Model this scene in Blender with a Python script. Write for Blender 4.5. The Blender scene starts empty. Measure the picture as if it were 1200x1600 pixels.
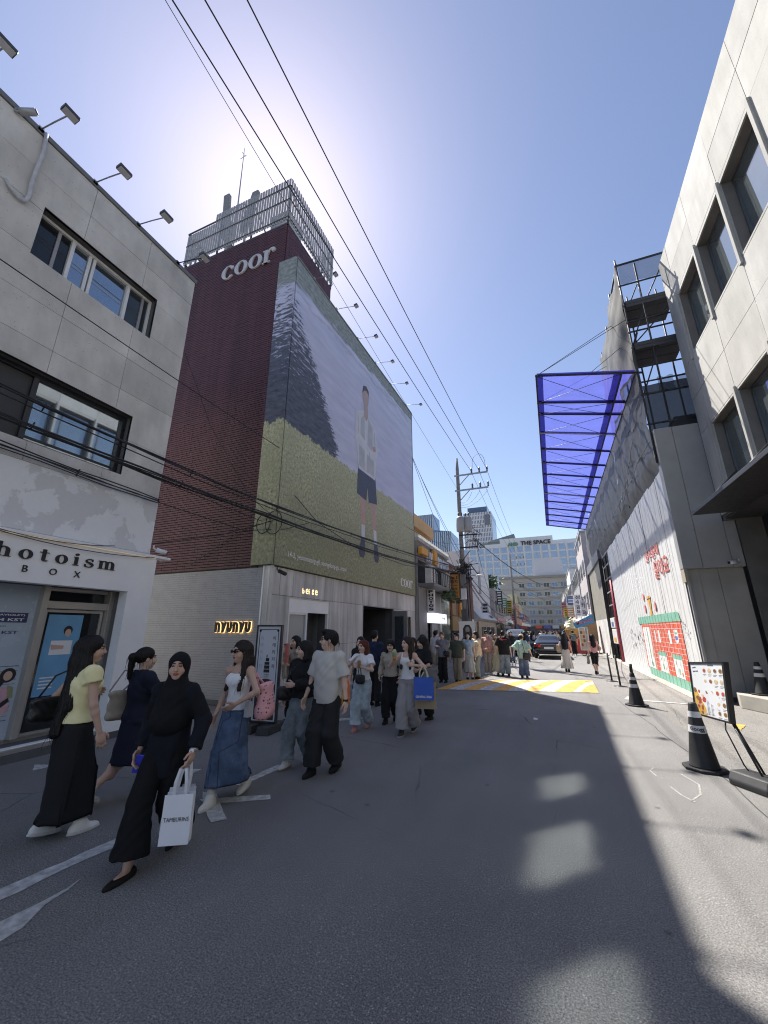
import bpy, math, random
import numpy as np
from mathutils import Vector, Matrix, Quaternion

R_ = math.radians
random.seed(11)
scene = bpy.context.scene
COL = scene.collection

# ------------------------------------------------------------------ camera
cam_d = bpy.data.cameras.new('camera')
cam = bpy.data.objects.new('camera', cam_d)
COL.objects.link(cam)
cam_d.sensor_fit = 'HORIZONTAL'
cam_d.sensor_width = 36.0
cam_d.lens = 18.6
cam_d.clip_start = 0.05
cam_d.clip_end = 2000
cam.location = (0, 0, 1.75)
cam.rotation_euler = (R_(90 + 16.53), 0, R_(22.28))
scene.camera = cam

# ------------------------------------------------------------------ daylight
SUN_EL, SUN_AZ = 53.0, -43.0            # elevation, azimuth from +Y (negative = towards -X)
sdir = Vector((math.sin(R_(SUN_AZ)) * math.cos(R_(SUN_EL)), math.cos(R_(SUN_AZ)) * math.cos(R_(SUN_EL)), math.sin(R_(SUN_EL))))
world = bpy.data.worlds.new('World')
scene.world = world
world.use_nodes = True
wn = world.node_tree
sky = wn.nodes.new('ShaderNodeTexSky')
sky.sky_type = 'NISHITA'
sky.sun_disc = False
sky.sun_elevation = R_(SUN_EL)
sky.sun_rotation = R_(SUN_AZ)
sky.altitude = 50
sky.air_density = 1.0
sky.dust_density = 0.36
sky.ozone_density = 3.0
wn.nodes['Background'].inputs[1].default_value = 0.077
tint = wn.nodes.new('ShaderNodeMix'); tint.data_type = 'RGBA'; tint.blend_type = 'MULTIPLY'
tint.inputs[0].default_value = 1.0; tint.inputs[7].default_value = (1.19, 1.03, 0.98, 1)
wn.links.new(sky.outputs[0], tint.inputs[6])
wn.links.new(tint.outputs[2], wn.nodes['Background'].inputs[0])
sun_d = bpy.data.lights.new('sun', 'SUN')
sun_d.energy = 4.2
sun_d.angle = R_(0.53)
sun_d.color = (1.0, 0.95, 0.87)
sun_o = bpy.data.objects.new('sun', sun_d)
COL.objects.link(sun_o)
sun_o.rotation_euler = (-sdir).to_track_quat('-Z', 'Y').to_euler()
sun_o.location = (-20, 20, 40)
scene.view_settings.view_transform = 'Standard'
scene.view_settings.look = 'None'
scene.view_settings.gamma = 1.0
scene.view_settings.use_curve_mapping = False
scene.view_settings.exposure = 1.25
scene.cycles.use_denoising = True
scene.cycles.filter_width = 1.1
scene.cycles.max_bounces = 7
scene.cycles.transparent_max_bounces = 24
scene.cycles.sample_clamp_indirect = 40.0
scene.cycles.blur_glossy = 0.0
scene.cycles.use_guiding = True          # finds the sunlight thrown back onto the road by the windows
scene.cycles.use_surface_guiding = True
scene.cycles.guiding_training_samples = 64

# ------------------------------------------------------------------ helpers
WM = {}                                   # world matrix of every object we make
def setprops(o, label=None, cat=None, group=None, kind=None):
    if label: o['label'] = label
    if cat: o['category'] = cat
    if group: o['group'] = group
    if kind: o['kind'] = kind
    return o

def thing(name, label, cat, loc=(0, 0, 0), rz=0.0, group=None):
    o = bpy.data.objects.new(name, None)
    COL.objects.link(o)
    o.empty_display_size = 0.1
    o.location = loc
    o.rotation_euler = (0, 0, rz)
    WM[o.name] = Matrix.Translation(Vector(loc)) @ Matrix.Rotation(rz, 4, 'Z')
    return setprops(o, label, cat, group)

def link(name, me, parent=None, loc=None, rot=None):
    o = bpy.data.objects.new(name, me)
    COL.objects.link(o)
    m = Matrix.Identity(4)
    if loc is not None or rot is not None:
        o.location = loc or (0, 0, 0)
        if rot is not None: o.rotation_euler = rot
        m = Matrix.Translation(Vector(loc or (0, 0, 0)))
    if parent is not None:
        o.parent = parent
        m = WM[parent.name] @ m
    WM[o.name] = m
    return o

def inst(name, me, parent, wloc):
    """copy of a piece that shares its mesh, at a world offset from where the mesh was drawn"""
    o = bpy.data.objects.new(name, me)
    COL.objects.link(o)
    if parent is not None:
        o.parent = parent
        l = WM[parent.name].inverted() @ Vector(wloc)
    else:
        l = Vector(wloc)
    o.location = l
    WM[o.name] = (WM[parent.name] if parent else Matrix.Identity(4)) @ Matrix.Translation(l)
    return o

class MB:
    """collects simple shapes into one mesh"""
    def __init__(s):
        s.v = []; s.f = []; s.mi = []; s.sm = []
        s.cur = 0
    def add(s, vs, fs, smooth=False):
        n = len(s.v)
        s.v.extend([tuple(v) for v in vs])
        for f in fs:
            s.f.append(tuple(i + n for i in f)); s.mi.append(s.cur); s.sm.append(smooth)
        return s
    def box(s, x0, x1, y0, y1, z0, z1):
        return s.hexa([(x0, y0, z0), (x1, y0, z0), (x1, y1, z0), (x0, y1, z0), (x0, y0, z1), (x1, y0, z1), (x1, y1, z1), (x0, y1, z1)])
    def hexa(s, p):
        return s.add(p, [(0, 3, 2, 1), (4, 5, 6, 7), (0, 1, 5, 4), (1, 2, 6, 5), (2, 3, 7, 6), (3, 0, 4, 7)])
    def quad(s, a, b, c, d):
        return s.add([a, b, c, d], [(0, 1, 2, 3)])
    def poly(s, pts):
        return s.add(pts, [tuple(range(len(pts)))])
    def prism(s, pts, off):
        n = len(pts); o = Vector(off)
        vs = [Vector(p) for p in pts] + [Vector(p) + o for p in pts]
        fs = [tuple(range(n))[::-1], tuple(range(n, 2 * n))]
        fs += [(i, (i + 1) % n, n + (i + 1) % n, n + i) for i in range(n)]
        return s.add(vs, fs)
    def tube(s, pts, r, n=6, caps=True):
        pts = [Vector(p) for p in pts]
        rs = r if isinstance(r, (list, tuple)) else [r] * len(pts)
        vs = []; prev = None
        for i, p in enumerate(pts):
            d = (pts[min(i + 1, len(pts) - 1)] - pts[max(i - 1, 0)])
            if d.length < 1e-9: d = Vector((0, 0, 1))
            d.normalize()
            if prev is None:
                a = d.orthogonal().normalized()
            else:
                a = (prev - d * prev.dot(d))
                a = a.normalized() if a.length > 1e-6 else d.orthogonal().normalized()
            prev = a
            b = d.cross(a)
            for k in range(n):
                t = 2 * math.pi * k / n
                vs.append(p + (a * math.cos(t) + b * math.sin(t)) * rs[i])
        fs = []
        for i in range(len(pts) - 1):
            for k in range(n):
                fs.append((i * n + k, i * n + (k + 1) % n, (i + 1) * n + (k + 1) % n, (i + 1) * n + k))
        s.add(vs, fs, True)
        if caps:
            m = len(s.v) - len(vs)
            s.f.append(tuple(m + k for k in range(n))[::-1]); s.mi.append(s.cur); s.sm.append(False)
            q = m + (len(pts) - 1) * n
            s.f.append(tuple(q + k for k in range(n))); s.mi.append(s.cur); s.sm.append(False)
        return s
    def lathe(s, prof, c=(0, 0, 0), n=16, sx=1, sy=1, caps=True):
        c = Vector(c)
        vs = [c + Vector((r * math.cos(2 * math.pi * k / n) * sx, r * math.sin(2 * math.pi * k / n) * sy, z)) for r, z in prof for k in range(n)]
        fs = [(i * n + k, i * n + (k + 1) % n, (i + 1) * n + (k + 1) % n, (i + 1) * n + k) for i in range(len(prof) - 1) for k in range(n)]
        if caps:
            fs += [tuple(range(n))[::-1], tuple((len(prof) - 1) * n + k for k in range(n))]
        return s.add(vs, fs, True)
    def grid(s, fn, nu, nv, smooth=True):
        vs = [fn(i / nu, j / nv) for j in range(nv + 1) for i in range(nu + 1)]
        fs = [(j * (nu + 1) + i, j * (nu + 1) + i + 1, (j + 1) * (nu + 1) + i + 1, (j + 1) * (nu + 1) + i) for j in range(nv) for i in range(nu)]
        return s.add(vs, fs, smooth)
    def mesh(s, name, mats, inv=None):
        me = bpy.data.meshes.new(name)
        vs = s.v if inv is None else [tuple(inv @ Vector(v)) for v in s.v]
        me.from_pydata(vs, [], s.f)
        for m in (mats if isinstance(mats, (list, tuple)) else [mats]): me.materials.append(m)
        me.polygons.foreach_set('material_index', s.mi)
        me.polygons.foreach_set('use_smooth', s.sm)
        me.update()
        return me
    def build(s, name, mats, parent=None, local=False, bevel=0, label=None, cat=None, group=None, kind=None):
        """world-space vertices unless local"""
        inv = None
        if parent is not None and not local: inv = WM[parent.name].inverted()
        o = link(name, s.mesh(name, mats, inv), parent)
        if bevel:
            b = o.modifiers.new('bevel', 'BEVEL'); b.width = bevel; b.segments = 2; b.limit_method = 'ANGLE'
        return setprops(o, label, cat, group, kind)

class Frame:
    """a wall plane: u along it, n outwards, z up"""
    def __init__(s, o, u, n):
        s.o = Vector(o); s.u = Vector(u).normalized(); s.n = Vector(n).normalized()
    def p(s, u, n, z):
        return s.o + s.u * u + s.n * n + Vector((0, 0, z))
    def box(s, mb, u0, u1, n0, n1, z0, z1):
        return mb.hexa([s.p(u0, n0, z0), s.p(u1, n0, z0), s.p(u1, n1, z0), s.p(u0, n1, z0), s.p(u0, n0, z1), s.p(u1, n0, z1), s.p(u1, n1, z1), s.p(u0, n1, z1)])
    def sheet(s, mb, u0, u1, n, z0, z1):
        return mb.quad(s.p(u0, n, z0), s.p(u1, n, z0), s.p(u1, n, z1), s.p(u0, n, z1))
    def poly(s, mb, pts, n, t=0.0):
        if t: return mb.prism([s.p(a, n, b) for a, b in pts], s.n * t)
        return mb.poly([s.p(a, n, b) for a, b in pts])
    def frame(s, mb, u0, u1, n0, n1, z0, z1, w, wb=None):
        wb = w if wb is None else wb
        s.box(mb, u0, u0 + w, n0, n1, z0, z1); s.box(mb, u1 - w, u1, n0, n1, z0, z1)
        s.box(mb, u0 + w, u1 - w, n0, n1, z1 - w, z1); s.box(mb, u0 + w, u1 - w, n0, n1, z0, z0 + wb)
        return mb

def minus(rects, h):
    out = []
    for (a, b, c, d) in rects:
        if h[0] >= b or h[1] <= a or h[2] >= d or h[3] <= c:
            out.append((a, b, c, d)); continue
        if h[0] > a: out.append((a, h[0], c, d))
        if h[1] < b: out.append((h[1], b, c, d))
        x0, x1 = max(a, h[0]), min(b, h[1])
        if h[2] > c: out.append((x0, x1, c, h[2]))
        if h[3] < d: out.append((x0, x1, h[3], d))
    return out

def holed(rect, holes):
    r = [rect]
    for h in holes: r = minus(r, h)
    return [q for q in r if q[1] - q[0] > .004 and q[3] - q[2] > .004]

def panels(fr, name, mat, parent, us, zs, holes=(), gap=.008, n0=0.0, n1=.03, jit=.003, bevel=0, mats=None):
    """one object per panel of a clad wall, joints open between them"""
    rnd = random.Random(len(us) * 31 + len(zs))
    for j in range(len(zs) - 1):
        for i in range(len(us) - 1):
            rr = holed((us[i] + gap / 2, us[i + 1] - gap / 2, zs[j] + gap / 2, zs[j + 1] - gap / 2), holes)
            if not rr: continue
            mb = MB(); d = rnd.uniform(0, jit)
            for k, q in enumerate(rr): fr.box(mb, q[0], q[1], n0 - .0007 * k, n1 + d, q[2], q[3])
            mb.build(name, mats[rnd.randrange(len(mats))] if mats else mat, parent)

def bricks(fr, parent, mat, u0, u1, z0, z1, bl, bh, gap=.008, vgap=None, n1=.012, holes=(), single=0, name='brick', stag=.5, jit=.004):
    """running-bond thin bricks; the first `single` ones are parts of their own, the rest joined"""
    rnd = random.Random(7); mb = MB(); cnt = 0
    vg = gap if vgap is None else vgap
    rows = int((z1 - z0) / bh + .5)
    base = MB(); fr.box(base, vg / 2, bl - vg / 2, 0, n1, gap / 2, bh - gap / 2)
    bme = base.mesh(name, mat, Matrix.Translation(-fr.o))
    bme2 = None
    for r in range(rows):
        za = z0 + r * bh
        u = u0 - (bl * stag if r % 2 else 0)
        while u < u1 - .02:
            a, b = max(u, u0) + vg / 2, min(u + bl, u1) - vg / 2
            if b - a > .03 and not any(h[0] < b and h[1] > a and h[2] < za + bh * .5 and h[3] > za + bh * .5 for h in holes):
                if cnt < single and abs((b - a) - (bl - vg)) < 1e-4:
                    o = inst(name, bme, parent, Vector((0, 0, 0)))
                    w = fr.p(u, rnd.uniform(0, jit) - .0, za)
                    o.location = WM[parent.name].inverted() @ w
                    cnt += 1
                else:
                    fr.box(mb, a, b, 0, n1 + rnd.uniform(0, jit), za + gap / 2, za + bh - gap / 2)
            u += bl
    o = mb.build('brickwork', mat, parent, kind='stuff')
    return o

# ------------------------------------------------------------------ materials
MATS = {}
def nodes_of(name):
    m = bpy.data.materials.new(name); m.use_nodes = True
    nt = m.node_tree
    return m, nt, nt.nodes['Principled BSDF']

def N(nt, t, **kw):
    n = nt.nodes.new(t)
    for k, v in kw.items(): setattr(n, k, v)
    return n

def mixc(nt, fac, a, b, mode='MIX'):
    n = nt.nodes.new('ShaderNodeMix'); n.data_type = 'RGBA'; n.blend_type = mode
    for s, v in ((0, fac), (6, a), (7, b)):
        if hasattr(v, 'is_linked') or hasattr(v, 'links'): nt.links.new(v, n.inputs[s])
        elif s == 0: n.inputs[0].default_value = v
        else: n.inputs[s].default_value = (*v[:3], 1)
    return n.outputs[2]

def ramp(nt, src, stops):
    n = nt.nodes.new('ShaderNodeValToRGB')
    e = n.color_ramp.elements
    while len(e) < len(stops): e.new(.5)
    for el, (p, c) in zip(e, stops):
        el.position = p
        el.color = (c, c, c, 1) if isinstance(c, (int, float)) else (*c[:3], 1)
    nt.links.new(src, n.inputs[0])
    return n.outputs[0]

def noise(nt, vec, scale, detail=4, rough=.6, dist=0):
    n = nt.nodes.new('ShaderNodeTexNoise')
    n.inputs['Scale'].default_value = scale; n.inputs['Detail'].default_value = detail
    n.inputs['Roughness'].default_value = rough; n.inputs['Distortion'].default_value = dist
    if vec is not None: nt.links.new(vec, n.inputs['Vector'])
    return n.outputs['Fac']

def coords(nt, scale=(1, 1, 1), kind='Object'):
    tc = nt.nodes.new('ShaderNodeTexCoord')
    mp = nt.nodes.new('ShaderNodeMapping')
    mp.inputs['Scale'].default_value = scale
    nt.links.new(tc.outputs[kind], mp.inputs[0])
    return mp.outputs[0]

def geo_pos(nt, scale=(1, 1, 1)):
    g = nt.nodes.new('ShaderNodeNewGeometry')
    mp = nt.nodes.new('ShaderNodeMapping'); mp.inputs['Scale'].default_value = scale
    nt.links.new(g.outputs['Position'], mp.inputs[0])
    return mp.outputs[0]

def bump(nt, b, h, strength, dist=.01):
    n = nt.nodes.new('ShaderNodeBump'); n.inputs['Strength'].default_value = strength; n.inputs['Distance'].default_value = dist
    nt.links.new(h, n.inputs['Height']); nt.links.new(n.outputs[0], b.inputs['Normal'])

def M(name, col, rough=.6, var=.12, scale=3.0, metal=0.0, bmp=0.0, bscale=60.0, spec=.5, stretch=(1, 1, 1), rnd=0.0, emit=None, estr=0.0, alpha=None, trans=0.0):
    """a surface with grime-like tone variation, fine relief and optional per-object variation"""
    if name in MATS: return MATS[name]
    m, nt, b = nodes_of(name)
    v = geo_pos(nt, stretch)
    f = noise(nt, v, scale, 5)
    f = ramp(nt, f, [(.3, 0.0), (.7, 1.0)])
    lo = tuple(c * (1 - var) for c in col); hi = tuple(min(1, c * (1 + var * .7)) for c in col)
    c = mixc(nt, f, lo, hi)
    if rnd:
        oi = N(nt, 'ShaderNodeObjectInfo')
        k = ramp(nt, oi.outputs['Random'], [(0, 1 - rnd), (1, 1.0)])
        c = mixc(nt, 1.0, c, k, 'MULTIPLY')
    nt.links.new(c, b.inputs['Base Color'])
    r = ramp(nt, noise(nt, v, scale * 4, 3), [(.3, max(.02, rough - .08)), (.7, min(1, rough + .08))])
    nt.links.new(r, b.inputs['Roughness'])
    b.inputs['Metallic'].default_value = metal
    b.inputs['Specular IOR Level'].default_value = spec
    if bmp:
        bump(nt, b, noise(nt, v, bscale, 4), bmp, .004)
    if emit:
        b.inputs['Emission Color'].default_value = (*emit, 1); b.inputs['Emission Strength'].default_value = estr
    if alpha is not None: b.inputs['Alpha'].default_value = alpha
    if trans: b.inputs['Transmission Weight'].default_value = trans
    MATS[name] = m
    return m

def text_pts(body, size, spacing=1.0, extrude=0.0, bold=0.0):
    cu = bpy.data.curves.new('txt', 'FONT')
    cu.body = body; cu.size = size; cu.space_character = spacing; cu.extrude = extrude; cu.offset = bold
    cu.resolution_u = 3
    o = bpy.data.objects.new('txt', cu); COL.objects.link(o)
    dg = bpy.context.evaluated_depsgraph_get()
    me = o.evaluated_get(dg).to_mesh()
    vs = [v.co.copy() for v in me.vertices]; fs = [tuple(p.vertices) for p in me.polygons]
    o.evaluated_get(dg).to_mesh_clear()
    bpy.data.objects.remove(o); bpy.data.curves.remove(cu)
    return vs, fs

def text_on(fr, mb, body, u0, u1, z0, n, height=None, extrude=.0015, bold=0.0, flip=1, shear=0.0, spacing=1.0, ztop=None):
    """lettering fitted between u0 and u1 (or to a height), baseline z0, on plane fr"""
    vs, fs = text_pts(body, 1.0, spacing, extrude, bold)
    if not vs: return mb
    xs = [v.x for v in vs]; ys = [v.y for v in vs]
    w = (max(xs) - min(xs)) or 1; h = (max(ys) - min(ys)) or 1
    su = (u1 - u0) / w if u1 is not None else None
    sz = height / h if height else abs(su)
    if su is None: su = sz
    out = []
    for v in vs:
        zz = (v.y - min(ys)) * sz
        out.append(fr.p(u0 + (v.x - min(xs)) * su + shear * zz, n + (v.z + extrude), z0 + zz))
    return mb.add(out, fs)
# ================================================================== colours
concrete = M('concrete', (.33, .325, .315), .85, .22, 1.3, bmp=.25, bscale=90, spec=.25, rnd=.14)
concrete_dk = M('concrete_core', (.12, .12, .12), .9, .2, 2, spec=.2)
white_paint = M('white_paint', (.85, .85, .85), .6, .05, 2, bmp=.08, spec=.3)
white_metal = M('white_metal', (.7, .7, .7), .4, .05, 3)
black_metal = M('black_metal', (.02, .02, .022), .45, .2, 5)
dark_grey = M('dark_grey', (.06, .06, .065), .55, .15, 4)
mid_grey = M('mid_grey', (.2, .2, .21), .6, .15, 3)
steel = M('steel', (.46, .44, .41), .42, .05, 1.2, metal=.6)
galv = M('galvanised', (.42, .43, .44), .5, .15, 8, metal=.5)
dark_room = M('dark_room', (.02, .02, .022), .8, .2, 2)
rubber = M('rubber', (.018, .018, .02), .6, .25, 9, bmp=.1, bscale=120)
print_black = M('print_black', (.018, .018, .022), .6, .05, 3)
print_white = M('print_white', (.75, .75, .76), .6, .03, 3)
wire_black = M('wire_black', (.016, .016, .018), .55, .1, 3)

def glass(name, col, rough=.04, metal=0.0, spec=.6):
    if name in MATS: return MATS[name]
    m, nt, b = nodes_of(name)
    v = geo_pos(nt)
    c = mixc(nt, noise(nt, v, .7, 3), tuple(x * .8 for x in col), tuple(min(1, x * 1.2) for x in col))
    nt.links.new(c, b.inputs['Base Color'])
    b.inputs['Roughness'].default_value = rough; b.inputs['Metallic'].default_value = metal
    b.inputs['Specular IOR Level'].default_value = spec
    bump(nt, b, noise(nt, v, 1.1, 1), .03, .02)
    MATS[name] = m
    return m
glass_dark = glass('glass_dark', (.018, .02, .022))
glass_sky = glass('glass_sky', (.36, .41, .46), .03, .9)
glass_mid = glass('glass_mid', (.10, .12, .14), .05, .5)
glass_smoke = glass('glass_smoke', (.05, .06, .065), .05, .3)

# ================================================================== ground
def asphalt(name, col, light):
    m, nt, b = nodes_of(name)
    v = geo_pos(nt)
    big = noise(nt, v, .35, 5, .6)
    c = mixc(nt, ramp(nt, big, [(.35, 0), (.68, 1)]), tuple(x * .80 for x in col), tuple(x * 1.20 for x in col))
    st = noise(nt, geo_pos(nt, (2.2, .25, 1)), 1.2, 4, .6)            # wheel tracks along the street
    c = mixc(nt, ramp(nt, st, [(.45, 0), (.75, .35)]), c, tuple(x * 1.45 for x in col))
    fine = noise(nt, v, 95, 4, .8)
    c = mixc(nt, ramp(nt, fine, [(.36, 1), (.52, 0)]), c, tuple(x * .28 for x in col))
    c = mixc(nt, ramp(nt, fine, [(.52, 0), (.66, .75)]), c, tuple(x * 1.9 for x in col))
    vo = N(nt, 'ShaderNodeTexVoronoi'); vo.inputs['Scale'].default_value = 75; nt.links.new(v, vo.inputs['Vector'])
    pick = ramp(nt, vo.outputs['Color'], [(.70, 0), (.82, 1)])
    stone = ramp(nt, vo.outputs['Distance'], [(.22, 1), (.38, 0)])
    mm = N(nt, 'ShaderNodeMath', operation='MULTIPLY'); nt.links.new(pick, mm.inputs[0]); nt.links.new(stone, mm.inputs[1])
    mod = ramp(nt, noise(nt, v, 1.1, 4, .65), [(.36, .15), (.64, 1)])
    m3 = N(nt, 'ShaderNodeMath', operation='MULTIPLY'); nt.links.new(mm.outputs[0], m3.inputs[0]); nt.links.new(mod, m3.inputs[1])
    c = mixc(nt, m3.outputs[0], c, light)
    vo3 = N(nt, 'ShaderNodeTexVoronoi'); vo3.inputs['Scale'].default_value = 210; nt.links.new(v, vo3.inputs['Vector'])
    pk3 = ramp(nt, vo3.outputs['Color'], [(.78, 0), (.86, .5)])
    c = mixc(nt, pk3, c, tuple(x * .75 for x in light))
    # hairline cracks
    vo2 = N(nt, 'ShaderNodeTexVoronoi', feature='DISTANCE_TO_EDGE'); vo2.inputs['Scale'].default_value = .42
    wob = N(nt, 'ShaderNodeTexNoise'); wob.inputs['Scale'].default_value = 3.5; wob.inputs['Detail'].default_value = 6; nt.links.new(v, wob.inputs['Vector'])
    sub = mixc(nt, .10, v, wob.outputs['Color'])
    nt.links.new(sub, vo2.inputs['Vector'])
    cr = ramp(nt, vo2.outputs['Distance'], [(.0, 1), (.0036, 0)])
    msk = ramp(nt, noise(nt, v, .5, 2), [(.48, 0), (.58, .8)])
    m2 = N(nt, 'ShaderNodeMath', operation='MULTIPLY'); nt.links.new(cr, m2.inputs[0]); nt.links.new(msk, m2.inputs[1])
    c = mixc(nt, m2.outputs[0], c, (.012, .012, .013))
    # oil spots and chewing gum
    sp = N(nt, 'ShaderNodeTexVoronoi'); sp.inputs['Scale'].default_value = 1.7; nt.links.new(v, sp.inputs['Vector'])
    c = mixc(nt, ramp(nt, sp.outputs['Distance'], [(.035, .7), (.06, 0)]), c, tuple(x * .35 for x in col))
    nt.links.new(c, b.inputs['Base Color'])
    b.inputs['Roughness'].default_value = .78
    b.inputs['Specular IOR Level'].default_value = .35
    bump(nt, b, fine, .8, .006)
    return m
asph = asphalt('asphalt', (.196, .190, .184), (.52, .51, .48))
apron = asphalt('worn_apron', (.225, .215, .20), (.46, .44, .41))

g = MB(); g.quad((-700, -60, -.012), (700, -60, -.012), (700, 900, -.012), (-700, 900, -.012))
g.build('ground', M('ground_dirt', (.13, .125, .12), .9, .2, .05), kind='structure')
g = MB()
g.grid(lambda a, b: (-7.3 + 9.35 * a + (0.06 * math.sin(b * 90) if a == 1 else 0), -8 + 160 * b, 0), 2, 120, False)
g.build('road', asph, kind='structure')
g = MB()
g.grid(lambda a, b: (2.05 + 0.06 * math.sin(b * 90) * (1 - a) + 3.35 * a, -8 + 160 * b, -.002 - .004 * (1 - a)), 2, 120, False)
g.build('pavement', apron, kind='structure')
# the seam and concrete strip along the foot of the hoarding
g = MB(); g.box(3.18, 3.5, 12.6, 40, -.01, .035); g.build('kerb_strip', M('kerb_conc', (.36, .34, .3), .9, .2, 3, bmp=.3), kind='structure')
g = MB()
rr = random.Random(4)
pts = [(1.50 + .25 * math.sin(y * .31) + rr.uniform(-.03, .03), y) for y in np.arange(4.4, 13.5, .35)]
for (a, b), (c, d) in zip(pts[:-1], pts[1:]): g.quad((a, b, .003), (a + .012, b, .003), (c + .014, d, .003), (c, d, .003))
g.build('asphalt_seam', M('tar', (.03, .03, .03), .7), kind='structure')
# drain sheet in front of right hand building
paint_w = M('road_paint_white', (.50, .50, .485), .75, .45, 14, bmp=.3, bscale=120)
paint_y = M('road_paint_yellow', (.66, .36, .075), .7, .25, 7, bmp=.3, bscale=120)
def marking(pts, mat, z=.004, rag=.012, name='road_marking', lab=None, step=.12):
    out = []
    n = len(pts)
    for i in range(n):
        a, b = Vector(pts[i]), Vector(pts[(i + 1) % n])
        k = max(1, int((b - a).length / step))
        for j in range(k):
            p = a.lerp(b, j / k)
            out.append((p.x + rr.uniform(-rag, rag), p.y + rr.uniform(-rag, rag), z))
    g = MB(); g.poly(out)
    return g.build(name, mat, kind='structure')
marking([(-3.9, 1.2), (-3.8, 2.15), (-3.76, 2.54), (-3.72, 3.01), (-3.59, 2.91), (-3.64, 2.56), (-3.64, 2.08), (-3.7, 1.2)], paint_w)
marking([(-3.42, 1.2), (-3.39, 1.96), (-3.36, 2.19), (-3.40, 2.47), (-3.31, 2.18), (-3.19, 1.99), (-3.2, 1.2)], paint_w)
marking([(-3.68, 4.3), (-3.64, 5.1), (-3.52, 5.13), (-3.57, 4.35)], paint_w)
marking([(-5.2, 4.3), (-5.23, 4.41), (-4.46, 4.58), (-4.44, 4.44)], paint_w)
marking([(-3.72, 3.86), (-3.1, 4.24), (-3.02, 4.13), (-3.55, 3.78)], paint_w)
marking([(-3.63, 3.80), (-3.85, 4.02), (-3.66, 4.03), (-3.11, 3.59), (-3.19, 3.47)], paint_w, z=.006)
marking([(-6.43, 3.70), (-6.68, 3.87), (-6.4, 3.98)], paint_w)
marking([(-5.0, 7.2), (-3.95, 8.3), (-3.8, 8.2), (-4.85, 7.1)], paint_w)
marking([(-4.6, 11.0), (-4.4, 13.2), (-4.25, 13.15), (-4.45, 11.0)], paint_w)
marking([(2.98, 10.52), (3.2, 10.42), (2.95, 9.9)], paint_y)
marking([(2.7, 12.1), (2.82, 12.5), (2.9, 12.1)], paint_y)
marking([(1.52, 12.95), (1.68, 13.5), (1.8, 13.0), (3.0, 12.7), (2.98, 12.62), (1.78, 12.85)], paint_w, rag=.02)
# chalk scribble on the sunlit asphalt
g = MB()
for arc in ([(1.02, 6.9), (.95, 6.75), (.98, 6.55)], [(1.28, 6.75), (1.38, 6.4), (1.3, 6.05), (1.15, 5.8)], [(1.05, 6.2), (1.1, 5.95), (1.18, 5.78)]):
    for (a, b), (c, d) in zip(arc[:-1], arc[1:]): g.quad((a, b, .003), (a + .02, b, .003), (c + .02, d, .003), (c, d, .003))
g.build('chalk_mark', M('chalk', (.34, .33, .31), .8, .4, 20), kind='structure')

# speed hump with painted stripes
def hump_pt(a, b):
    n0, n1, f0, f1 = Vector((-3.55, 12.62)), Vector((1.04, 13.72)), Vector((-3.28, 15.6)), Vector((1.12, 17.1))
    p = n0.lerp(n1, a).lerp(f0.lerp(f1, a), b)
    return (p.x, p.y, .002 + .085 * math.sin(math.pi * min(1, max(0, b))) ** .8 * min(1, a / .06, (1 - a) / .06))
hump = MB(); hump.grid(lambda a, b: hump_pt(a, b), 40, 16)
hump_o = hump.build('speed_hump', asph, kind='structure')
cuts = [0, .083, .175, .265, .355, .450, .557, .64, .737, .843, .885, 1.0]
for i in range(len(cuts) - 1):
    g = MB()
    sl = .17
    def sp(a, b, c0=cuts[i], c1=cuts[i + 1]):
        lo = min(.992, max(.008, c0 + sl * b if c0 > 0 else 0)); hi = min(.992, max(.008, c1 + sl * b))
        x = hump_pt(lo + (hi - lo) * a, .03 + .94 * b)
        return (x[0], x[1], x[2] + .005)
    g.grid(sp, 6, 14)
    g.build('stripe', paint_y if i % 2 == 0 else paint_w, hump_o)
g = MB()
for k in range(14):
    a = rr.uniform(.1, .95); b = rr.uniform(.1, .8)
    q = hump_pt(a, b); w = rr.uniform(.04, .2)
    g.poly([(q[0], q[1], q[2] + .009), (q[0] + w, q[1] + w * .5, q[2] + .009), (q[0] + w * .4, q[1] + w, q[2] + .009)])
g.build('scuff', asph, hump_o, kind='stuff')
# a crushed scrap of paper lying on the asphalt
g = MB(); g.prism([(-.58, 9.42, .004), (-.5, 9.40, .004), (-.49, 9.5, .006), (-.57, 9.52, .02)], (0, 0, .002)); g.build('paper_scrap', print_white, label='small white paper scrap lying on the shaded asphalt', cat='litter')

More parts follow.
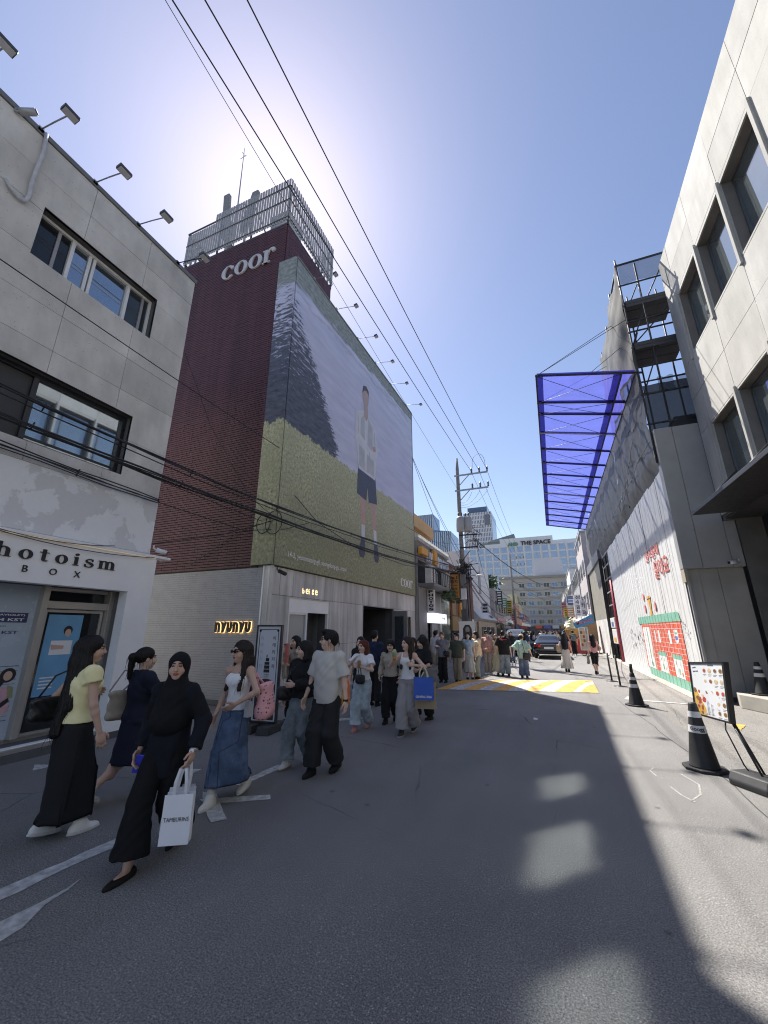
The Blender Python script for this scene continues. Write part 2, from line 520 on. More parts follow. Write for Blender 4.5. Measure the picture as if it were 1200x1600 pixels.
# ================================================================== letter shapes
def ring(cx, cy, rx, ry, ix, iy, a0=0, a1=360, n=26, tilt=0):
    out = []; ct, st = math.cos(R_(tilt)), math.sin(R_(tilt))
    for k in range(n):
        t0, t1 = R_(a0 + (a1 - a0) * k / n), R_(a0 + (a1 - a0) * (k + 1) / n)
        q = []
        for (r1, r2, t) in ((rx, ry, t0), (rx, ry, t1), (ix, iy, t1), (ix, iy, t0)):
            x, y = r1 * math.cos(t), r2 * math.sin(t)
            if r1 == ix: x, y = x * ct - y * st, x * st + y * ct
            q.append((cx + x, cy + y))
        out.append(q)
    return out
def rect(x0, x1, y0, y1): return [[(x0, y0), (x1, y0), (x1, y1), (x0, y1)]]
def stroke(pts, ws, n=18):
    P = []
    for k in range(n + 1):
        t = k / n * (len(pts) - 1); i = min(int(t), len(pts) - 2); f = t - i
        p0, p1, p2, p3 = [Vector(pts[max(0, min(len(pts) - 1, j))]) for j in (i - 1, i, i + 1, i + 2)]
        p = .5 * ((2 * p1) + (p2 - p0) * f + (2 * p0 - 5 * p1 + 4 * p2 - p3) * f * f + (3 * p1 - p0 - 3 * p2 + p3) * f ** 3)
        P.append((p, ws[i] + (ws[i + 1] - ws[i]) * f))
    L = []
    for k in range(n + 1):
        d = (P[min(k + 1, n)][0] - P[max(k - 1, 0)][0]).normalized(); nn = Vector((-d.y, d.x))
        L.append((P[k][0] + nn * P[k][1] / 2, P[k][0] - nn * P[k][1] / 2))
    return [[tuple(L[k][0]), tuple(L[k + 1][0]), tuple(L[k + 1][1]), tuple(L[k][1])] for k in range(n)]
def disc(x, y, r): return [[(x + r * math.cos(R_(a)), y + r * math.sin(R_(a))) for a in range(0, 360, 24)]]
def glyph(c):
    S = .07
    if c == 'o': return ring(.47, .5, .45, .53, .20, .46), .94
    if c == 'c': return ring(.47, .5, .45, .53, .20, .46, 42, 322) + disc(.74, .8, .12), .88
    if c == 'h': return rect(.1, .34, 0, 1.5) + rect(0, .45, 0, S) + rect(0, .2, 1.5 - S, 1.5) + rect(.64, .88, 0, .66) + rect(.54, .99, 0, S) + ring(.49, .64, .39, .40, .15, .32, 0, 150), 1.0
    if c == 'p': return rect(.1, .34, -.45, 1) + rect(0, .45, -.45, -.45 + S) + rect(0, .2, 1 - S, 1) + ring(.5, .5, .42, .53, .18, .45, -140, 140), .95
    if c == 't': return rect(.18, .42, .16, 1.32) + rect(0, .64, 1 - S, 1) + ring(.42, .2, .24, .22, .05, .14, 180, 330), .68
    if c == 'i': return rect(.1, .34, 0, 1) + rect(0, .44, 0, S) + rect(0, .2, 1 - S, 1) + disc(.22, 1.3, .15), .46
    if c == 'm': return rect(.1, .34, 0, 1) + rect(0, .44, 0, S) + rect(0, .2, 1 - S, 1) + rect(.62, .86, 0, .68) + rect(.53, .95, 0, S) + ring(.49, .66, .37, .38, .13, .30, 0, 150) + rect(1.14, 1.38, 0, .68) + rect(1.05, 1.48, 0, S) + ring(1.01, .66, .37, .38, .13, .30, 0, 150), 1.5
    if c == 'r': return rect(.1, .34, 0, 1) + rect(0, .5, 0, S) + rect(0, .2, 1 - S, 1) + stroke([(.3, .62), (.42, .92), (.58, 1.0), (.72, .93)], [.05, .12, .14, .12]) + disc(.68, .86, .13), .8
    if c == 's': return stroke([(.66, .86), (.4, .98), (.15, .80), (.2, .6), (.5, .46), (.68, .26), (.5, .02), (.2, .02), (.06, .2)], [.05, .1, .12, .16, .24, .16, .12, .08, .05], 30) + rect(.6, .68, .68, .98) + rect(.04, .12, .02, .32), .74
    return rect(0, .6, 0, 1), .7
def serif_word(fr, parent, word, u0, u1, z0, xh, n, depth, mat, track=.14, mats_side=None, shear=0, name='letter', as_parts=True):
    gl = [glyph(c) for c in word]
    tot = sum(w for _, w in gl) + track * (len(gl) - 1)
    s = (u1 - u0) / tot; u = u0
    joined = MB()
    for q, w in gl:
        mb = MB() if as_parts else joined
        for k, poly in enumerate(q):
            pts = [fr.p(u + p[0] * s + shear * p[1] * xh, n + (0.0004 * (k % 7) if depth else .0), z0 + p[1] * xh) for p in poly]
            if depth: mb.prism(pts, fr.n * depth)
            else: mb.poly(pts)
        if as_parts: mb.build(name, mat, parent)
        u += (w + track) * s
    if not as_parts: joined.build(name, mat, parent)

def letters(fr, parent, chars, u0, u1, z0, n, mat, height=None, name='letter', extrude=.01, bold=0.0):
    """sans lettering, one object per character, equal advance"""
    k = len(chars); adv = (u1 - u0) / k
    for i, ch in enumerate(chars):
        if ch == ' ': continue
        mb = MB(); text_on(fr, mb, ch, u0 + adv * i + adv * .08, None, z0, n, height=height, extrude=extrude, bold=bold)
        mb.build(name, mat, parent)
# ================================================================== left: concrete building with photo booth shop
LX = -7.3
bld = thing('concrete_building', 'grey concrete building with a white photo booth shop on its ground floor', 'building', (LX, 3, 0))
fl = Frame((LX, 0, 0), (0, 1, 0), (1, 0, 0))          # u = Y
UW = (2.46, 4.64, 7.70, 8.72); LW = (1.2, 4.62, 4.58, 5.82); SH = (-2.0, 5.02, .16, 2.42)
plaster = MATS.get('plaster')
m, nt, b = nodes_of('flaking_plaster'); v = geo_pos(nt)
f = noise(nt, v, 1.5, 7, .62, .25); f2 = noise(nt, v, 14, 4)
mask = ramp(nt, f, [(.49, 0), (.515, 1)])
c1 = mixc(nt, f2, (.60, .60, .61), (.65, .65, .66)); c2 = mixc(nt, f2, (.72, .73, .75), (.80, .81, .82))
nt.links.new(mixc(nt, mask, c1, c2), b.inputs['Base Color']); b.inputs['Roughness'].default_value = .85
bump(nt, b, mask, .2, .003)
plaster = m
# formwork concrete with rain streaks
def streaky(name, col, amt=.35, sc=(1.6, 1.6, .22), rnd=.1, fine=.25):
    m, nt, b = nodes_of(name)
    v = geo_pos(nt, sc); v2 = geo_pos(nt)
    f = ramp(nt, noise(nt, v, 1.6, 6, .62), [(.32, 0), (.68, 1)])
    c = mixc(nt, f, tuple(x * (1 - amt) for x in col), tuple(x * (1 + amt * .35) for x in col))
    bl = ramp(nt, noise(nt, v2, .8, 5, .6), [(.38, .84), (.62, 1.0)])
    c = mixc(nt, 1.0, c, bl, 'MULTIPLY')
    pits = N(nt, 'ShaderNodeTexVoronoi'); pits.inputs['Scale'].default_value = 13; nt.links.new(v2, pits.inputs['Vector'])
    pk = ramp(nt, pits.outputs['Distance'], [(.06, .45), (.11, 1)])
    c = mixc(nt, 1.0, c, pk, 'MULTIPLY')
    if rnd:
        oi = N(nt, 'ShaderNodeObjectInfo')
        c = mixc(nt, 1.0, c, ramp(nt, oi.outputs['Random'], [(0, 1 - rnd), (1, 1)]), 'MULTIPLY')
    nt.links.new(c, b.inputs['Base Color'])
    b.inputs['Roughness'].default_value = .85; b.inputs['Specular IOR Level'].default_value = .25
    bump(nt, b, noise(nt, v2, 60, 5, .7), fine, .004)
    return m
conc_wall = streaky('concrete_panel', (.68, .66, .62), .2, (1.2, 1.2, .5), .12)
conc_board = streaky('board_concrete', (.70, .69, .67), .36, (2.2, 2.2, .16), .2)

core = MB()
for q in holed((-3, 5.46, 0, 9.98), [UW, LW, SH]): fl.box(core, q[0], q[1], -.35, -.012, q[2], q[3])
core.box(LX - 7, LX - .36, -3, 5.44, 0, 9.95)
core.build('wall', concrete_dk, bld)
us = [-3, -1.5, 0, 1.5, 3.1, 4.27, 5.46]
zs = [4.26, 5.21, 5.73, 6.25, 6.74, 7.25, 7.76, 8.27, 8.8, 9.4, 9.98]
zs = [4.26, 5.3, 6.25, 6.95, 7.76, 8.6, 9.3, 9.98]
panels(fl, 'concrete_panel', conc_wall, bld, us, zs, [UW, LW], gap=.007, n0=-.06, n1=.0, jit=.004)
g = MB(); g.box(LX - 7, LX - .06, 5.44, 5.462, 0, 9.98); g.build('end_wall', conc_wall, bld)
g = MB(); g.box(LX - 7, LX + .03, -3, 5.49, 9.983, 10.08); g.build('coping', M('coping', (.16, .16, .16), .6, .2, 3), bld)
g = MB(); fl.box(g, -3, 5.47, -.05, .006, 3.2, 4.255); g.build('plaster_band', plaster, bld)
# upper window
w = thing  # shorthand kept unused
win = MB(); fl.frame(win, *UW[:2], -.24, -.17, *UW[2:], .05)
for u in (3.05, 4.12): fl.box(win, u - .03, u + .03, -.24, -.165, UW[2] + .05, UW[3] - .05)
fl.box(win, 2.46, 4.64, -.24, -.1, 7.66, 7.70)
win = win.build('window', white_metal, bld, bevel=.004)
for (a, c, mt, d) in ((2.52, 3.02, glass_dark, -.22), (3.08, 4.09, glass_sky, -.225), (4.15, 4.59, glass_smoke, -.22)):
    g = MB(); fl.box(g, a, c, d - .01, d, 7.75, 8.67); g.build('pane', mt, win)
for u, mt in ((2.83, 'grey_sash'), (3.36, 'white_metal'), (3.44, 'white_metal'), (4.46, 'grey_sash')):
    g = MB(); fl.box(g, u - .025, u + .025, -.218, -.19, 7.752, 8.668)
    g.build('sash', white_metal if mt == 'white_metal' else M('grey_sash', (.3, .3, .32), .5), win)
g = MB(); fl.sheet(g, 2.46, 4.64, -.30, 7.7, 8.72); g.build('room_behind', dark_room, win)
# lower window
win = MB(); fl.frame(win, *LW[:2], -.24, -.16, *LW[2:], .075)
fl.box(win, 3.03, 3.11, -.24, -.155, LW[2] + .075, LW[3] - .075)
win = win.build('window', M('black_frame', (.012, .014, .02), .35, .1), bld, bevel=.004)
g = MB(); fl.box(g, 3.11, 4.55, -.22, -.21, 4.655, 5.745); g.build('pane', glass_sky, win)
g = MB(); fl.box(g, 1.27, 3.03, -.22, -.205, 4.655, 5.745); g.build('dark_panel', M('dark_panel', (.03, .03, .033), .5, .2), win)
g = MB(); fl.box(g, 3.13, 4.53, -.205, -.2, 4.7, 4.74); g.build('glazing_bar', black_metal, win)
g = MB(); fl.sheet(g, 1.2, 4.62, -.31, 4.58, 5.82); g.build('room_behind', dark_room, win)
# shop fascia
fas = MB()
for q in holed((-3, 5.5, 0, 3.08), [SH]): fl.box(fas, q[0], q[1], -.02, .2 if q[2] > 2 or q[0] > 4.9 else .1, q[2], q[3])
fas.build('shop_fascia', white_paint, bld)
g = MB(); fl.box(g, -3, 5.78, -.02, .235, 3.10, 3.15); g.build('fascia_cap', white_paint, bld, bevel=.006)
g = MB(); fl.box(g, -3, 5.45, .205, .225, 3.082, 3.097)
g.build('light_strip', M('warm_strip', (.80, .74, .62), .5, emit=(1, .8, .55), estr=.08), bld)
serif_word(fl, bld, 'photoism', 2.72, 4.70, 2.755, .135, .2, .022, print_black, track=.42)
for ch, u in (('B', 3.36), ('O', 3.71), ('X', 4.06)):
    mb = MB(); text_on(fl, mb, ch, u, None, 2.565, .2, height=.098, extrude=.008, bold=-.004); mb.build('letter', print_black, bld)
# shopfront
fr_ = MB()
fl.box(fr_, -2, 5.02, -.33, -.26, .1, .22)                        # sill
for u in (3.93, 4.99): fl.box(fr_, u - .045, u + .045, -.3, -.12, .22, 2.42)
fl.box(fr_, 3.98, 4.945, -.3, -.16, 2.08, 2.20); fl.box(fr_, 3.98, 4.945, -.3, -.2, 2.36, 2.42)
fr_.build('shopfront_frame', steel, bld, bevel=.006)
g = MB(); fl.box(g, -2, 3.885, -.3, -.24, .22, 2.42)
poster = g.build('window_poster', M('poster_blue', (.40, .47, .56), .25, .12, .8, spec=.7), bld)
g = MB(); fl.box(g, 4.0, 4.92, -.27, -.24, .22, 2.07); door = g.build('shop_door', glass_dark, bld)
g = MB(); fl.box(g, 4.0, 4.93, -.29, -.27, 2.21, 2.355); g.build('transom_pane', glass_dark, bld)
g = MB(); fl.frame(g, 4.0, 4.93, -.24, -.215, .22, 2.07, .045); g.build('door_frame', steel, door)
g = MB(); fl.box(g, 4.86, 4.9, -.215, -.17, 1.02, 1.22); g.build('door_lock', black_metal, door)
g = MB(); fl.box(g, 4.09, 4.62, -.24, -.235, .75, 1.99); dp = g.build('door_poster', M('poster_sky', (.16, .38, .62), .4, .15, 1.5, spec=.5), door)
g = MB(); fl.box(g, -3, 5.5, .0, .24, 0, .10); g.build('plinth', M('plinth', (.1, .1, .105), .7, .2, 4, bmp=.2), bld)
g = MB(); fl.box(g, -2, 5.0, -.33, .19, .105, .15); g.build('doorstep', steel, bld)
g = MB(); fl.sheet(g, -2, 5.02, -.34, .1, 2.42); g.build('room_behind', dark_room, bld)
# print on the window poster: headline band, lines, figure
skin_p = M('print_skin', (.55, .38, .30), .5, .05); pink_p = M('print_pink', (.55, .33, .40), .5, .2, 12); olive_p = M('print_olive', (.30, .29, .17), .5, .2, 12)
navy_p = M('print_navy', (.03, .04, .12), .5)
g = MB(); fl.poly(g, [(2.2, 2.0), (3.80, 2.0), (3.80, 1.855), (2.2, 1.855)], -.237); g.build('headline_band', navy_p, poster)
g = MB(); text_on(fl, g, '2ND MINI ALBUM (ULTRAVIOLET)', 2.62, 3.76, 1.945, -.235, height=.034, extrude=.0004, bold=.012)
text_on(fl, g, '2026. 03. 04. 6PM KST', 2.62, 3.76, 1.875, -.235, height=.042, extrude=.0004, bold=.02); g.build('headline', print_white, poster)
g = MB(); text_on(fl, g, 'photoism', 3.3, 3.55, 1.78, -.2385, height=.04, extrude=.0004)
text_on(fl, g, '2026. 03. 06. 0AM KST', 2.6, 3.72, 1.69, -.2385, height=.045, extrude=.0004, bold=.02); g.build('dateline', navy_p, poster)
g = MB()
for k in range(13):
    z = .48 + k * .062; fl.poly(g, [(2.0, z), (3.84, z), (3.84, z + (.012 if k % 3 == 0 else .005)), (2.0, z + (.012 if k % 3 == 0 else .005))], -.238)
g.build('height_lines', M('print_line', (.10, .12, .17), .5), poster)
def fig(parts, fr, n, parent):
    for i, (nm, mt, pts) in enumerate(parts):
        g = MB(); fr.poly(g, pts, n + .0006 * i); g.build(nm, mt, parent)
def oval(u, z, a, b, n=16): return [(u + a * math.cos(2 * math.pi * k / n), z + b * math.sin(2 * math.pi * k / n)) for k in range(n)]
U = 3.68
SQ = lambda L: [(n_, m_, [(a, .2 + (b_ - .26) * .78) for a, b_ in p_]) for n_, m_, p_ in L]
fig(SQ([('printed_leg', skin_p, [(U - .10, .75), (U - .02, .75), (U - .03, .4), (U - .10, .4)]), ('printed_leg', skin_p, [(U + .01, .75), (U + .09, .75), (U + .06, .4), (U, .4)]),
     ('printed_boot', print_white, [(U - .13, .44), (U - .02, .44), (U - .04, .26), (U - .17, .26)]), ('printed_boot', print_white, [(U, .44), (U + .09, .44), (U + .15, .26), (U + .02, .26)]),
     ('printed_hair', print_black, oval(U + .05, 1.42, .10, .13) ), ('printed_hair', print_black, [(U - .02, 1.48), (U + .08, 1.42), (U - .02, 1.2), (U - .16, 1.14), (U - .1, 1.3)]),
     ('printed_dress', pink_p, [(U - .13, 1.2), (U + .1, 1.22), (U + .16, .76), (U - .18, .72)]), ('printed_jacket', olive_p, [(U - .16, 1.2), (U - .07, 1.23), (U - .1, 1.0), (U - .19, 1.0)]),
     ('printed_jacket', olive_p, [(U + .07, 1.24), (U + .15, 1.2), (U + .17, 1.0), (U + .1, 1.02)]), ('printed_arm', skin_p, [(U - .19, 1.02), (U - .13, 1.02), (U + .02, .86), (U - .02, .82)]),
     ('printed_bag', print_black, [(U - .02, .9), (U + .12, 1.02), (U + .14, .95), (U + .02, .82)]), ('printed_face', skin_p, oval(U + .05, 1.41, .055, .085))]), fl, -.2372, poster)
U = 3.22
fig(SQ([('printed_leg', skin_p, [(U - .10, .75), (U + .09, .75), (U + .06, .4), (U - .08, .4)]), ('printed_dress', olive_p, [(U - .13, 1.2), (U + .1, 1.22), (U + .16, .74), (U - .18, .72)]), ('printed_hair', print_black, oval(U + .03, 1.38, .11, .18)), ('printed_face', skin_p, oval(U + .03, 1.41, .055, .085)), ('printed_boot', print_black, [(U - .12, .44), (U + .1, .44), (U + .12, .26), (U - .14, .26)])]), fl, -.2372, poster)
fig([('printed_shirt', print_white, [(4.2, 1.58), (4.52, 1.58), (4.52, 1.36), (4.2, 1.36)]), ('printed_hair', print_black, oval(4.42, 1.74, .07, .075)), ('printed_face', skin_p, oval(4.425, 1.70, .048, .065)), ('printed_arm', skin_p, [(4.2, 1.52), (4.4, 1.50), (4.4, 1.45), (4.22, 1.44)])], fl, -.2345, dp)
g = MB()
for k in range(4): fl.box(g, 4.15, 4.35, -.2345, -.234, .86 + k * .05, .88 + k * .05)
g.build('small_print', print_white, dp)
# floodlights on arms above the parapet
lampm = M('lamp_glass', (.55, .55, .56), .15, .1, spec=.8)
def floodlight(loc, fr, u, z, L, drop, label, group, dark=False, w=.115):
    t = thing('floodlight', label, 'floodlight', loc, 0, group)
    a = fr.p(u, 0, z); e = fr.p(u, L, z - drop)
    g = MB(); g.tube([a, a.lerp(e, .5) + Vector((0, 0, .01)), e], .012, 6); fr.box(g, u - .04, u + .04, -.03, .03, z - .05, z + .05); g.build('arm', black_metal if dark else galv, t)
    g = MB(); c = e
    g.hexa([fr.p(u + a, L + b, z - drop + cz) for (a, b, cz) in ((-w, -.05, -.04), (w, -.05, -.04), (w, .08, -.02), (-w, .08, -.02), (-w, -.055, .03), (w, -.055, .03), (w, .075, .05), (-w, .075, .05))])
    g.build('housing', M('lamp_case', (.05, .05, .055), .4), t, bevel=.01)
    g = MB(); g.hexa([fr.p(u + a, L + b, z - drop + cz) for (a, b, cz) in ((-w + .015, -.04, -.048), (w - .015, -.04, -.048), (w - .015, .07, -.028), (-w + .015, .07, -.028), (-w + .015, -.04, -.037), (w - .015, -.04, -.037), (w - .015, .07, -.017), (-w + .015, .07, -.017))])
    g.build('lens', lampm, t)
    return t
wh = ['nearest of the floodlights over the concrete parapet, cut by the photo edge', 'floodlight on concrete parapet above the white hanging conduit', 'floodlight on concrete parapet above the middle of the upper window', 'floodlight on concrete parapet above the right end of the upper window', 'dark floodlight at parapet corner, seen against the slatted roof screen']
for i, u in enumerate((1.24, 2.1, 3.02, 3.92, 4.92)):
    floodlight(fl.p(u, 0, 10.05), fl, u, 10.06, .88, .22, wh[i], 'floodlights on the concrete parapet', i == 4)
t = MB(); t.tube([fl.p(2.18, .03, 10.07), fl.p(2.21, .06, 9.6), fl.p(2.2, .05, 9.2), fl.p(2.2, .05, 8.85), fl.p(2.22, .05, 8.62), fl.p(2.19, .06, 8.47), fl.p(2.1, .06, 8.43), fl.p(2.0, .05, 8.5), fl.p(1.92, .0, 8.62)], .03, 8)
t.build('conduit', M('white_hose', (.5, .5, .52), .6, .2, 8), label='white corrugated hose hanging from the concrete parapet', cat='hose')
# camera by parapet, and one at the fascia corner
def cctv(loc, label, d, s=1.0, mat=None, group=None):
    t = thing('security_camera', label, 'camera', loc)
    mat = mat or white_metal
    d = Vector(d).normalized(); o = Vector(loc)
    g = MB(); g.tube([o, o + Vector((0, 0, -.06 * s)), o + d * .1 * s + Vector((0, 0, -.07 * s))], .015 * s, 6); g.build('bracket', mat, t)
    g = MB(); a = o + d * .05 * s + Vector((0, 0, -.07 * s)); g.tube([a, a + d * .2 * s], .045 * s, 10); g.build('camera_body', mat, t)
    g = MB(); g.tube([a + d * .2 * s, a + d * .215 * s], .035 * s, 10); g.build('lens', print_black, t)
cctv(fl.p(1.75, .02, 10.0), 'small grey camera on a bracket at the left parapet edge', (.5, .4, .3), 1.2, galv)
cctv(fl.p(5.45, .12, 3.36), 'white security camera on the corner above the photo booth sign', (.6, .8, -.25), 1.0)
# ================================================================== red brick store with the big billboard
fu = Vector((.33, 10.9, 0)).normalized(); fnn = Vector((fu.y, -fu.x, 0))
fc = Frame((-6.45, 8.3, 0), fu, fnn)                   # street front, u along street
fs = Frame((0, 8.3, 0), (1, 0, 0), (0, -1, 0))         # side facing the camera, u = X
store = thing('brick_store', 'tall store with a dark red brick side wall above whitewashed grey brick', 'building', (-9, 8.3, 0))
D1 = (.87, 2.92, .06, 2.58); D2 = (5.28, 8.2, .05, 2.6); D3 = (8.38, 10.35, .05, 2.34)
g = MB()
for q in holed((.0, 10.9, 0, 3.34), [D1, D2, D3]): fc.box(g, q[0], q[1], -.5, -.14, q[2], q[3])
g.box(-11.75, -7.02, 8.34, 11.2, 0, 15.15)
g.box(-14, -7.2, 10.7, 19.2, 3.0, 13.3)
fc.box(g, .0, 10.9, -2.5, -2.2, 0, 3.4); fc.box(g, 0, 10.9, -2.5, -.2, 3.345, 3.42)
g.build('wall', concrete_dk, store)
us = [-.02, .42, .98, 1.52, 2.06, 2.6, 3.1, 3.9, 5.2, 6.5, 7.8, 9.1, 10.9]
panels(fc, 'concrete_panel', conc_board, store, us, [2.62, 3.34], [D1, D2, D3], gap=.012, n0=-.16, n1=-.1, jit=.01)
panels(fc, 'concrete_panel', conc_board, store, [-.02, .85, 2.95, 4.1, 5.2, 6.6, 8.3, 10.4, 10.9], [0, 1.32, 2.62], [D1, D2, D3], gap=.01, n0=-.16, n1=-.1, jit=.006)
g = MB(); fs.box(g, -6.72, -6.45 - .002, -.02, .0, 0, 3.34); g.build('corner_panel', conc_board, store)
g = MB(); fs.box(g, -6.76, -6.725, -.02, .02, 0, 3.34); g.build('corner_strip', white_paint, store)
redm, nt, b = nodes_of('red_brick'); v = geo_pos(nt)
c = mixc(nt, noise(nt, v, 2.0, 6, .65), (.082, .029, .036), (.118, .045, .054)); c = mixc(nt, ramp(nt, noise(nt, v, 26, 3), [(.35, .3), (.6, 0)]), c, (.08, .02, .024))
st_ = ramp(nt, noise(nt, geo_pos(nt, (2.5, 1, .12)), 1.5, 4), [(.4, .72), (.6, 1.0)])
c = mixc(nt, 1.0, c, st_, 'MULTIPLY')
nt.links.new(c, b.inputs['Base Color']); b.inputs['Roughness'].default_value = .55; bump(nt, b, noise(nt, v, 70, 3), .3, .003)
bricks(fs, store, redm, -11.8, -7.0, 3.33, 15.2, .30, .075, gap=.018, vgap=.005, n1=.034, single=300, jit=.008, stag=.38)
ft = Frame((-7.0, 0, 0), (0, 1, 0), (1, 0, 0))
bricks(ft, store, redm, 8.3, 11.25, 13.3, 15.2, .30, .075, gap=.014, n1=.02, jit=.007, stag=.38)
gb = M('whitewashed_brick', (.30, .31, .335), .7, .08, 3.5, bmp=.3, bscale=50)
bricks(fs, store, gb, -11.8, -6.76, .0, 3.32, .19, .06, gap=.004, vgap=.0015, n1=.005, single=0, jit=.0025)
g = MB(); fs.box(g, -11.8, -6.76, .02, .10, 0, .10); g.build('plinth', M('plinth', (.1, .1, .105), .7, .2, 4), store)
g = MB(); fs.box(g, -11.83, -6.98, -2.97, .03, 15.2, 15.27); g.build('coping', dark_grey, store)
# grey serif letters on the brick
seriflet = M('letter_grey', (.50, .50, .52), .5, .06, 3)
serif_word(fs, store, 'coor', -9.70, -7.36, 13.72, .56, .04, .05, seriflet, track=.02)
# back-lit sans letters
glow = M('letter_glow', (.9, .6, .25), .5, emit=(1, .62, .25), estr=.8)
adv = 1.17 / 6
for i, ch in enumerate('NYUNYU'):
    if ch == 'N':                                            # lower-case n drawn large: two stems and an arch
        q = rect(0, .3, 0, 1) + rect(.48, .78, 0, .62) + ring(.39, .58, .39, .42, .09, .24, 0, 180)
    elif ch == 'U':
        q = rect(0, .3, .38, 1) + rect(.48, .78, .38, 1) + ring(.39, .42, .39, .42, .09, .2, 180, 360)
    else:
        q = [[(0, 1), (.3, 1), (.56, .35), (.30, .2)], [(.54, 1), (.84, 1), (.44, -.05), (.14, -.05)]]
    for nm, mt, n0, d, gr in (('letter', print_black, .05, .03, 1.0), ('letter_halo', glow, .03, .012, 1.0)):
        mb = MB()
        for k, poly in enumerate(q):
            cx = sum(p[0] for p in poly) / len(poly); cz = sum(p[1] for p in poly) / len(poly)
            gg = .010 if nm == 'letter_halo' else 0
            mb.prism([fs.p(-8.1 + adv * i + p[0] * .21 + (gg if p[0] > .39 else -gg), n0 + .0004 * k, 1.69 + p[1] * .25 + (gg if p[1] > .5 else -gg)) for p in poly], fs.n * d)
        if nm == 'letter': lt = mb.build(nm, mt, store)
        else: mb.build(nm, mt, lt)
# doorways
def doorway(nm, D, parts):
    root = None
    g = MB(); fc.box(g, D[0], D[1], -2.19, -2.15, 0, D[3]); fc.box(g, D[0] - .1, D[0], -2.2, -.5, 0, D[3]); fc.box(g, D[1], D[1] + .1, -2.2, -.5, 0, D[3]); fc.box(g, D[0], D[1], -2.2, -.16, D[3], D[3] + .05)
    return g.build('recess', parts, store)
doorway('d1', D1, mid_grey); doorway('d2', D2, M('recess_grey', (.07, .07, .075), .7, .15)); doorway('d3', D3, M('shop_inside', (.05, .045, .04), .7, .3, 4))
g = MB(); fc.box(g, D1[0], D1[1], -.2, -.12, 2.22, 2.58); g.build('door_header', white_paint, store)
g = MB(); fc.frame(g, .87, 1.78, -.2, -.11, .06, 2.22, .07); fc.box(g, 2.86, 2.92, -.2, -.11, .06, 2.22); dfm = g.build('door_frame', white_metal, store, bevel=.004)
g = MB(); fc.box(g, .94, 1.71, -.17, -.155, .13, 2.15); g.build('pane', glass('frosted', (.25, .27, .28), .3), dfm)
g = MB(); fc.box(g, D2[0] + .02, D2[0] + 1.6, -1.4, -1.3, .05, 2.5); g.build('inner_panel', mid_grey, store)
# opened grey door leaf at the far jamb of the second doorway
g = MB(); fc.box(g, 8.06, 8.16, -.14, .55, .06, 2.52); dl = g.build('door_leaf', M('door_grey', (.17, .17, .175), .5, .12), store, bevel=.01)
g = MB(); fc.box(g, 8.045, 8.058, .0, .4, .25, 2.3); g.build('pane', glass_sky, dl)
g = MB(); fc.frame(g, D3[0], D3[1], -.3, -.2, .05, 2.34, .06); fc.box(g, 9.35, 9.42, -.3, -.2, .1, 2.28); g.build('shop_frame', M('brass_frame', (.25, .19, .12), .4, .2), store)
cols = [(.55, .12, .08), (.1, .3, .55), (.6, .45, .3), (.15, .35, .5), (.7, .65, .6), (.5, .25, .12)]
for k in range(6):
    g = MB(); fc.box(g, 8.5, 9.3, -.42, -.38, .5 + k * .29, .5 + k * .29 + .22); g.build('display_panel', M('disp%d' % k, cols[k], .5, .3, 6), store)
# small warm glowing letters over the white door
lw = M('letter_warm', (.8, .5, .2), .5, emit=(1, .72, .4), estr=.7)
text_lit = MB()
letters(fc, store, 'beige', 1.42, 2.22, 2.74, -.095, lw, height=.15, extrude=.006)
cctv(fc.p(.12, .02, 3.3), 'black bullet camera under the corner of the big billboard', (.8, .1, -.35), 1.1, black_metal)

# ------------------------------------------------------------------ billboard wrap: front and return, printed
bb = thing('billboard', 'huge building-height advertisement of a figure standing on grass beside water', 'billboard', (-6.45, 8.3, 3.36))
m, nt, b = nodes_of('billboard_print')
pos = geo_pos(nt); sx = N(nt, 'ShaderNodeSeparateXYZ'); nt.links.new(pos, sx.inputs[0])
def mth(op, a, c=None, d=None):
    n = N(nt, 'ShaderNodeMath', operation=op)
    for i, x in enumerate((a, c, d)):
        if x is None: continue
        if isinstance(x, (int, float)): n.inputs[i].default_value = x
        else: nt.links.new(x, n.inputs[i])
    return n.outputs[0]
# u grows along the street and continues round the corner onto the return
uu = mth('SUBTRACT', sx.outputs['Y'], 8.3); uu = mth('ADD', uu, mth('MINIMUM', mth('SUBTRACT', sx.outputs['X'], -6.45), 0))
zz = sx.outputs['Z']
cv = N(nt, 'ShaderNodeCombineXYZ'); nt.links.new(uu, cv.inputs[0]); nt.links.new(zz, cv.inputs[1])
def nz(sc, xs, zs, det=4, rg=.6):
    mp = N(nt, 'ShaderNodeMapping'); mp.inputs['Scale'].default_value = (xs, zs, 1); nt.links.new(cv.outputs[0], mp.inputs[0])
    return noise(nt, mp.outputs[0], sc, det, rg)
grass_f = nz(13, 1, .8, 7, .85); grass_b = nz(1.1, 1, 1, 4)
gcol = mixc(nt, ramp(nt, grass_f, [(.36, 0), (.60, 1)]), (.13, .14, .075), (.60, .60, .40))
gcol = mixc(nt, ramp(nt, grass_b, [(.35, 0), (.7, .7)]), gcol, (.33, .34, .22))
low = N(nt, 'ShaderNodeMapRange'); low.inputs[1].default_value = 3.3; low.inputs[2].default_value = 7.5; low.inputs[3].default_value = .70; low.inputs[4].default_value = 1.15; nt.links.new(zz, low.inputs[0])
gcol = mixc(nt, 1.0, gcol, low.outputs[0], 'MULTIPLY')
wcol = mixc(nt, ramp(nt, nz(1.6, .35, 2.2, 5, .6), [(.38, 0), (.7, 1)]), (.50, .51, .66), (.61, .62, .77))
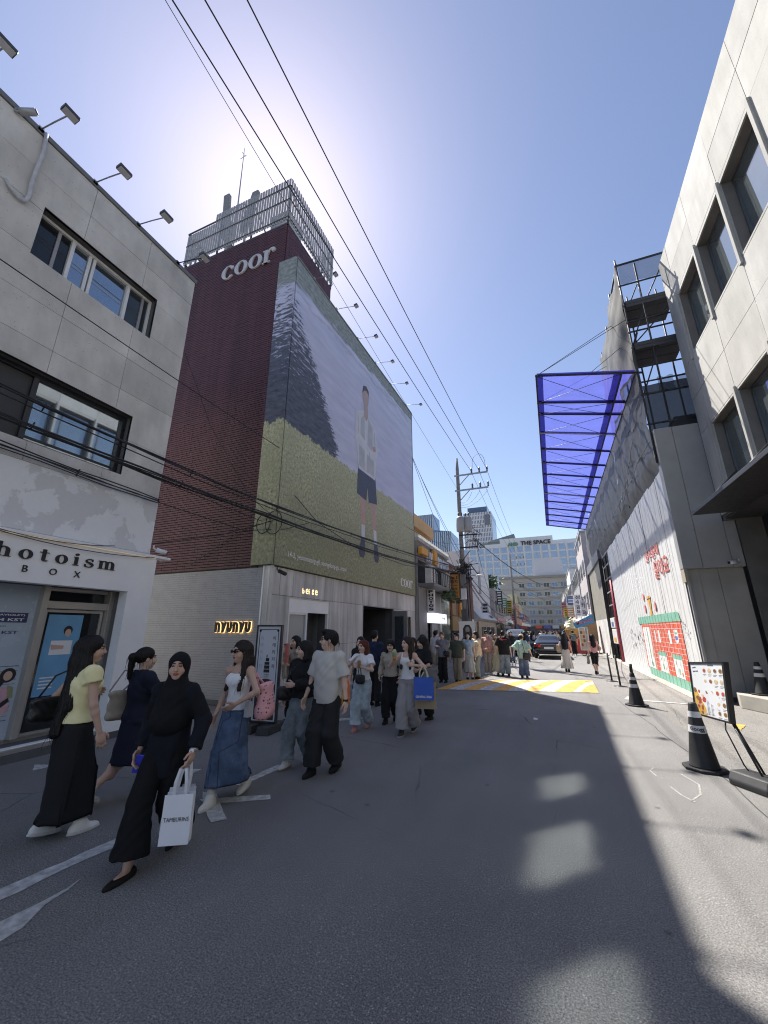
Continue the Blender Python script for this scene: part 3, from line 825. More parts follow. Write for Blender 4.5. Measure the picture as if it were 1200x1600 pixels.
rip = ramp(nt, nz(3.2, .8, 5, 5, .7), [(.60, 0), (.68, .55)])
rmask = mth('MULTIPLY', rip, ramp(nt, nz(.35, 1, 1, 2), [(.46, 0), (.62, 1)]))
wcol = mixc(nt, rmask, wcol, (.13, .15, .14))
# dark reflection of a tree: right edge runs from top left down to about u = 2.9
edge = mth('ADD', mth('MULTIPLY', mth('SUBTRACT', 12.2, zz), .72), -.15)
edge = mth('MINIMUM', edge, 2.95)
wav = mth('ADD', mth('MULTIPLY', mth('SUBTRACT', nz(2.6, .45, 2.2, 7, .8), .5), 2.0), mth('MULTIPLY', mth('SUBTRACT', nz(9, .5, 1.6, 6, .8), .5), 1.4))
ins = ramp(nt, mth('ADD', mth('SUBTRACT', edge, uu), wav), [(.0, 0), (.14, 1)])
hole = ramp(nt, mth('ADD', nz(3.2, .9, 3.6, 6, .72), mth('MULTIPLY', mth('SUBTRACT', zz, 9.6), .055)), [(.575, 1), (.605, 0)])
tcol = mixc(nt, ramp(nt, nz(4, .7, 2.2, 7, .8), [(.35, 0), (.68, 1)]), (.055, .065, .095), (.17, .18, .225))
wcol = mixc(nt, mth('MULTIPLY', ins, hole), wcol, tcol)
# far reed bank along the top
tb = mth('ADD', mth('SUBTRACT', zz, 12.35), mth('MULTIPLY', mth('SUBTRACT', nz(1.2, .6, 2, 5), .5), 1.2))
tb = mth('ADD', tb, mth('MULTIPLY', uu, -.055))
bank = mixc(nt, ramp(nt, nz(5, 1, 2, 5, .7), [(.35, 0), (.65, 1)]), (.16, .19, .17), (.36, .38, .38))
wcol = mixc(nt, ramp(nt, tb, [(0, 0), (.12, 1)]), wcol, bank)
line = mth('ABSOLUTE', mth('SUBTRACT', tb, -.22)); wcol = mixc(nt, ramp(nt, line, [(.02, .5), (.10, 0)]), wcol, (.33, .34, .42))
ge = mth('ADD', mth('SUBTRACT', 7.5, zz), mth('MULTIPLY', mth('SUBTRACT', nz(5, 1, .5, 6, .75), .5), .7))
tot = mixc(nt, ramp(nt, ge, [(0, 0), (.03, 1)]), wcol, gcol)
nt.links.new(tot, b.inputs['Base Color']); b.inputs['Roughness'].default_value = .6; b.inputs['Specular IOR Level'].default_value = .25
bump(nt, b, nz(1.0, 1, .3, 2), .12, .05)
bbm = m
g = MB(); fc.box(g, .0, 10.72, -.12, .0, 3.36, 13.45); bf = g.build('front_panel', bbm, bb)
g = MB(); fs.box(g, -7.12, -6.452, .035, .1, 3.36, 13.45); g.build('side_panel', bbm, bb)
g = MB(); fc.box(g, -.02, 10.74, -.25, .03, 13.452, 13.5); fc.box(g, 10.722, 10.75, -.12, .02, 3.36, 13.45); g.build('edge_trim', M('bb_trim', (.2, .21, .2), .5), bb)
pw = M('print_shirt', (.62, .62, .66), .6, .12, 2.5); pk = M('print_cardigan', (.46, .47, .50), .6, .12, 3); pn = M('print_shorts', (.08, .09, .13), .6, .1); psk = M('print_tan', (.50, .33, .29), .6, .1); phair = M('print_hair', (.10, .09, .085), .6, .1); pfa = M('print_face', (.46, .35, .33), .6, .1)
U = 5.05
fig([('printed_leg', psk, [(4.70, 6.75), (5.2, 6.75), (5.12, 5.5), (4.83, 5.5)]), ('printed_leg', psk, [(5.55, 6.75), (6.05, 6.75), (6.15, 5.5), (5.88, 5.5)]),
     ('printed_sock', pw, [(4.83, 5.6), (5.13, 5.6), (5.11, 4.9), (4.84, 4.9)]), ('printed_sock', pw, [(5.88, 5.6), (6.17, 5.6), (6.2, 4.9), (5.95, 4.9)]),
     ('printed_shoe', pn, [(4.82, 5.05), (5.13, 5.05), (5.16, 4.5), (5.05, 4.33), (4.72, 4.33), (4.66, 4.55)]), ('printed_shoe', pn, [(5.94, 5.05), (6.24, 5.05), (6.42, 4.55), (6.36, 4.33), (6.04, 4.33), (5.95, 4.5)]),
     ('printed_shorts', pn, [(4.46, 7.95), (6.02, 7.95), (6.2, 6.75), (5.42, 6.62), (5.30, 7.2), (5.2, 6.62), (4.42, 6.7)]),
     ('printed_shirt', pw, [(4.2, 10.1), (4.75, 10.42), (5.35, 10.42), (5.95, 10.15), (6.25, 9.2), (6.05, 8.1), (6.0, 7.75), (4.5, 7.75), (4.38, 8.4), (4.15, 8.9)]),
     ('printed_cardigan', pk, [(4.62, 10.0), (4.95, 10.3), (5.02, 7.85), (4.55, 7.9), (4.5, 8.6), (4.6, 9.3)]), ('printed_cardigan', pk, [(5.28, 10.3), (5.7, 10.05), (5.72, 9.3), (5.85, 8.5), (5.9, 7.9), (5.2, 7.85)]),
     ('printed_sleeve', pw, [(4.35, 9.5), (4.6, 9.25), (5.6, 8.95), (6.1, 9.3), (6.2, 9.0), (5.7, 8.55), (4.7, 8.75), (4.25, 8.85)]), ('printed_hand', psk, [(5.72, 9.2), (6.0, 9.3), (6.05, 9.1), (5.78, 8.98)]),
     ('printed_neck', pfa, [(4.9, 10.85), (5.22, 10.85), (5.26, 10.3), (5.08, 10.05), (4.86, 10.3)]), ('printed_face', pfa, oval(5.02, 11.15, .27, .48)), ('printed_hair', phair, [(4.7, 11.2), (4.78, 11.6), (5.05, 11.72), (5.28, 11.6), (5.34, 11.2), (5.25, 11.42), (5.05, 11.5), (4.85, 11.4)])], fc, .003, bf)
fig([('printed_fold', pk, [(u, z), (u + .05, z + .02), (u + .1, z - d), (u + .06, z - d)]) for u, z, d in ((4.35, 9.9, .7), (5.85, 9.9, .6), (4.75, 8.7, .4), (5.4, 8.8, .5))], fc, .013, bf)
g = MB(); text_on(fc, g, '14-2, yeonmujang-gil, seongdong-gu, seoul', .55, 3.75, 3.60, .006, height=.2, extrude=.001, bold=.004); g.build('address', print_white, bf)
serif_word(fc, bf, 'coor', 8.78, 10.35, 3.66, .36, .006, 0, print_white, track=.05, as_parts=False, name='printed_letters')
fl_lab = ['floodlight on a long arm at the near top corner of the big billboard', 'second floodlight along the big billboard top from its near corner', 'third floodlight along the big billboard top from its near corner', 'fourth floodlight along the big billboard top, before the last two', 'fifth floodlight along the big billboard top, next to the last', 'farthest floodlight on the big billboard top edge']
for i, u in enumerate((.95, 2.45, 4.2, 5.95, 7.75, 9.85)):
    floodlight(fc.p(u, 0, 13.5), fc, u, 13.52, .85, .18, fl_lab[i], 'floodlights along the billboard top', False, .085)

# ------------------------------------------------------------------ slatted screen on the tower roof
scr = thing('roof_screen', 'screen of grey metal slats round the roof of the red brick tower', 'roof screen', (-9.4, 9.5, 15.3))
slm = M('slat_metal', (.36, .355, .35), .5, .12, 3, metal=.25)
g = MB(); g.box(-.033, .033, -.012, .012, 0, 1); 
def slat_run(p0, p1, n, z0, ztop):
    p0, p1 = Vector(p0), Vector(p1); d = (p1 - p0); ang = math.atan2(d.y, d.x)
    for k in range(n):
        p = p0.lerp(p1, (k + .5) / n); zt = ztop(k / n)
        key = ('slat', round(ang, 2), round(zt, 2))
        if key not in SL:
            mb = MB(); c, s_ = math.cos(ang), math.sin(ang)
            mb.hexa([(a * c - b_ * s_, a * s_ + b_ * c, z) for z in (0, zt) for a, b_ in ((-.040, -.012), (.040, -.012), (.040, .012), (-.040, .012))])
            SL[key] = mb.mesh('slat', slm)
        inst('slat', SL[key], scr, (0, 0, 0)).location = WM[scr.name].inverted() @ Vector((p.x, p.y, z0))
    mb = MB()
    for zz_ in (.12, .95, 1.6): 
        a, b_ = p0 + Vector((0, .0, z0 + zz_)), p1 + Vector((0, 0, z0 + zz_)); mb.tube([a, b_], .03, 4)
    mb.build('rail', dark_grey, scr)
SL = {}
slat_run((-11.85, 8.24, 0), (-6.95, 8.24, 0), 42, 15.36, lambda t: 1.5 if t < .28 else 1.95)
slat_run((-6.95, 8.24, 0), (-6.95, 11.3, 0), 23, 15.36, lambda t: 1.95)
slat_run((-11.85, 8.24, 0), (-11.85, 11.3, 0), 16, 15.36, lambda t: 1.5)
slat_run((-11.85, 11.3, 0), (-6.95, 11.3, 0), 30, 15.36, lambda t: 1.95)
g = MB()
for x in (-11.8, -10.2, -8.6, -7.0):
    for y in (8.3, 11.25):
        g = MB(); g.tube([(x, y, 15.2), (x, y, 17.0)], .035, 6); g.build('post', dark_grey, scr)
    g = MB(); g.tube([(x, 8.3, 16.9), (x, 10.4, 15.3)], .03, 6); g.build('brace', dark_grey, scr)

g = MB(); g.box(-8.4, -7.6, 9.0, 9.9, 15.3, 17.1); g.build('roof_cabinet', galv, label='taller pale equipment cabinet behind the slatted roof screen, nearer the sun', cat='cabinet')
g = MB(); g.box(-10.9, -9.8, 9.2, 10.0, 15.3, 16.6); g.build('roof_cabinet', galv, label='lower pale equipment cabinet behind the left half of the slatted roof screen', cat='cabinet')
def antenna(loc, h, tilt, label):
    t = thing('panel_antenna', label, 'antenna', loc, 0, 'antennas on the brick tower')
    o = Vector(loc)
    g = MB(); g.tube([o, o + Vector((0, 0, h * .8))], .05, 8); g.tube([o + Vector((0, 0, h * .35)), o + Vector((.1, -.15, h * .35))], .02); g.build('mast', galv, t)
    a = o + Vector((.06, -.16, h * .2)); e = a + Vector((tilt, -.05, h * .95))
    g = MB(); d = (e - a)
    g.hexa([p + Vector(q) for p in (a, e) for q in ((-.16, -.08, 0), (.16, -.08, 0), (.16, .08, 0), (-.16, .08, 0))]); g.build('panel', M('ant_panel', (.22, .22, .22), .5, .1), t, bevel=.03)
antenna((-11.2, 9.5, 17.2), 2.6, -.15, 'tall dark panel antenna left of the whip rod on the brick tower')
antenna((-11.3, 9.9, 17.0), 1.8, -.1, 'short panel antenna half hidden behind the slats beside the whip rod')
antenna((-10.2, 9.5, 17.2), 2.0, .5, 'tilted panel antenna right of the whip rod, nearest the sun')
t = thing('whip_antenna', 'thin whip rod rising above the panel antennas on the brick tower', 'antenna', (-10.75, 9.5, 17))
g = MB(); g.tube([(-10.75, 9.5, 15.4), (-10.85, 9.5, 20.0), (-10.93, 9.5, 23.3)], [.05, .03, .012], 6); g.build('rod', galv, t)
g = MB(); g.tube([(-11.1, 9.5, 22.7), (-10.75, 9.5, 22.75)], .012, 4); g.tube([(-10.92, 9.4, 22.9), (-10.92, 9.6, 22.9)], .012, 4)
for k in range(12):
    a0, a1 = 2 * math.pi * k / 12, 2 * math.pi * (k + 1) / 12
    g.tube([(-10.8 + .55 * math.cos(a0), 9.5, 19.1 + .55 * math.sin(a0)), (-10.8 + .55 * math.cos(a1), 9.5, 19.1 + .55 * math.sin(a1))], .025, 4, False)
g.build('spur', galv, t)
# ================================================================== right: stone clad building
fr = Frame((4.6, 0, 0), (0, -1, 0), (-1, 0, 0))        # u = -Y
sb = thing('stone_building', 'pale stone-clad building with deep set windows and a flat dark canopy', 'building', (4.6, 6, 0))
stone = [streaky('stone_%d' % k, c, .13, (1.5, 1.5, .3), .06, .12) for k, c in enumerate([(.50, .49, .455), (.46, .45, .42), (.53, .52, .49)])]
WZ = [(9.46, 11.5), (5.35, 7.15)]
WY = [(7.5, 8.98), (9.12, 10.65), (10.79, 12.35)]
holes = [(-b_, -a, z0, z1) for z0, z1 in WZ for a, b_ in WY]
g = MB()
for q in holed((-13.15, 6, 4.75, 13.5), holes): fr.box(g, q[0], q[1], -.6, -.03, q[2], q[3])
g.box(5.21, 12, -6, 13.1, 4.7, 13.45); g.box(4.62, 12, 13.1, 13.19, 4.6, 13.45); g.box(4.87, 12, 13.1, 13.18, 0, 4.6); g.box(4.63, 5.5, -6, 13.1, 4.69, 4.745)
g.build('wall', concrete_dk, sb)
ys = [-13.2, -12.42, -10.72, -9.05, -7.42, -5.7, -4.0, -2.3, -.6, 1.1, 2.8, 6]
panels(fr, 'stone_panel', None, sb, ys, [4.75, 5.45, 7.2, 8.32, 9.4, 11.6, 12.55, 13.5], holes, gap=.014, n0=-.1, n1=-.0, jit=.006, mats=stone)
g = MB(); fr.box(g, -13.2, 6, -.5, -.04, 13.502, 13.54); g.build('coping', M('stone_cope', (.45, .44, .42), .6, .1), sb)
gl = glass('glass_tint', (.36, .41, .42), .042, .85)
for z0, z1 in WZ:
    for a, b_ in WY:
        g = MB(); fr.frame(g, -b_, -a, -.30, -.22, z0, z1, .06); fr.box(g, -a - .32, -a - .28, -.30, -.225, z0 + .06, z1 - .06); w_ = g.build('window', M('anodised', (.12, .125, .13), .4, .1, metal=.5), sb)
        tl_ = {7.5: .038, 9.12: .030, 10.79: .034}[a]                   # tilt added to each pane, steering its reflected sunlight onto the road
        g = MB(); g.hexa([fr.p(u_, n_, z_) for u_, n_, z_ in ((-b_ + .06, -.285, z0 + .06), (-a - .06, -.285, z0 + .06), (-a - .06, -.275, z0 + .06), (-b_ + .06, -.275, z0 + .06), (-b_ + .06, -.285 + tl_, z1 - .06), (-a - .06, -.285 + tl_, z1 - .06), (-a - .06, -.275 + tl_, z1 - .06), (-b_ + .06, -.275 + tl_, z1 - .06))]); g.build('pane', gl, w_)
        for s_, (u0, u1) in enumerate(((-b_, -b_ + .012), (-a - .012, -a))):
            g = MB(); fr.box(g, u0, u1, -.22, -.03, z0, z1); g.build('reveal', M('reveal', (.16, .15, .14), .6, .15), w_)
        g = MB(); fr.box(g, -b_ + .012, -a - .012, -.22, -.03, z1 - .012, z1); g.build('soffit', M('reveal', (.16, .15, .14), .6, .15), w_); g = MB(); fr.box(g, -b_ + .012, -a - .012, -.22, -.03, z0, z0 + .012); g.build('sill', M('reveal', (1, 1, 1)), w_)
    for y in (7.4, 9.05, 10.72, 12.42):
        g = MB(); fr.box(g, -y - .05, -y + .05, -.22, .055, z0 - .2, z1 + .12); g.build('fin', stone[1], sb, bevel=.006)
# ground floor: dark recess and canopy
g = MB(); g.box(5.4, 11, -6, 13.1, 0, 4.7); g.build('ground_floor_wall', M('slate_dark', (.022, .024, .028), .5, .25, 2), sb)
g = MB(); g.box(4.95, 5.4, 9.6, 11.4, 0, 2.6); g.build('porch_block', M('porch', (.03, .03, .034), .4, .2), sb)
g = MB(); g.box(3.68, 4.66, -4, 12.3, 4.62, 4.72); cnp = g.build('canopy', M('canopy_dark', (.025, .025, .027), .45, .15), sb, bevel=.008)
g = MB(); g.box(4.66, 5.4, -4, 13.1, 4.62, 4.69); g.build('soffit', M('soffit_dark', (.03, .03, .033), .6), sb)
for y in (11.6, 9.7, 7.8):
    g = MB(); g.tube([(3.78, y, 4.72), (4.57, y + .02, 5.5)], .022, 6); g.build('tie_rod', black_metal, cnp)
g = MB(); g.poly([(4.94, 9.75, 1.25), (4.94, 9.45, 1.25), (4.94, 9.45, .75), (4.94, 9.75, .75)])
g.v = [(4.93, y, z) for _, y, z in g.v]; g.build('notice', print_white, sb)
g = MB(); text_on(Frame((4.928, 0, 0), (0, -1, 0), (-1, 0, 0)), g, 'MENU', -9.72, -9.5, 1.15, .002, extrude=.0005); g.build('notice_text', print_black, sb, kind='stuff')
# grey clad block at the party wall
cb = thing('clad_wall', 'grey metal-clad end wall between the hoarding and the stone building', 'wall', (4.2, 13.2, 0))
fb = Frame((0, 13.2, 0), (1, 0, 0), (0, -1, 0))
cm = M('clad_grey', (.28, .285, .29), .5, .1, 2.0, bmp=.05, bscale=20); cm2 = M('clad_low', (.30, .295, .285), .6, .18, 1.2, bmp=.1)
for a, c in ((3.48, 3.93), (3.94, 4.60)):
    g = MB(); fb.box(g, a, c, -.3, .0 if a < 3.9 else -.02, 4.9 if False else 3.36, 7.62); g.build('upper_panel', cm, cb, bevel=.01)
g = MB(); fb.box(g, 4.605, 4.86, -.3, -.02, 3.36, 4.6); g.build('upper_panel', cm, cb)
for a, c in ((3.55, 3.86), (3.87, 4.3), (4.31, 4.86)):
    g = MB(); fb.box(g, a, c, -.35, -.2 - .03 * (a > 3.8), .12, 3.355); g.build('lower_panel', cm2, cb)
g = MB(); fb.box(g, 3.55, 5.4, -.36, -.3, 0, .12); g.build('plinth', dark_grey, cb)
g = MB(); fb.box(g, 3.49, 3.56, -.34, -.02, 3.0, 3.357); g.build('downstand', M('timber_end', (.32, .28, .22), .8), cb)
cctv(fb.p(4.72, .03, 3.55), 'white security camera on the lower right corner of the grey clad wall', (-.9, -.4, -.1), 1.1)
# low concrete step
g = MB(); g.prism([(3.86, 12.55, 0), (4.25, 11.6, 0), (5.35, 9.3, 0), (5.39, 13.0, 0), (3.95, 13.0, 0)], (0, 0, .30))
g.build('entrance_step', M('step_conc', (.38, .36, .32), .85, .15, 3, bmp=.3), bevel=.012, label='low pale concrete step in front of the grey clad wall', cat='step')

# ================================================================== corrugated hoarding with mural
hd = thing('hoarding', 'white corrugated hoarding painted with a red brick house under a green roof', 'hoarding', (3.5, 20, 0))
fh = Frame((3.5, 0, 0), (0, -1, 0), (-1, 0, 0))
tin = M('white_tin', (.64, .65, .655), .42, .05, 2.2, bmp=.04, bscale=3, spec=.45)
def ribh(u):
    t = (u * 1.0) % .45
    return .0 if t < .33 else (.014 * (t - .33) / .03 if t < .36 else (.014 if t < .41 else .014 * (1 - (t - .41) / .04)))
def breaks(a, b):
    s_ = {a, b}
    k = math.floor(a / .45) - 1
    while k * .45 < b:
        for q in (0, .33, .36, .41):
            u = k * .45 + q
            if a < u < b: s_.add(u)
        k += 1
    return sorted(s_)
W = .9; k = 0
u = -26.9
rz = random.Random(3)
while u < -13.4:
    u1 = min(u + W, -13.37); bs = breaks(u + .004, u1 - .004); g = MB()
    top = 6.35 + rz.uniform(-.06, .05); off = rz.uniform(0, .012); lean = rz.uniform(-.02, .02)
    rows = [0.03, 1.6, 3.2, 4.8, top]
    for i in range(len(bs) - 1):
        for j in range(4):
            def pp(uu_, z): return fh.p(uu_, ribh(uu_) + off * (z / 6) + lean * math.sin(z * .9) * .5, z)
            g.quad(pp(bs[i], rows[j]), pp(bs[i + 1], rows[j]), pp(bs[i + 1], rows[j + 1]), pp(bs[i], rows[j + 1]))
    g.build('tin_sheet', tin, hd)
    u = u1
g = MB(); fh.box(g, -26.9, -13.3, -.09, -.03, 0, 6.2); g.build('backing', M('backing', (.35, .35, .36), .7), hd)
def mural(name, pts, mat, layer=1, kind=None):
    """convex polygon (Y, Z) painted on the corrugation"""
    P = [(-y, z) for y, z in pts]; us_ = [p[0] for p in P]
    bs = set(breaks(min(us_), max(us_))) | set(us_); bs = sorted(b_ for b_ in bs)
    bs = [b_ for i, b_ in enumerate(bs) if i == 0 or b_ - bs[i - 1] > 1e-4]
    def span(u_):
        zs_ = []
        for i in range(len(P)):
            (a, za), (c, zc) = P[i], P[(i + 1) % len(P)]
            if abs(a - c) < 1e-9:
                if abs(a - u_) < 1e-6: zs_ += [za, zc]
                continue
            if min(a, c) - 1e-6 <= u_ <= max(a, c) + 1e-6: zs_.append(za + (zc - za) * (u_ - a) / (c - a))
        return (min(zs_), max(zs_)) if zs_ else None
    g = MB()
    for i in range(len(bs) - 1):
        s0, s1 = span(bs[i]), span(bs[i + 1])
        if not s0 or not s1: continue
        q = []
        for u_, z in ((bs[i], s0[0]), (bs[i + 1], s1[0]), (bs[i + 1], s1[1]), (bs[i], s0[1])):
            q.append(fh.p(u_, ribh(u_) + .016 + .003 * layer, z))
        g.quad(*q)
    return g.build(name, mat, hd, kind=kind)
mg = M('mural_green', (.20, .43, .33), .6, .18, 5); mr = M('mural_red', (.62, .12, .07), .6, .18, 5); mw = M('mural_white', (.68, .67, .66), .6, .06, 5); mo = M('mural_gold', (.62, .36, .10), .6, .2, 5); mp = M('mural_rose', (.60, .17, .16), .6, .15, 5); mbl = M('mural_blue', (.12, .18, .48), .6)
mural('painted_wall', [(20.4, 2.0), (14.55, 2.0), (14.55, .3), (20.4, .3)], mr, 1)
mural('painted_base', [(20.1, .31), (14.5, .31), (14.5, .04), (20.1, .04)], mg, 2)
mural('painted_roof', [(20.78, 2.26), (14.6, 2.27), (14.4, 2.0), (20.8, 1.98)], mg, 3)
g = MB()
def mrect(y0, y1, z0, z1, mat, layer, nm='painted_patch', kind=None): return mural(nm, [(y0, z0), (y1, z0), (y1, z1), (y0, z1)], mat, layer, kind)
for i in range(11):                                          # mortar lines of the painted brick house
    z = .45 + i * .148; mrect(20.4, 14.55, z, z + .012, mw, 2, 'painted_joint')
rz = random.Random(5)
for i in range(10):
    z = .46 + i * .148
    for y in np.arange(14.7 + (i % 2) * .3, 20.3, .62): mrect(y, y - .025, z, z + .148, mw, 2, 'painted_joint', 'stuff')
for y in (20.25,): mrect(20.2, 18.7, .32, 1.85, mw, 3, 'painted_door')
mrect(18.9, 18.75, .32, 1.86, mr, 4); mrect(19.45, 19.38, .4, 1.8, mg, 4); mrect(19.1, 18.95, .75, 1.0, mo, 4); mrect(19.5, 19.2, .4, .55, mg, 4)
for a, c in ((18.2, 18.0), (17.6, 17.38), (16.16, 15.9)): mrect(a, c, 1.31, 1.73, mw, 3, 'painted_window')
mural('painted_pennant', [(15.47, 1.74), (15.03, 1.75), (15.05, 1.42), (15.25, 1.33), (15.45, 1.42)], mw, 3); mrect(15.35, 15.12, 1.45, 1.56, mbl, 4); mrect(15.33, 15.14, 1.62, 1.68, mg, 4)
for (y0, y1) in ((18.15, 16.98), (16.15, 15.12)):
    mrect(y0, y1, .86, 1.0, mg, 3, 'painted_awning'); mrect(y0 - .02, y1 + .02, .32, .86, mw, 3, 'painted_counter')
    mrect(y0 - .3, y0 - .36, .7, .8, mbl, 4); mrect(y0 - .7, y0 - .78, .7, .8, mg, 4); mrect(y0 - .45, y0 - .6, .42, .6, mg, 4); mrect(y0 - .8, y0 - .86, .4, .5, mp, 4)
mural('painted_trophy', [(18.45, 2.98), (17.8, 2.98), (17.95, 2.52), (18.2, 2.50)], mo, 3); mural('painted_trophy', [(18.22, 2.52), (17.98, 2.52), (17.9, 2.27), (18.35, 2.27)], mo, 3)
mrect(18.4, 17.85, 2.86, 2.89, print_black, 4)
mrect(18.72, 18.70, 3.05, 3.5, M('mural_grey', (.3, .3, .3), .6), 3)
for y, z, h in ((18.98, 3.0, .15), (19.02, 2.55, .19), (17.25, 2.55, .2)):
    mural('painted_dot', [(y + .13 * math.cos(t * .5236), z + h * math.sin(t * .5236)) for t in range(12)], mp, 3)
for body, y0, y1, z0, h, slope in (('성수동에', 17.45, 15.35, 4.12, .42, 0), ('살아요', 16.45, 14.5, 3.42, .62, 0)):
    g = MB(); text_on(fh, g, body, -y0, -y1, z0, .032, height=h, extrude=.002, bold=.018); g.build('painted_words', M('mural_words', (.52, .15, .13), .6, .2, 9), hd)
g = MB()
for k_ in range(26):
    y = rz.uniform(20.6, 23.4); z = rz.uniform(.9, 1.7); fh.sheet(g, -y - rz.uniform(.02, .09), -y + rz.uniform(.02, .09), .031, z, z + rz.uniform(.03, .14))
for k_ in range(8):
    y = rz.uniform(13.8, 14.3); z = rz.uniform(1.5, 2.0); fh.sheet(g, -y - .04, -y + .04, .031, z, z + rz.uniform(.02, .06))
g.build('painted_scribble', M('mural_grey', (.3, .3, .3), .6), hd, kind='stuff')
g = MB()
for k_ in range(40):
    y = 20.6 + k_ * .11 + rz.uniform(-.03, .03); z = 3.1 + (.05 if k_ % 2 else 0) - .012 * k_ + rz.uniform(-.03, .03); fh.sheet(g, -y - .05, -y + .02, .031, z, z + .03)
g.build('torn_tape', M('tape_dirt', (.35, .34, .32), .7), hd, kind='stuff')

# ================================================================== scaffold with netting and the blue awning
def cloth(name, col, transp, transl, var=.15):
    m, nt, b = nodes_of(name)
    v = geo_pos(nt)
    c = mixc(nt, noise(nt, v, 2.5, 5), tuple(x * (1 - var) for x in col), tuple(min(1, x * (1 + var)) for x in col))
    nt.links.new(c, b.inputs['Base Color']); b.inputs['Roughness'].default_value = .7; b.inputs['Specular IOR Level'].default_value = .2
    tl = N(nt, 'ShaderNodeBsdfTranslucent'); nt.links.new(c, tl.inputs[0])
    tr = N(nt, 'ShaderNodeBsdfTransparent')
    m1 = N(nt, 'ShaderNodeMixShader'); m1.inputs[0].default_value = transl; nt.links.new(b.outputs[0], m1.inputs[1]); nt.links.new(tl.outputs[0], m1.inputs[2])
    m2 = N(nt, 'ShaderNodeMixShader'); m2.inputs[0].default_value = transp; nt.links.new(m1.outputs[0], m2.inputs[1]); nt.links.new(tr.outputs[0], m2.inputs[2])
    nt.links.new(m2.outputs[0], nt.nodes['Material Output'].inputs[0])
    return m
net = cloth('grey_net', (.20, .205, .21), .04, .3); netd = cloth('dark_net', (.035, .037, .042), .07, .2); nets = cloth('sheer_net', (.05, .055, .07), .45, .3)
blue = cloth('blue_mesh', (.10, .105, .58), .30, .62, .3); blue2 = cloth('blue_hem', (.03, .03, .30), .06, .4)
sc = thing('scaffold', 'steel scaffold hung with grey and black netting above the painted hoarding', 'scaffold', (3.5, 13.4, 6.4))
pole_m = M('scaffold_tube', (.035, .035, .04), .6, .2)
def wav(amp, seed, fu_, fz):
    return lambda u_, z: amp * (math.sin(u_ * fu_ + seed + 1.6 * math.sin(z * fz + seed)) + .5 * math.sin(u_ * fu_ * 2.3 + z * fz * 1.7 + seed * 2) + .3 * math.sin(u_ * fu_ * 5.1 - z * 2.2))
wf = wav(.05, 1.3, 2.6, 1.1)
y0s = [13.38, 16.2, 19.2, 22.4, 25.8, 29.5, 33.2, 37.2]
for i in range(7):
    g = MB(); g.grid(lambda a, b_: (3.42 + .24 * (1 - min(1, b_ * 5)) + wf((y0s[i] + a * (y0s[i + 1] - y0s[i])) * (1 + .15 * b_), b_ * 4) * math.sin(math.pi * min(1, max(0.05, b_))) - .03, y0s[i] + a * (y0s[i + 1] - y0s[i]), 6.0 + b_ * 3.8 + .05 * math.sin(a * 9 + i)), 40, 14)
    g.build('lower_net', net, sc)
wf2 = wav(.05, 4.0, 3.1, 1.5)
for i, (ya, yb, zt) in enumerate(((13.38, 15.6, 14.25), (15.6, 18.6, 14.0))):
    g = MB()
    def pt(a, b_):
        yy = ya + a * (yb - ya); sag = .35 * math.sin(math.pi * a) * b_ ** 3
        return (3.40 - .12 * math.sin(math.pi * b_) * math.sin(math.pi * a) + wf2(yy, b_ * 5) * .8 - .25 * math.sin(math.pi * a) * (1 - b_) * (.4 if i else 1), yy, 9.8 + b_ * (zt - 9.8) - sag)
    g.grid(pt, 36, 30); g.build('upper_net', M('x', (1, 1, 1)) if False else cloth('sunlit_net%d' % i, (.30, .295, .28), .06, .55), sc)  # upper netting coloured paler than the lower, its sunlight put into the colour
for x in (3.45, 4.0, 4.95):
    for y in (13.4, 15.0): 
        g = MB(); g.tube([(x, y, 6.6), (x, y, 14.1 + .35 * (x == 3.45))], .028, 6); g.build('upright', pole_m, sc)
for y in (16.6, 18.4, 20.4): 
    g = MB(); g.tube([(3.47, y, 6.6), (3.47, y, 14.2 if y < 19 else 9.9)], .026, 6); g.build('upright', pole_m, sc)
for z, r in ((14.2, .04), (13.3, .03), (12.45, .03), (11.75, .028), (11.35, .03), (10.75, .03), (9.95, .028), (9.4, .028), (8.95, .035), (7.9, .03)):
    g = MB(); g.tube([(3.4, 13.4, z), (5.05, 13.4, z)], r, 6); g.build('ledger', pole_m, sc)
    if z > 8: 
        g = MB(); g.tube([(3.45, 13.3, z - .05), (3.45, 18.6 if z < 14 else 15.5, z - .05)], r * .8, 6); g.build('ledger', pole_m, sc)
for a, c in (((3.5, 13.42, 10.8), (4.1, 15.0, 12.4)), ((4.1, 13.42, 12.5), (3.5, 13.42, 10.9)), ((4.95, 13.42, 12.3), (3.6, 13.42, 10.95)), ((3.5, 13.42, 9.0), (4.2, 13.42, 10.7)), ((4.0, 15.0, 12.6), (4.9, 13.42, 14.0)), ((3.6, 14.2, 12.6), (4.2, 14.2, 13.9))):
    g = MB(); g.tube([a, c], .022, 6); g.build('brace', pole_m, sc)
deckm = M('deck', (.06, .06, .065), .6, .25, 20, bmp=.4, bscale=70)
for z in (12.58, 10.86):
    for k in range(3):
        g = MB(); g.box(3.5, 5.0, 13.42 + .5 * k, 13.42 + .5 * k + .47, z, z + .06); g.build('deck_board', deckm, sc)
    for k in range(2):
        g = MB(); g.box(3.5, 4.99, 13.36, 13.40, z - .24 + .12 * k, z - .13 + .12 * k); g.build('toe_board', deckm, sc)
g = MB(); g.grid(lambda a, b_: (3.47 + a * 1.5, 13.37 + .03 * math.sin(a * 17 + b_ * 6) * math.sin(b_ * 9), 7.62 + b_ * 1.62), 24, 18); g.build('end_net', netd, sc)
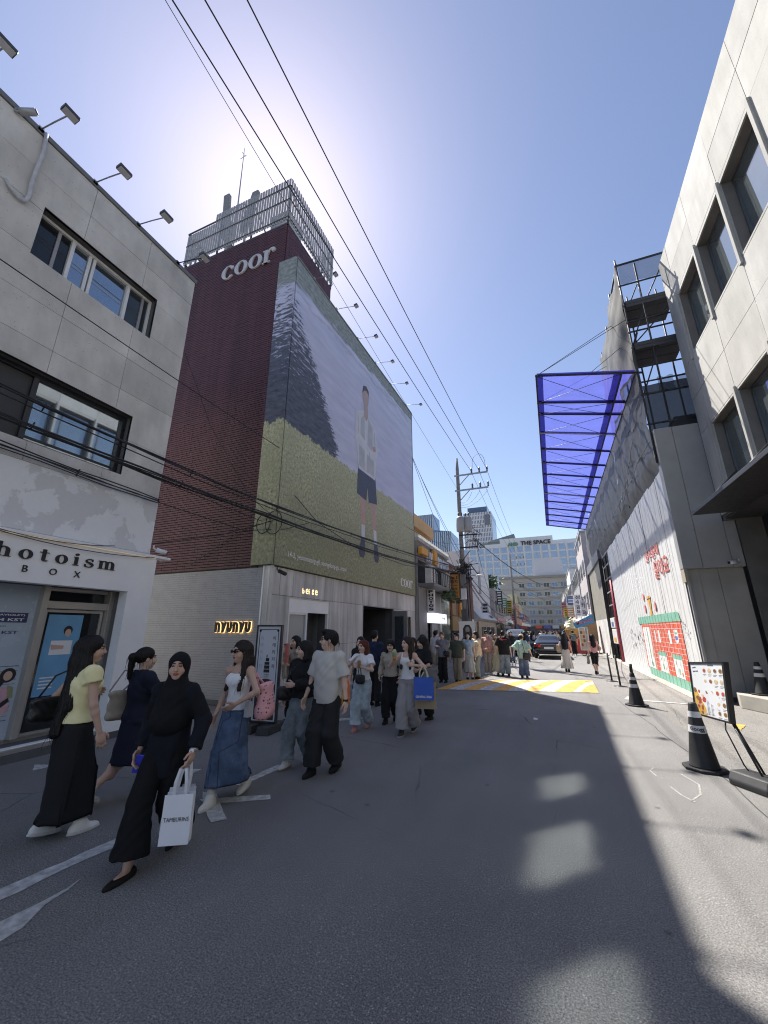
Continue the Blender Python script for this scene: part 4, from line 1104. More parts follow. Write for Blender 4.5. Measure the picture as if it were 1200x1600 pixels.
g = MB(); g.grid(lambda a, b_: (3.9 + a * .42, 13.36 + .05 * math.sin(a * 9 + b_ * 16), 8.95 + b_ * .5), 16, 16); g.build('end_net', nets, sc)
g = MB(); g.grid(lambda a, b_: (4.4 + a * .6, 13.36 + .05 * math.sin(a * 12 + b_ * 13), 8.95 + b_ * .45), 16, 16); g.build('end_net', nets, sc)
g = MB(); g.grid(lambda a, b_: (3.48 + a * 1.5, 13.36 + .02 * math.sin(a * 14 + b_ * 8), 13.32 + b_ * .86), 16, 10); g.build('end_net', nets, sc)
g = MB(); g.grid(lambda a, b_: (3.46 + .04 * math.sin(b_ * 30) * a, 13.42 + a * 1.2, 9.0 + b_ * 4.8), 6, 30); g.build('end_net', netd, sc)
# rope lashed along the netting
g = MB()
for (a, c) in (((3.36, 13.6, 12.2), (3.33, 16.5, 9.9)), ((3.36, 13.4, 7.3), (3.36, 36, 6.9)), ((3.36, 13.5, 8.9), (3.38, 20, 6.5))):
    a, c = Vector(a), Vector(c); g.tube([a.lerp(c, t / 14) + Vector((-.05 * (t % 2), 0, .04 * math.sin(t * 2.2))) for t in range(15)], .014, 4)
g.build('rope', M('rope', (.25, .24, .22), .8), sc, kind='stuff')
g = MB(); g.box(4.7, 12, 15.3, 37, 0, 8.9); g.build('site_building', M('site_dark', (.10, .10, .105), .85, .2), label='dark unfinished building behind the scaffold netting', cat='building')
aw = thing('blue_awning', 'long blue mesh awning stretched over the street from the scaffold', 'awning', (3.45, 13.45, 9.8))
ya = [13.45, 15.35, 16.3, 18.1] + [18.1 + 1.83 * k for k in range(1, 11)]
X0, Z0, X1, Z1 = .40, 10.50, 3.40, 9.82
def ap(t, y, dz=0): return Vector((X0 + (X1 - X0) * t, y, Z0 + (Z1 - Z0) * t + dz))
for i in range(len(ya) - 1):
    g = MB(); g.grid(lambda a, b_: ap(.0 + a, ya[i] + (ya[i + 1] - ya[i]) * b_, .07 - .06 * math.sin(math.pi * a) * math.sin(math.pi * b_) + .012 * math.sin(a * 23 + i) * math.sin(b_ * 8 + i)), 14, 8); g.build('mesh_panel', blue, aw)
for i, y in enumerate(ya):
    g = MB(); g.tube([ap(-.01, y), ap(1.06, y)], .035, 6); g.build('cross_bar', M('bar_white', (.45, .45, .48), .5) if i in (3, 8) else pole_m, aw)
    g = MB(); g.quad(ap(.01, y - .09, .045), ap(.99, y - .09, .045), ap(.99, y + .09, .045), ap(.01, y + .09, .045)); g.build('hem', blue2, aw)
for t in (.0, .87, 1.0):
    g = MB(); g.tube([ap(t, 13.4), ap(t, ya[-1])], .03, 6); g.build('side_rail', pole_m, aw)
for t0, t1 in ((.005, .075), (.80, .87)):
    g = MB(); g.quad(ap(t0, 13.45, .05), ap(t1, 13.45, .05), ap(t1, ya[-1], .05), ap(t0, ya[-1], .05)); g.build('hem', blue2, aw)
for i in range(len(ya) - 1):
    for a, c in ((0, .87), (.87, 0)):
        g = MB(); g.tube([ap(a, ya[i], -.02), ap(c, ya[i + 1], -.02)], .009, 4); g.build('stay_wire', wire_black, aw)
for a, c in ((ap(.0, 13.45), (3.45, 14.3, 12.6)), (ap(.55, 13.45), (3.45, 14.0, 11.4)), (ap(0, 15.4), (3.45, 17, 12.6)), (ap(0, 13.45, 0), (3.45, 13.4, 11.9))):
    g = MB(); g.tube([a, c], .010, 4); g.build('stay_wire', wire_black, aw)

# ================================================================== right side farther down the street
dk = thing('pipe_bay', 'dark gap with ladder frame, red pipes and meter boxes beyond the hoarding', 'wall', (3.5, 28, 0))
g = MB(); g.box(3.75, 4.2, 26.95, 30.2, 0, 2.9); g.build('wall', M('bay_wall', (.42, .41, .40), .8, .15, 2), dk)
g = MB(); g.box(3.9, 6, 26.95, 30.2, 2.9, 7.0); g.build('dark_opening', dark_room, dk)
for y in (27.1, 28.4, 29.9):
    g = MB(); g.box(3.5, 3.58, y, y + .08, 0, 6.4); g.build('ladder_post', black_metal, dk)
for z in (3.2, 4.0, 4.8, 5.6, 6.3):
    g = MB(); g.box(3.5, 3.58, 27.18, 29.9, z, z + .07); g.build('rung', galv, dk)
rp = M('pipe_red', (.33, .04, .06), .45, .15)
for d in (0, .22):
    g = MB(); g.tube([(3.45, 27.0 + d, 4.6), (3.45, 27.1 + d, 2.4), (3.45, 26.98 + d, 1.2), (3.45, 26.96 + d, .0)], .06, 8); g.build('pipe', rp, dk)
mbx = M('meter_box', (.62, .62, .6), .5, .08)
for (y0, y1, z0, z1, c) in ((27.5, 29.3, 1.85, 2.45, (.1, .15, .4)), (27.3, 29.2, .95, 1.8, (.65, .34, .06))):
    g = MB(); g.box(3.36, 3.74, y0, y1, z0, z1); bx = g.build('meter_box', mbx, dk, bevel=.03)
    g = MB(); g.box(3.35, 3.359, y0 + .5, y1 - .5, z0 + .1, z0 + .35); g.build('sticker', M('st%d' % int(c[0] * 99), c, .5), bx)
gt = thing('gate_frame', 'tall black framed gate of cream corrugated panels over a concrete wall', 'gate', (3.4, 34, 0))
ff = Frame((3.4, 0, 0), (0, -1, 0), (-1, 0, 0))
g = MB(); ff.box(g, -39.4, -30.2, -.1, .1, 6.35, 7.0); g.build('head_beam', M('beam_grey', (.2, .2, .21), .5), gt)
for u_ in (-39.4, -30.3): 
    g = MB(); ff.box(g, u_, u_ + .16, -.1, .1, 0, 6.35); g.build('post', black_metal, gt)
cream = M('cream_tin', (.52, .50, .43), .6, .1, 2)
for k in range(10):
    g = MB(); a = -39.2 + .885 * k
    for j in range(4): ff.box(g, a + j * .22, a + j * .22 + .17, -.06, -.02 + .02 * (j % 2), 2.5, 6.3)
    g.build('gate_panel', cream, gt)
for k in range(4):
    g = MB(); a = -39.2 + 2.2 * k; ff.box(g, a, a + 2.19, -.12, .0, 0, 2.48); g.build('wall_panel', conc_board, gt)
g = MB(); g.box(4.3, 12, 27, 40, 0, 7.6); g.build('shed_behind', M('shed', (.24, .23, .23), .8, .2), label='dark building mass behind the cream gate', cat='building')
def simple_block(name, label, x0, x1, y0, y1, h, mat, side, floors=(3.2, 3.0), win=None, group=None, cat='building', sign=None):
    """plain far building: walls, roof edge, recessed windows in rows on its street side and on the end facing the camera"""
    t = thing(name, label, cat, ((x0 + x1) / 2, (y0 + y1) / 2, 0), 0, group)
    g = MB(); g.box(x0, x1, y0, y1, 0, h); g.build('wall', mat, t)
    g = MB(); g.box(x0 - .08, x1 + .08, y0 - .08, y1 + .08, h, h + .18); g.build('roof_edge', M('roof_edge', (.35, .34, .33), .6), t)
    xs_ = x1 if side < 0 else x0
    nx = 1 if side < 0 else -1
    z = floors[0]
    while z < h - 1.2:
        n_ = max(1, int((y1 - y0) / 2.4))
        for k in range(n_):
            a = y0 + (k + .22) * (y1 - y0) / n_; c = y0 + (k + .78) * (y1 - y0) / n_
            g = MB(); g.box(min(xs_, xs_ + nx * .05), max(xs_, xs_ + nx * .05), a, c, z + .5, z + 1.9); w_ = g.build('window', M('far_frame', (.3, .3, .3), .5), t)
            g = MB(); g.box(min(xs_ + nx * .02, xs_ + nx * .06), max(xs_ + nx * .02, xs_ + nx * .06), a + .1, c - .1, z + .6, z + 1.8); g.build('pane', win or glass_mid, w_)
        z += floors[1]
    g = MB(); a = xs_ + nx * .04; g.box(min(xs_, a), max(xs_, a), y0 + .4, y1 - .4, .1, 2.5); g.build('shopfront', glass_dark, t)
    g = MB(); a = xs_ + nx * .25; g.box(min(xs_, a), max(xs_, a), y0 + .1, y1 - .1, 2.55, 3.1); g.build('fascia', sign or white_paint, t)
    return t
simple_block('shop_building', 'tall pale building beyond the cream gate on the right', 3.3, 12, 41, 50, 10.6, M('blk1', (.46, .42, .42), .8), 1)
simple_block('shop_building', 'grey block behind the hanging vertical signs on the right', 3.2, 12, 50.2, 63, 8.3, M('blk2', (.34, .34, .35), .8), 1)
simple_block('shop_building', 'white narrow block on the right past the vertical signs', 3.0, 12, 63.2, 76, 10.2, M('blk3', (.6, .6, .6), .8), 1)
simple_block('shop_building', 'beige block far down the right side of the street', 2.9, 12, 76.2, 96, 8.5, M('blk4', (.5, .45, .36), .8), 1)
simple_block('shop_building', 'last grey block on the right before the street end', 2.9, 12, 96.2, 118, 9.5, M('blk5', (.4, .4, .4), .8), 1)
for i, (y, z0, z1, w_, body) in enumerate(((47.2, 3.3, 5.3, .75, '성수골목'), (51.5, 3.3, 5.0, .7, '디저트'), (43.5, 3.0, 4.4, .6, '카페'))):
    t = thing('vertical_sign', ['largest white vertical sign, leftmost of the three over the ice cream stand', 'white vertical sign farthest back on the right side of the street', 'small white vertical sign nearest the cream gate'][i], 'sign', (2.9, y, z0), 0, 'white vertical signs on the right')
    fv = Frame((0, y, 0), (1, 0, 0), (0, -1, 0)); xx = 2.3 + .15 * i
    g = MB(); fv.box(g, xx, xx + w_, -.12, .12, z0, z1); g.build('board', print_white, t)
    g = MB()
    for k, ch in enumerate(body): text_on(fv, g, ch, xx + .13, xx + w_ - .13, z1 - (k + .92) * (z1 - z0) / len(body), .122, height=(z1 - z0) / len(body) * .75, extrude=.002, bold=.02)
    g.build('characters', navy_p, t, kind='stuff')
    g = MB(); fv.box(g, xx + w_, 3.3, -.03, .03, z1 - .3, z1 - .22); g.build('bracket', black_metal, t)
# ================================================================== left side beyond the billboard store
def winset(t, fr, rects, frame_m, pane_m, n=0.0, w=.05):
    for (a, c, z0, z1) in rects:
        g = MB(); fr.frame(g, a, c, n - .03, n + .05, z0, z1, w); o = g.build('window', frame_m, t)
        g = MB(); fr.box(g, a + w, c - w, n - .02, n + .005, z0 + w, z1 - w); g.build('pane', pane_m, o)
fl2 = Frame((-6.1, 0, 0), (0, 1, 0), (1, 0, 0))
s1 = thing('cafe_building', 'grey two-storey building with orange and white roof letters and a balcony', 'building', (-6.1, 22.5, 0))
BAL = (19.45, 22.3, 4.05, 5.25); BW = (22.7, 25.0, 4.0, 5.2); DR = (20.75, 23.5, 0, 2.1)
g = MB()
for q in holed((19.25, 25.9, 0, 6.2), [BAL, BW, DR]): fl2.box(g, q[0], q[1], -.3, 0, q[2], q[3])
g.box(-13, -7.6, 19.3, 25.9, 0, 6.1); g.build('wall', streaky('cafe_grey', (.34, .34, .33), .2), s1)
g = MB(); fl2.box(g, 19.25, 25.95, -.3, .12, 6.2, 6.38); g.build('parapet', M('parapet', (.42, .41, .4), .8, .2), s1)
g = MB(); fl2.box(g, 19.4, 25.2, -.02, .85, 3.86, 4.0); balc = g.build('balcony', M('balc', (.16, .16, .16), .6), s1)
g = MB()
for k in range(14): fl2.box(g, 19.45 + k * .43, 19.48 + k * .43, .8, .83, 4.0, 4.75)
fl2.box(g, 19.4, 25.2, .79, .84, 4.72, 4.77); g.build('railing', black_metal, balc, kind='stuff')
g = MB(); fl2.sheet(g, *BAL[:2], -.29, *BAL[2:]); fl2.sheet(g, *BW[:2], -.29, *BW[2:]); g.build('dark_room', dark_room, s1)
winset(s1, fl2, [(22.7, 23.4, 4.0, 5.2), (23.45, 24.2, 4.0, 5.2), (24.25, 25.0, 4.0, 5.2)], black_metal, glass_dark, -.15)
orange = M('sign_orange', (.70, .34, .045), .5, .08, 3); lime = M('sign_lime', (.6, .55, .08), .5)
for i, (a, c, z0, z1, mt) in enumerate(((19.35, 20.5, 5.5, 5.9, orange), (21.9, 22.4, 5.3, 6.15, M('sign_orange', (1, 1, 1))))):
    g = MB(); fl2.box(g, a, c, .05, .3, z0, z1); g.build('sign_block', mt, s1, bevel=.05)
for ch, u_ in (('L', 20.8), ('V', 21.35), ('I', 22.55), ('P', 23.05), ('S', 23.6), ('G', 24.15), ('O', 24.75), ('T', 25.35)):
    g = MB(); text_on(fl2, g, ch, u_, None, 5.32, .05, height=.62, extrude=.05, bold=.05); g.build('letter', print_white, s1)
bulb = M('bulb', (.9, .88, .8), .3, .02)
g = MB()
for k in range(70): fl2.box(g, 19.3 + k * .095, 19.36 + k * .095, .1, .16, 6.40 + .06 * (k % 2), 6.46 + .06 * (k % 2))
g.build('bulb_string', bulb, s1, kind='stuff')
def aircon(loc, label):
    t = thing('air_conditioner', label, 'air conditioner', loc); x, y, z = loc
    g = MB(); g.box(x - .17, x + .17, y, y + .85, z, z + .95); g.build('casing', M('ac_case', (.6, .6, .6), .5, .08), t, bevel=.02)
    g = MB()
    for k in range(9): g.box(x + .171, x + .18, y + .08, y + .6, z + .12 + k * .085, z + .15 + k * .085)
    g.build('grille', mid_grey, t, kind='stuff')
aircon((-5.6, 19.6, 4.0), 'white outdoor air conditioner unit at the left end of the cafe balcony')
aircon((-5.6, 22.9, 4.0), 'white air conditioner unit at the right end of the cafe balcony')
# planting under the balcony
def leaves(name, label, spots, mat, n, r, parent=None, cat='plant', kind=None, seed=1):
    g = MB(); rn = random.Random(seed)
    for k in range(n):
        c = Vector(rn.choice(spots)) + Vector((rn.gauss(0, r[0]), rn.gauss(0, r[1]), rn.gauss(0, r[2])))
        d = Vector((rn.uniform(-1, 1), rn.uniform(-1, 1), rn.uniform(-1, 1))).normalized(); e = d.orthogonal(); s_ = rn.uniform(.5, 1.1) * r[3]
        g.quad(c - d * s_, c + e * s_ * .5, c + d * s_, c - e * s_ * .5)
    return g.build(name, mat, parent, label=label, cat=cat if label else None)
leaf = M('leaf', (.05, .085, .03), .6, .5, 8); leaf2 = M('leaf_pale', (.10, .13, .06), .6, .5, 8)
pl = thing('hanging_plant', 'dark green plant hanging under the cafe balcony', 'plant', (-5.4, 24, 3.7))
leaves('foliage', None, [(-5.4, 22.5 + .25 * k, 3.75) for k in range(14)], leaf, 500, (.15, .1, .14, .12), pl)
g = MB(); g.tube([(-5.45, 22.4, 3.85), (-5.45, 26, 3.85)], .03); g.build('stem', M('twig', (.08, .06, .04), .8), pl)
# lower facade: dark metal panels, door, glass
for a, c, z0, z1, mt in ((19.3, 20.7, .1, 3.8, mid_grey), (20.75, 23.5, 2.62, 3.8, M('panel_grey', (.22, .22, .22), .5, .1)), (23.55, 23.75, .1, 3.8, M('pier', (.5, .5, .48), .7))):
    g = MB(); fl2.box(g, a, c, .0, .06, z0, z1); g.build('facade_panel', mt, s1)
g = MB(); fl2.sheet(g, 20.75, 23.5, -.29, 0, 2.1); g.build('doorway', dark_room, s1)
g = MB(); fl2.box(g, 22.1, 23.5, -.2, -.1, .05, 2.1); g.build('door', mid_grey, s1)
g = MB(); fl2.box(g, 20.72, 23.55, .0, .4, 2.1, 2.6); lb = g.build('light_box', M('lightbox', (.75, .74, .9), .4, emit=(.8, .8, 1), estr=.55), s1)
g = MB(); text_on(fl2, g, 'hyojjn', 22.5, 23.2, 2.27, .401, height=.18, extrude=.002); g.build('characters', print_black, lb, kind='stuff')
for k in range(3):
    for j, (z0, z1) in enumerate(((.15, 1.9), (1.95, 3.5))):
        a = 23.8 + .7 * k; g = MB(); fl2.box(g, a, a + .66, .0, .05, z0, z1); g.build('glass_panel', glass('green_glass', (.17, .22, .19), .08, .4), s1)
ps = thing('vertical_sign', 'white vertical sign reading PHOTOS in black slab letters', 'sign', (-5.7, 20.8, 2.6))
fp = Frame((0, 20.75, 0), (1, 0, 0), (0, -1, 0))
g = MB(); fp.box(g, -5.98, -5.62, -.07, .07, 2.66, 3.78); g.build('board', print_white, ps)
for i, ch in enumerate('PHOTOS'):
    g = MB(); text_on(fp, g, ch, -5.93, -5.67, 3.78 - (i + 1) * .18 + .01, .072, height=.15, extrude=.002, bold=.06); g.build('letter', print_black, ps)
g = MB(); g.tube([(-6.12, 20.75, 3.5), (-5.97, 20.75, 3.5)], .02); g.tube([(-6.12, 20.75, 2.65), (-5.97, 20.75, 2.65)], .02); g.build('bracket', black_metal, ps, kind='stuff')
def hang_sign(x0, x1, y, z0, z1, label, lines, mat, mt2, group=None):
    t = thing('hanging_sign', label, 'sign', ((x0 + x1) / 2, y, z0), 0, group)
    f = Frame((0, y, 0), (1, 0, 0), (0, -1, 0))
    g = MB(); f.box(g, x0, x1, -.12, .12, z0, z1); g.build('board', mat, t, bevel=.01)
    g = MB(); f.frame(g, x0 - .03, x1 + .03, -.13, .13, z0 - .03, z1 + .03, .03); g.build('sign_frame', black_metal, t)
    for body, a, h in lines:
        g = MB(); text_on(f, g, body, x0 + .12, x1 - .1, z0 + a * (z1 - z0), .122, height=h, extrude=.002, bold=.03); g.build('characters', mt2, t, kind='stuff')
    g = MB(); g.tube([(x0 - .4, y, z1 - .15), (x0, y, z1 - .15)], .025); g.build('bracket', black_metal, t)
hang_sign(-5.72, -4.93, 24.0, 3.55, 4.96, 'large orange hanging sign with dark lettering beside the utility pole', [('No.1', .80, .17), ('빈티지', .62, .2), ('SELECT SHOP', .5, .08), ('커피맛', .32, .17), ('숙성도 카츠', .16, .17), ('OPEN', .05, .09)], M('sign_ochre', (.42, .20, .035), .5, .12, 2), print_black)
hang_sign(-6.35, -5.92, 25.6, 4.3, 5.45, 'small orange hanging sign left of the large orange sign', [('맛', .7, .2), ('있', .42, .2), ('다', .12, .2)], orange, print_black)
# brick shop
s2 = thing('brick_shop', 'low red brick shop behind the utility pole', 'building', (-6.1, 31, 0))
bm = M('shop_brick', (.25, .115, .085), .8, .2, 4)
g = MB(); g.box(-13, -6.14, 26.0, 35.0, 0, 5.9); g.build('wall', M('shop_core', (.2, .15, .13), .9), s2)
bricks(fl2, s2, bm, 26.0, 35.0, 2.9, 5.95, .4, .15, gap=.02, n1=-.02, jit=.012)
bricks(Frame((0, 26.0, 0), (1, 0, 0), (0, -1, 0)), s2, bm, -8.5, -6.1, 2.9, 6.5, .4, .15, gap=.02, n1=.02, jit=.012)
g = MB(); g.prism([(-8.5, 25.99, 5.9), (-6.05, 25.99, 5.9), (-6.05, 25.99, 6.1), (-8.5, 25.99, 7.2)], (0, 9, 0)); g.build('roof', M('dark_roof', (.16, .12, .11), .7), s2)
g = MB(); fl2.box(g, 26.2, 34.8, -.03, .02, .1, 2.6); g.build('shopfront', glass_dark, s2)
for a, c, z0, z1, mt in ((26.4, 27.5, 2.7, 3.9, M('wood_panel', (.33, .2, .08), .6, .2, 3)), (26.3, 28.5, 1.7, 2.6, M('wood_panel', (1, 1, 1))), (29, 30.5, 2.6, 3.6, orange)):
    g = MB(); fl2.box(g, a, c, .0, .12, z0, z1); g.build('sign_panel', mt, s2)
g = MB()
for k, (u_, z) in enumerate(((26.9, 1.35), (28.2, 1.3), (29.6, 1.2))):
    pts = oval(u_, z, .25, .25, 14); fl2.poly(g, pts, .05, .05)
g.build('round_plate', print_white, s2, kind='stuff')
# white shop with flared front
s3 = thing('white_shop', 'white clad shop with a flared lower edge and a slot window', 'building', (-6.1, 42, 0))
wc = M('white_clad', (.66, .66, .67), .6, .05, 1.5)
g = MB(); g.prism([(-13, 36, 0), (-13, 36, 8.4), (-7.9, 36, 8.75), (-6.5, 36, 8.2), (-6.45, 36, 3.6), (-5.7, 36, 2.7), (-6.2, 36, 2.5), (-6.2, 36, 0)], (0, 12, 0)); g.build('wall', wc, s3)
f3 = Frame((-6.46, 0, 0), (0, 1, 0), (1, 0, 0))
g = MB(); f3.box(g, 40.6, 41.9, .0, .05, 5.2, 7.4); g.build('slot_window', M('slot', (.2, .2, .2), .5), s3)
for k in range(9):
    z = 3.7 + k * .5; g = MB(); f3.box(g, 36.02, 47.98, -.01, .025, z, z + .47) if z < 5 else (f3.box(g, 36.02, 40.55, -.01, .025, z, z + .47), f3.box(g, 41.95, 47.98, -.01, .025, z, z + .47)); g.build('clad_board', wc, s3)
g = MB(); fl2.box(g, 36.5, 47.8, -.08, .1, .1, 2.45); g.build('shopfront', M('shop_warm', (.34, .26, .17), .4, .3, 1.5), s3)
for k in range(3):
    g = MB(); fl2.box(g, 38 + k * 3, 40.4 + k * 3, .1, .13, .5, 2.0); g.build('pane', glass_mid, s3)
g = MB(); g.quad((-5.85, 43.4, 2.95), (-5.85, 45.2, 2.95), (-6.05, 45.2, 3.2), (-6.05, 43.4, 3.2)); g.v = [(x + .02, y, z) for x, y, z in g.v]; g.build('name_plate', print_black, s3)
pink = M('pink_fascia', (.62, .32, .33), .6, .08); coral = M('coral_wall', (.55, .25, .20), .7, .12)
simple_block('shop_building', 'grey shop with a pink fascia after the white flared shop', -13, -6.0, 48.2, 57, 6.2, M('blkL1', (.40, .37, .37), .8), -1, sign=pink)
simple_block('shop_building', 'pale grey shop with a white fascia on the left', -13, -6.0, 57.2, 68, 6.6, M('blkL2', (.5, .5, .48), .8), -1)
simple_block('shop_building', 'mint coloured block rising behind the left hand shops', -20, -9, 60, 75, 9.5, M('blkL3', (.42, .52, .47), .8), -1)
simple_block('shop_building', 'coral painted shop far along the left side', -13, -5.8, 68.2, 84, 6.0, coral, -1, sign=coral)
simple_block('shop_building', 'yellowish narrow building on the left near the second pole', -13, -6.0, 84.2, 96, 8.5, M('blkL4', (.55, .48, .28), .8), -1)
simple_block('shop_building', 'last grey shop on the left before the street end', -13, -6.0, 96.2, 122, 6.5, M('blkL5', (.36, .36, .37), .8), -1)
pl = thing('roof_tree', 'small dark tree on a roof above the left hand shops', 'tree', (-9.5, 66, 6.6))
leaves('crown', None, [(-9.5, 66, 9), (-9, 66, 9.3), (-10.2, 66, 8.8), (-8.6, 66, 8.7)], leaf, 900, (.7, .7, .45, .3), pl)
g = MB(); g.tube([(-9.5, 66, 6.5), (-9.45, 66, 9)], [.15, .05]); g.build('trunk', M('twig', (1, 1, 1)), pl)
# orange building peeping over the billboard store's end
oh = thing('orange_house', 'orange topped block peeping over the cafe roof behind the billboard', 'building', (-12, 30, 0))
g = MB(); g.box(-16, -9.3, 28, 33, 0, 9.3); g.build('wall', M('cream_wall', (.55, .5, .42), .8), oh)
g = MB(); g.box(-16, -8.9, 27.6, 33.2, 9.3, 10.3); g.build('roof', M('orange_roof', (.62, .33, .10), .6), oh)

# ================================================================== far end of the street
fo = thing('office_block', 'concrete office block of six storeys closing the street end', 'building', (-1, 130, 0))
fe = Frame((0, 130, 0), (1, 0, 0), (0, -1, 0))
cf = M('office_conc', (.38, .365, .335), .8, .12, .3)
g = MB(); g.box(-14, 5.6, 130, 145, 0, 16.8); g.build('wall', cf, fo)
g = MB(); fe.box(g, -14.2, 5.8, -.1, .5, 16.8, 17.5); g.build('roof_edge', M('office_band', (.27, .25, .22), .8), fo)
for r in range(5):
    for k in range(6):
        x = -8.4 + k * 2.35; z = 3.4 + r * 2.65
        g = MB(); fe.box(g, x, x + 1.65, -.05, .05, z, z + 1.35); w_ = g.build('window', M('far_frame2', (.5, .5, .48), .6), fo)
        g = MB(); fe.box(g, x + .1, x + .78, .04, .06, z + .1, z + 1.25); fe.box(g, x + .87, x + 1.55, .04, .06, z + .1, z + 1.25); g.build('pane', [glass_dark, glass_mid, glass('pane_blue', (.12, .18, .3), .1, .4)][(r * 3 + k * 2) % 3], w_, kind='stuff')
    g = MB(); fe.box(g, -14, 5.6, .0, .25, 2.9 + r * 2.65, 3.1 + r * 2.65); g.build('ledge', cf, fo)
g = MB(); fe.box(g, -12, 5, .0, .3, .2, 2.7); g.build('shopfront', M('far_shops', (.10, .09, .10), .6, .6, .7), fo)
for k, c in enumerate(((.65, .12, .06), (.15, .16, .4), (.6, .6, .6), (.5, .3, .08))):
    g = MB(); fe.box(g, -4.8 + k * 2.3, -3.0 + k * 2.3, .3, .5, 2.1, 3.0); g.build('shop_sign', M('fsign%d' % k, c, .5), fo)
rb = thing('roof_hoarding', 'blank white rooftop hoarding on the office block', 'billboard', (0, 131, 17))
g = MB(); g.hexa([(-4.2, 131, 17.5), (4.9, 131, 17.5), (4.9, 131.4, 17.5), (-4.2, 131.4, 17.5), (-3.9, 131, 23), (4.4, 131, 22.6), (4.4, 131.4, 22.6), (-3.9, 131.4, 23)]); g.build('board', M('blank_board', (.55, .56, .60), .7, .05, .2), rb)
g = MB()
for x in (-3.5, 0, 3.5): g.tube([(x, 131.4, 17.5), (x, 131.4, 22.5)], .15); g.tube([(x, 133.5, 17.5), (x, 131.5, 21)], .12)
g.build('support', mid_grey, rb, kind='stuff')
ht = thing('hotel_building', 'white gridded hotel building topped with THE SPACE lettering', 'building', (-8, 190, 0))
fhh = Frame((0, 190, 0), (1, 0, 0), (0, -1, 0)); hw = M('hotel_white', (.66, .68, .70), .6, .05, .1)
g = MB(); g.box(-42, 17, 190, 210, 0, 39.0); g.box(-19, 4, 190, 205, 39.0, 42.6); g.box(-26, 17, 190.01, 205, 39.0, 40.4); g.build('wall', hw, ht)
gb_ = glass('hotel_glass', (.30, .37, .47), .15, .5)
b0 = MB(); fhh.box(b0, 0, 2.5, -.1, .12, 0, 2.7); fme = b0.mesh('window', M('hotel_frame', (.52, .54, .56), .5), Matrix.Translation((0, -190, 0)))
b1 = MB(); fhh.box(b1, .12, 2.38, .1, .14, .12, 2.58); pme = b1.mesh('pane', gb_, Matrix.Translation((0, -190, 0)))
for r in range(9):
    for k in range(16):
        x = -40 + k * 3.55; z = 9.5 + r * 3.3
        if x > 14.3: continue
        w_ = inst('window', fme, ht, (0, 0, 0)); w_.location = WM[ht.name].inverted() @ Vector((x, 190, z)); WM[w_.name] = Matrix.Translation((x, 190, z))
        inst('pane', pme, w_, (0, 0, 0)).location = (0, 0, 0)
for k in range(16): 
    x = -37.0 + k * 3.55
    g = MB(); fhh.box(g, x - .25, x + .25, .02, .3, 8, 39.0); g.build('mullion', hw, ht)
g = MB(); text_on(fhh, g, 'THE SPACE', -9.8, 3.0, 38.9, .35, height=1.9, extrude=.1, bold=.03); g.build('letters', print_black, ht)
g = MB(); text_on(fhh, g, 'AND', -15.6, -11.0, 38.85, .35, height=1.7, extrude=.1, bold=.06); g.build('letters', M('sign_green', (.10, .26, .15), .5), ht)
t1 = thing('glass_tower', 'grey tower with vertical white fins behind the utility pole', 'building', (-39, 270, 0))
ftw = Frame((0, 260, 0), (1, 0, 0), (0, -1, 0))
g = MB(); g.box(-48.5, -30, 260, 285, 0, 77); g.box(-46, -33, 264, 280, 77, 82); g.build('wall', glass('tower_glass', (.10, .14, .20), .15, .3), t1)
fin_m = M('tower_fin', (.62, .63, .66), .6)
fb0 = MB(); fb0.box(-.3, .3, 259.4, 260, 0, 77); fme = fb0.mesh('fin', fin_m)
for k in range(18): inst('fin', fme, t1, (-48 + k * 1.03, 0, 0))
fb0 = MB(); fb0.box(-48.6, -29.9, 259.5, 260, -.35, .35); fme = fb0.mesh('floor_band', fin_m)
for k in range(24): inst('floor_band', fme, t1, (0, -.05, 6 + k * 3 if k < 16 else 6 + k * 3))
g = MB(); g.box(-34.5, -31, 259, 259.5, 68, 75); g.build('roof_logo', M('logo_panel', (.16, .17, .2), .5), t1)
t2 = thing('glass_tower', 'blue glass tower with sloping top left of the utility pole', 'building', (-72, 260, 0))
g = MB(); g.prism([(-92, 260, 0), (-57.5, 260, 0), (-57.5, 260, 66), (-70, 260, 68), (-92, 260, 72)], (0, 25, 0)); g.box(-86, -70, 262, 280, 66, 80); g.build('wall', glass('tower_blue', (.13, .20, .28), .12, .4), t2)
fb0 = MB(); fb0.box(-.28, .28, 259.5, 260, 0, 66); fme = fb0.mesh('fin', M('fin_pale', (.50, .54, .58), .5))
for k in range(24): inst('fin', fme, t2, (-91.5 + k * 1.45, 0, 0))
fb0 = MB(); fb0.box(-.28, .28, 261.5, 262, 66, 80); fme = fb0.mesh('fin', M('fin_pale', (1, 1, 1)))
for k in range(11): inst('fin', fme, t2, (-85.5 + k * 1.5, 0, 0))
t3 = thing('far_block', 'dark rooftop block behind the white hotel', 'building', (-24, 230, 0))
g = MB(); g.box(-34, -17, 232, 245, 0, 50); g.build('wall', M('far_dark', (.14, .17, .19), .7, .2, .2), t3)
g = MB(); g.hexa([(-30, 231, 50), (-15, 231, 50), (-15, 245, 50), (-30, 245, 50), (-28, 231, 51), (-15, 231, 54), (-15, 245, 54), (-28, 245, 51)]); g.build('roof', M('far_dark', (1, 1, 1)), t3)
far = MB()
rf = random.Random(8)
for (x0, x1, y0, h, lab) in ((17.5, 40, 160, 24, 'plain grey block behind the right hand shops'), (-75, -44, 170, 20, 'pale far block behind the left hand shops')):
    g = MB(); g.box(x0, x1, y0, y0 + 20, 0, h); g.build('far_block', M('far_grey', (.4, .4, .42), .8), label=lab, cat='building')

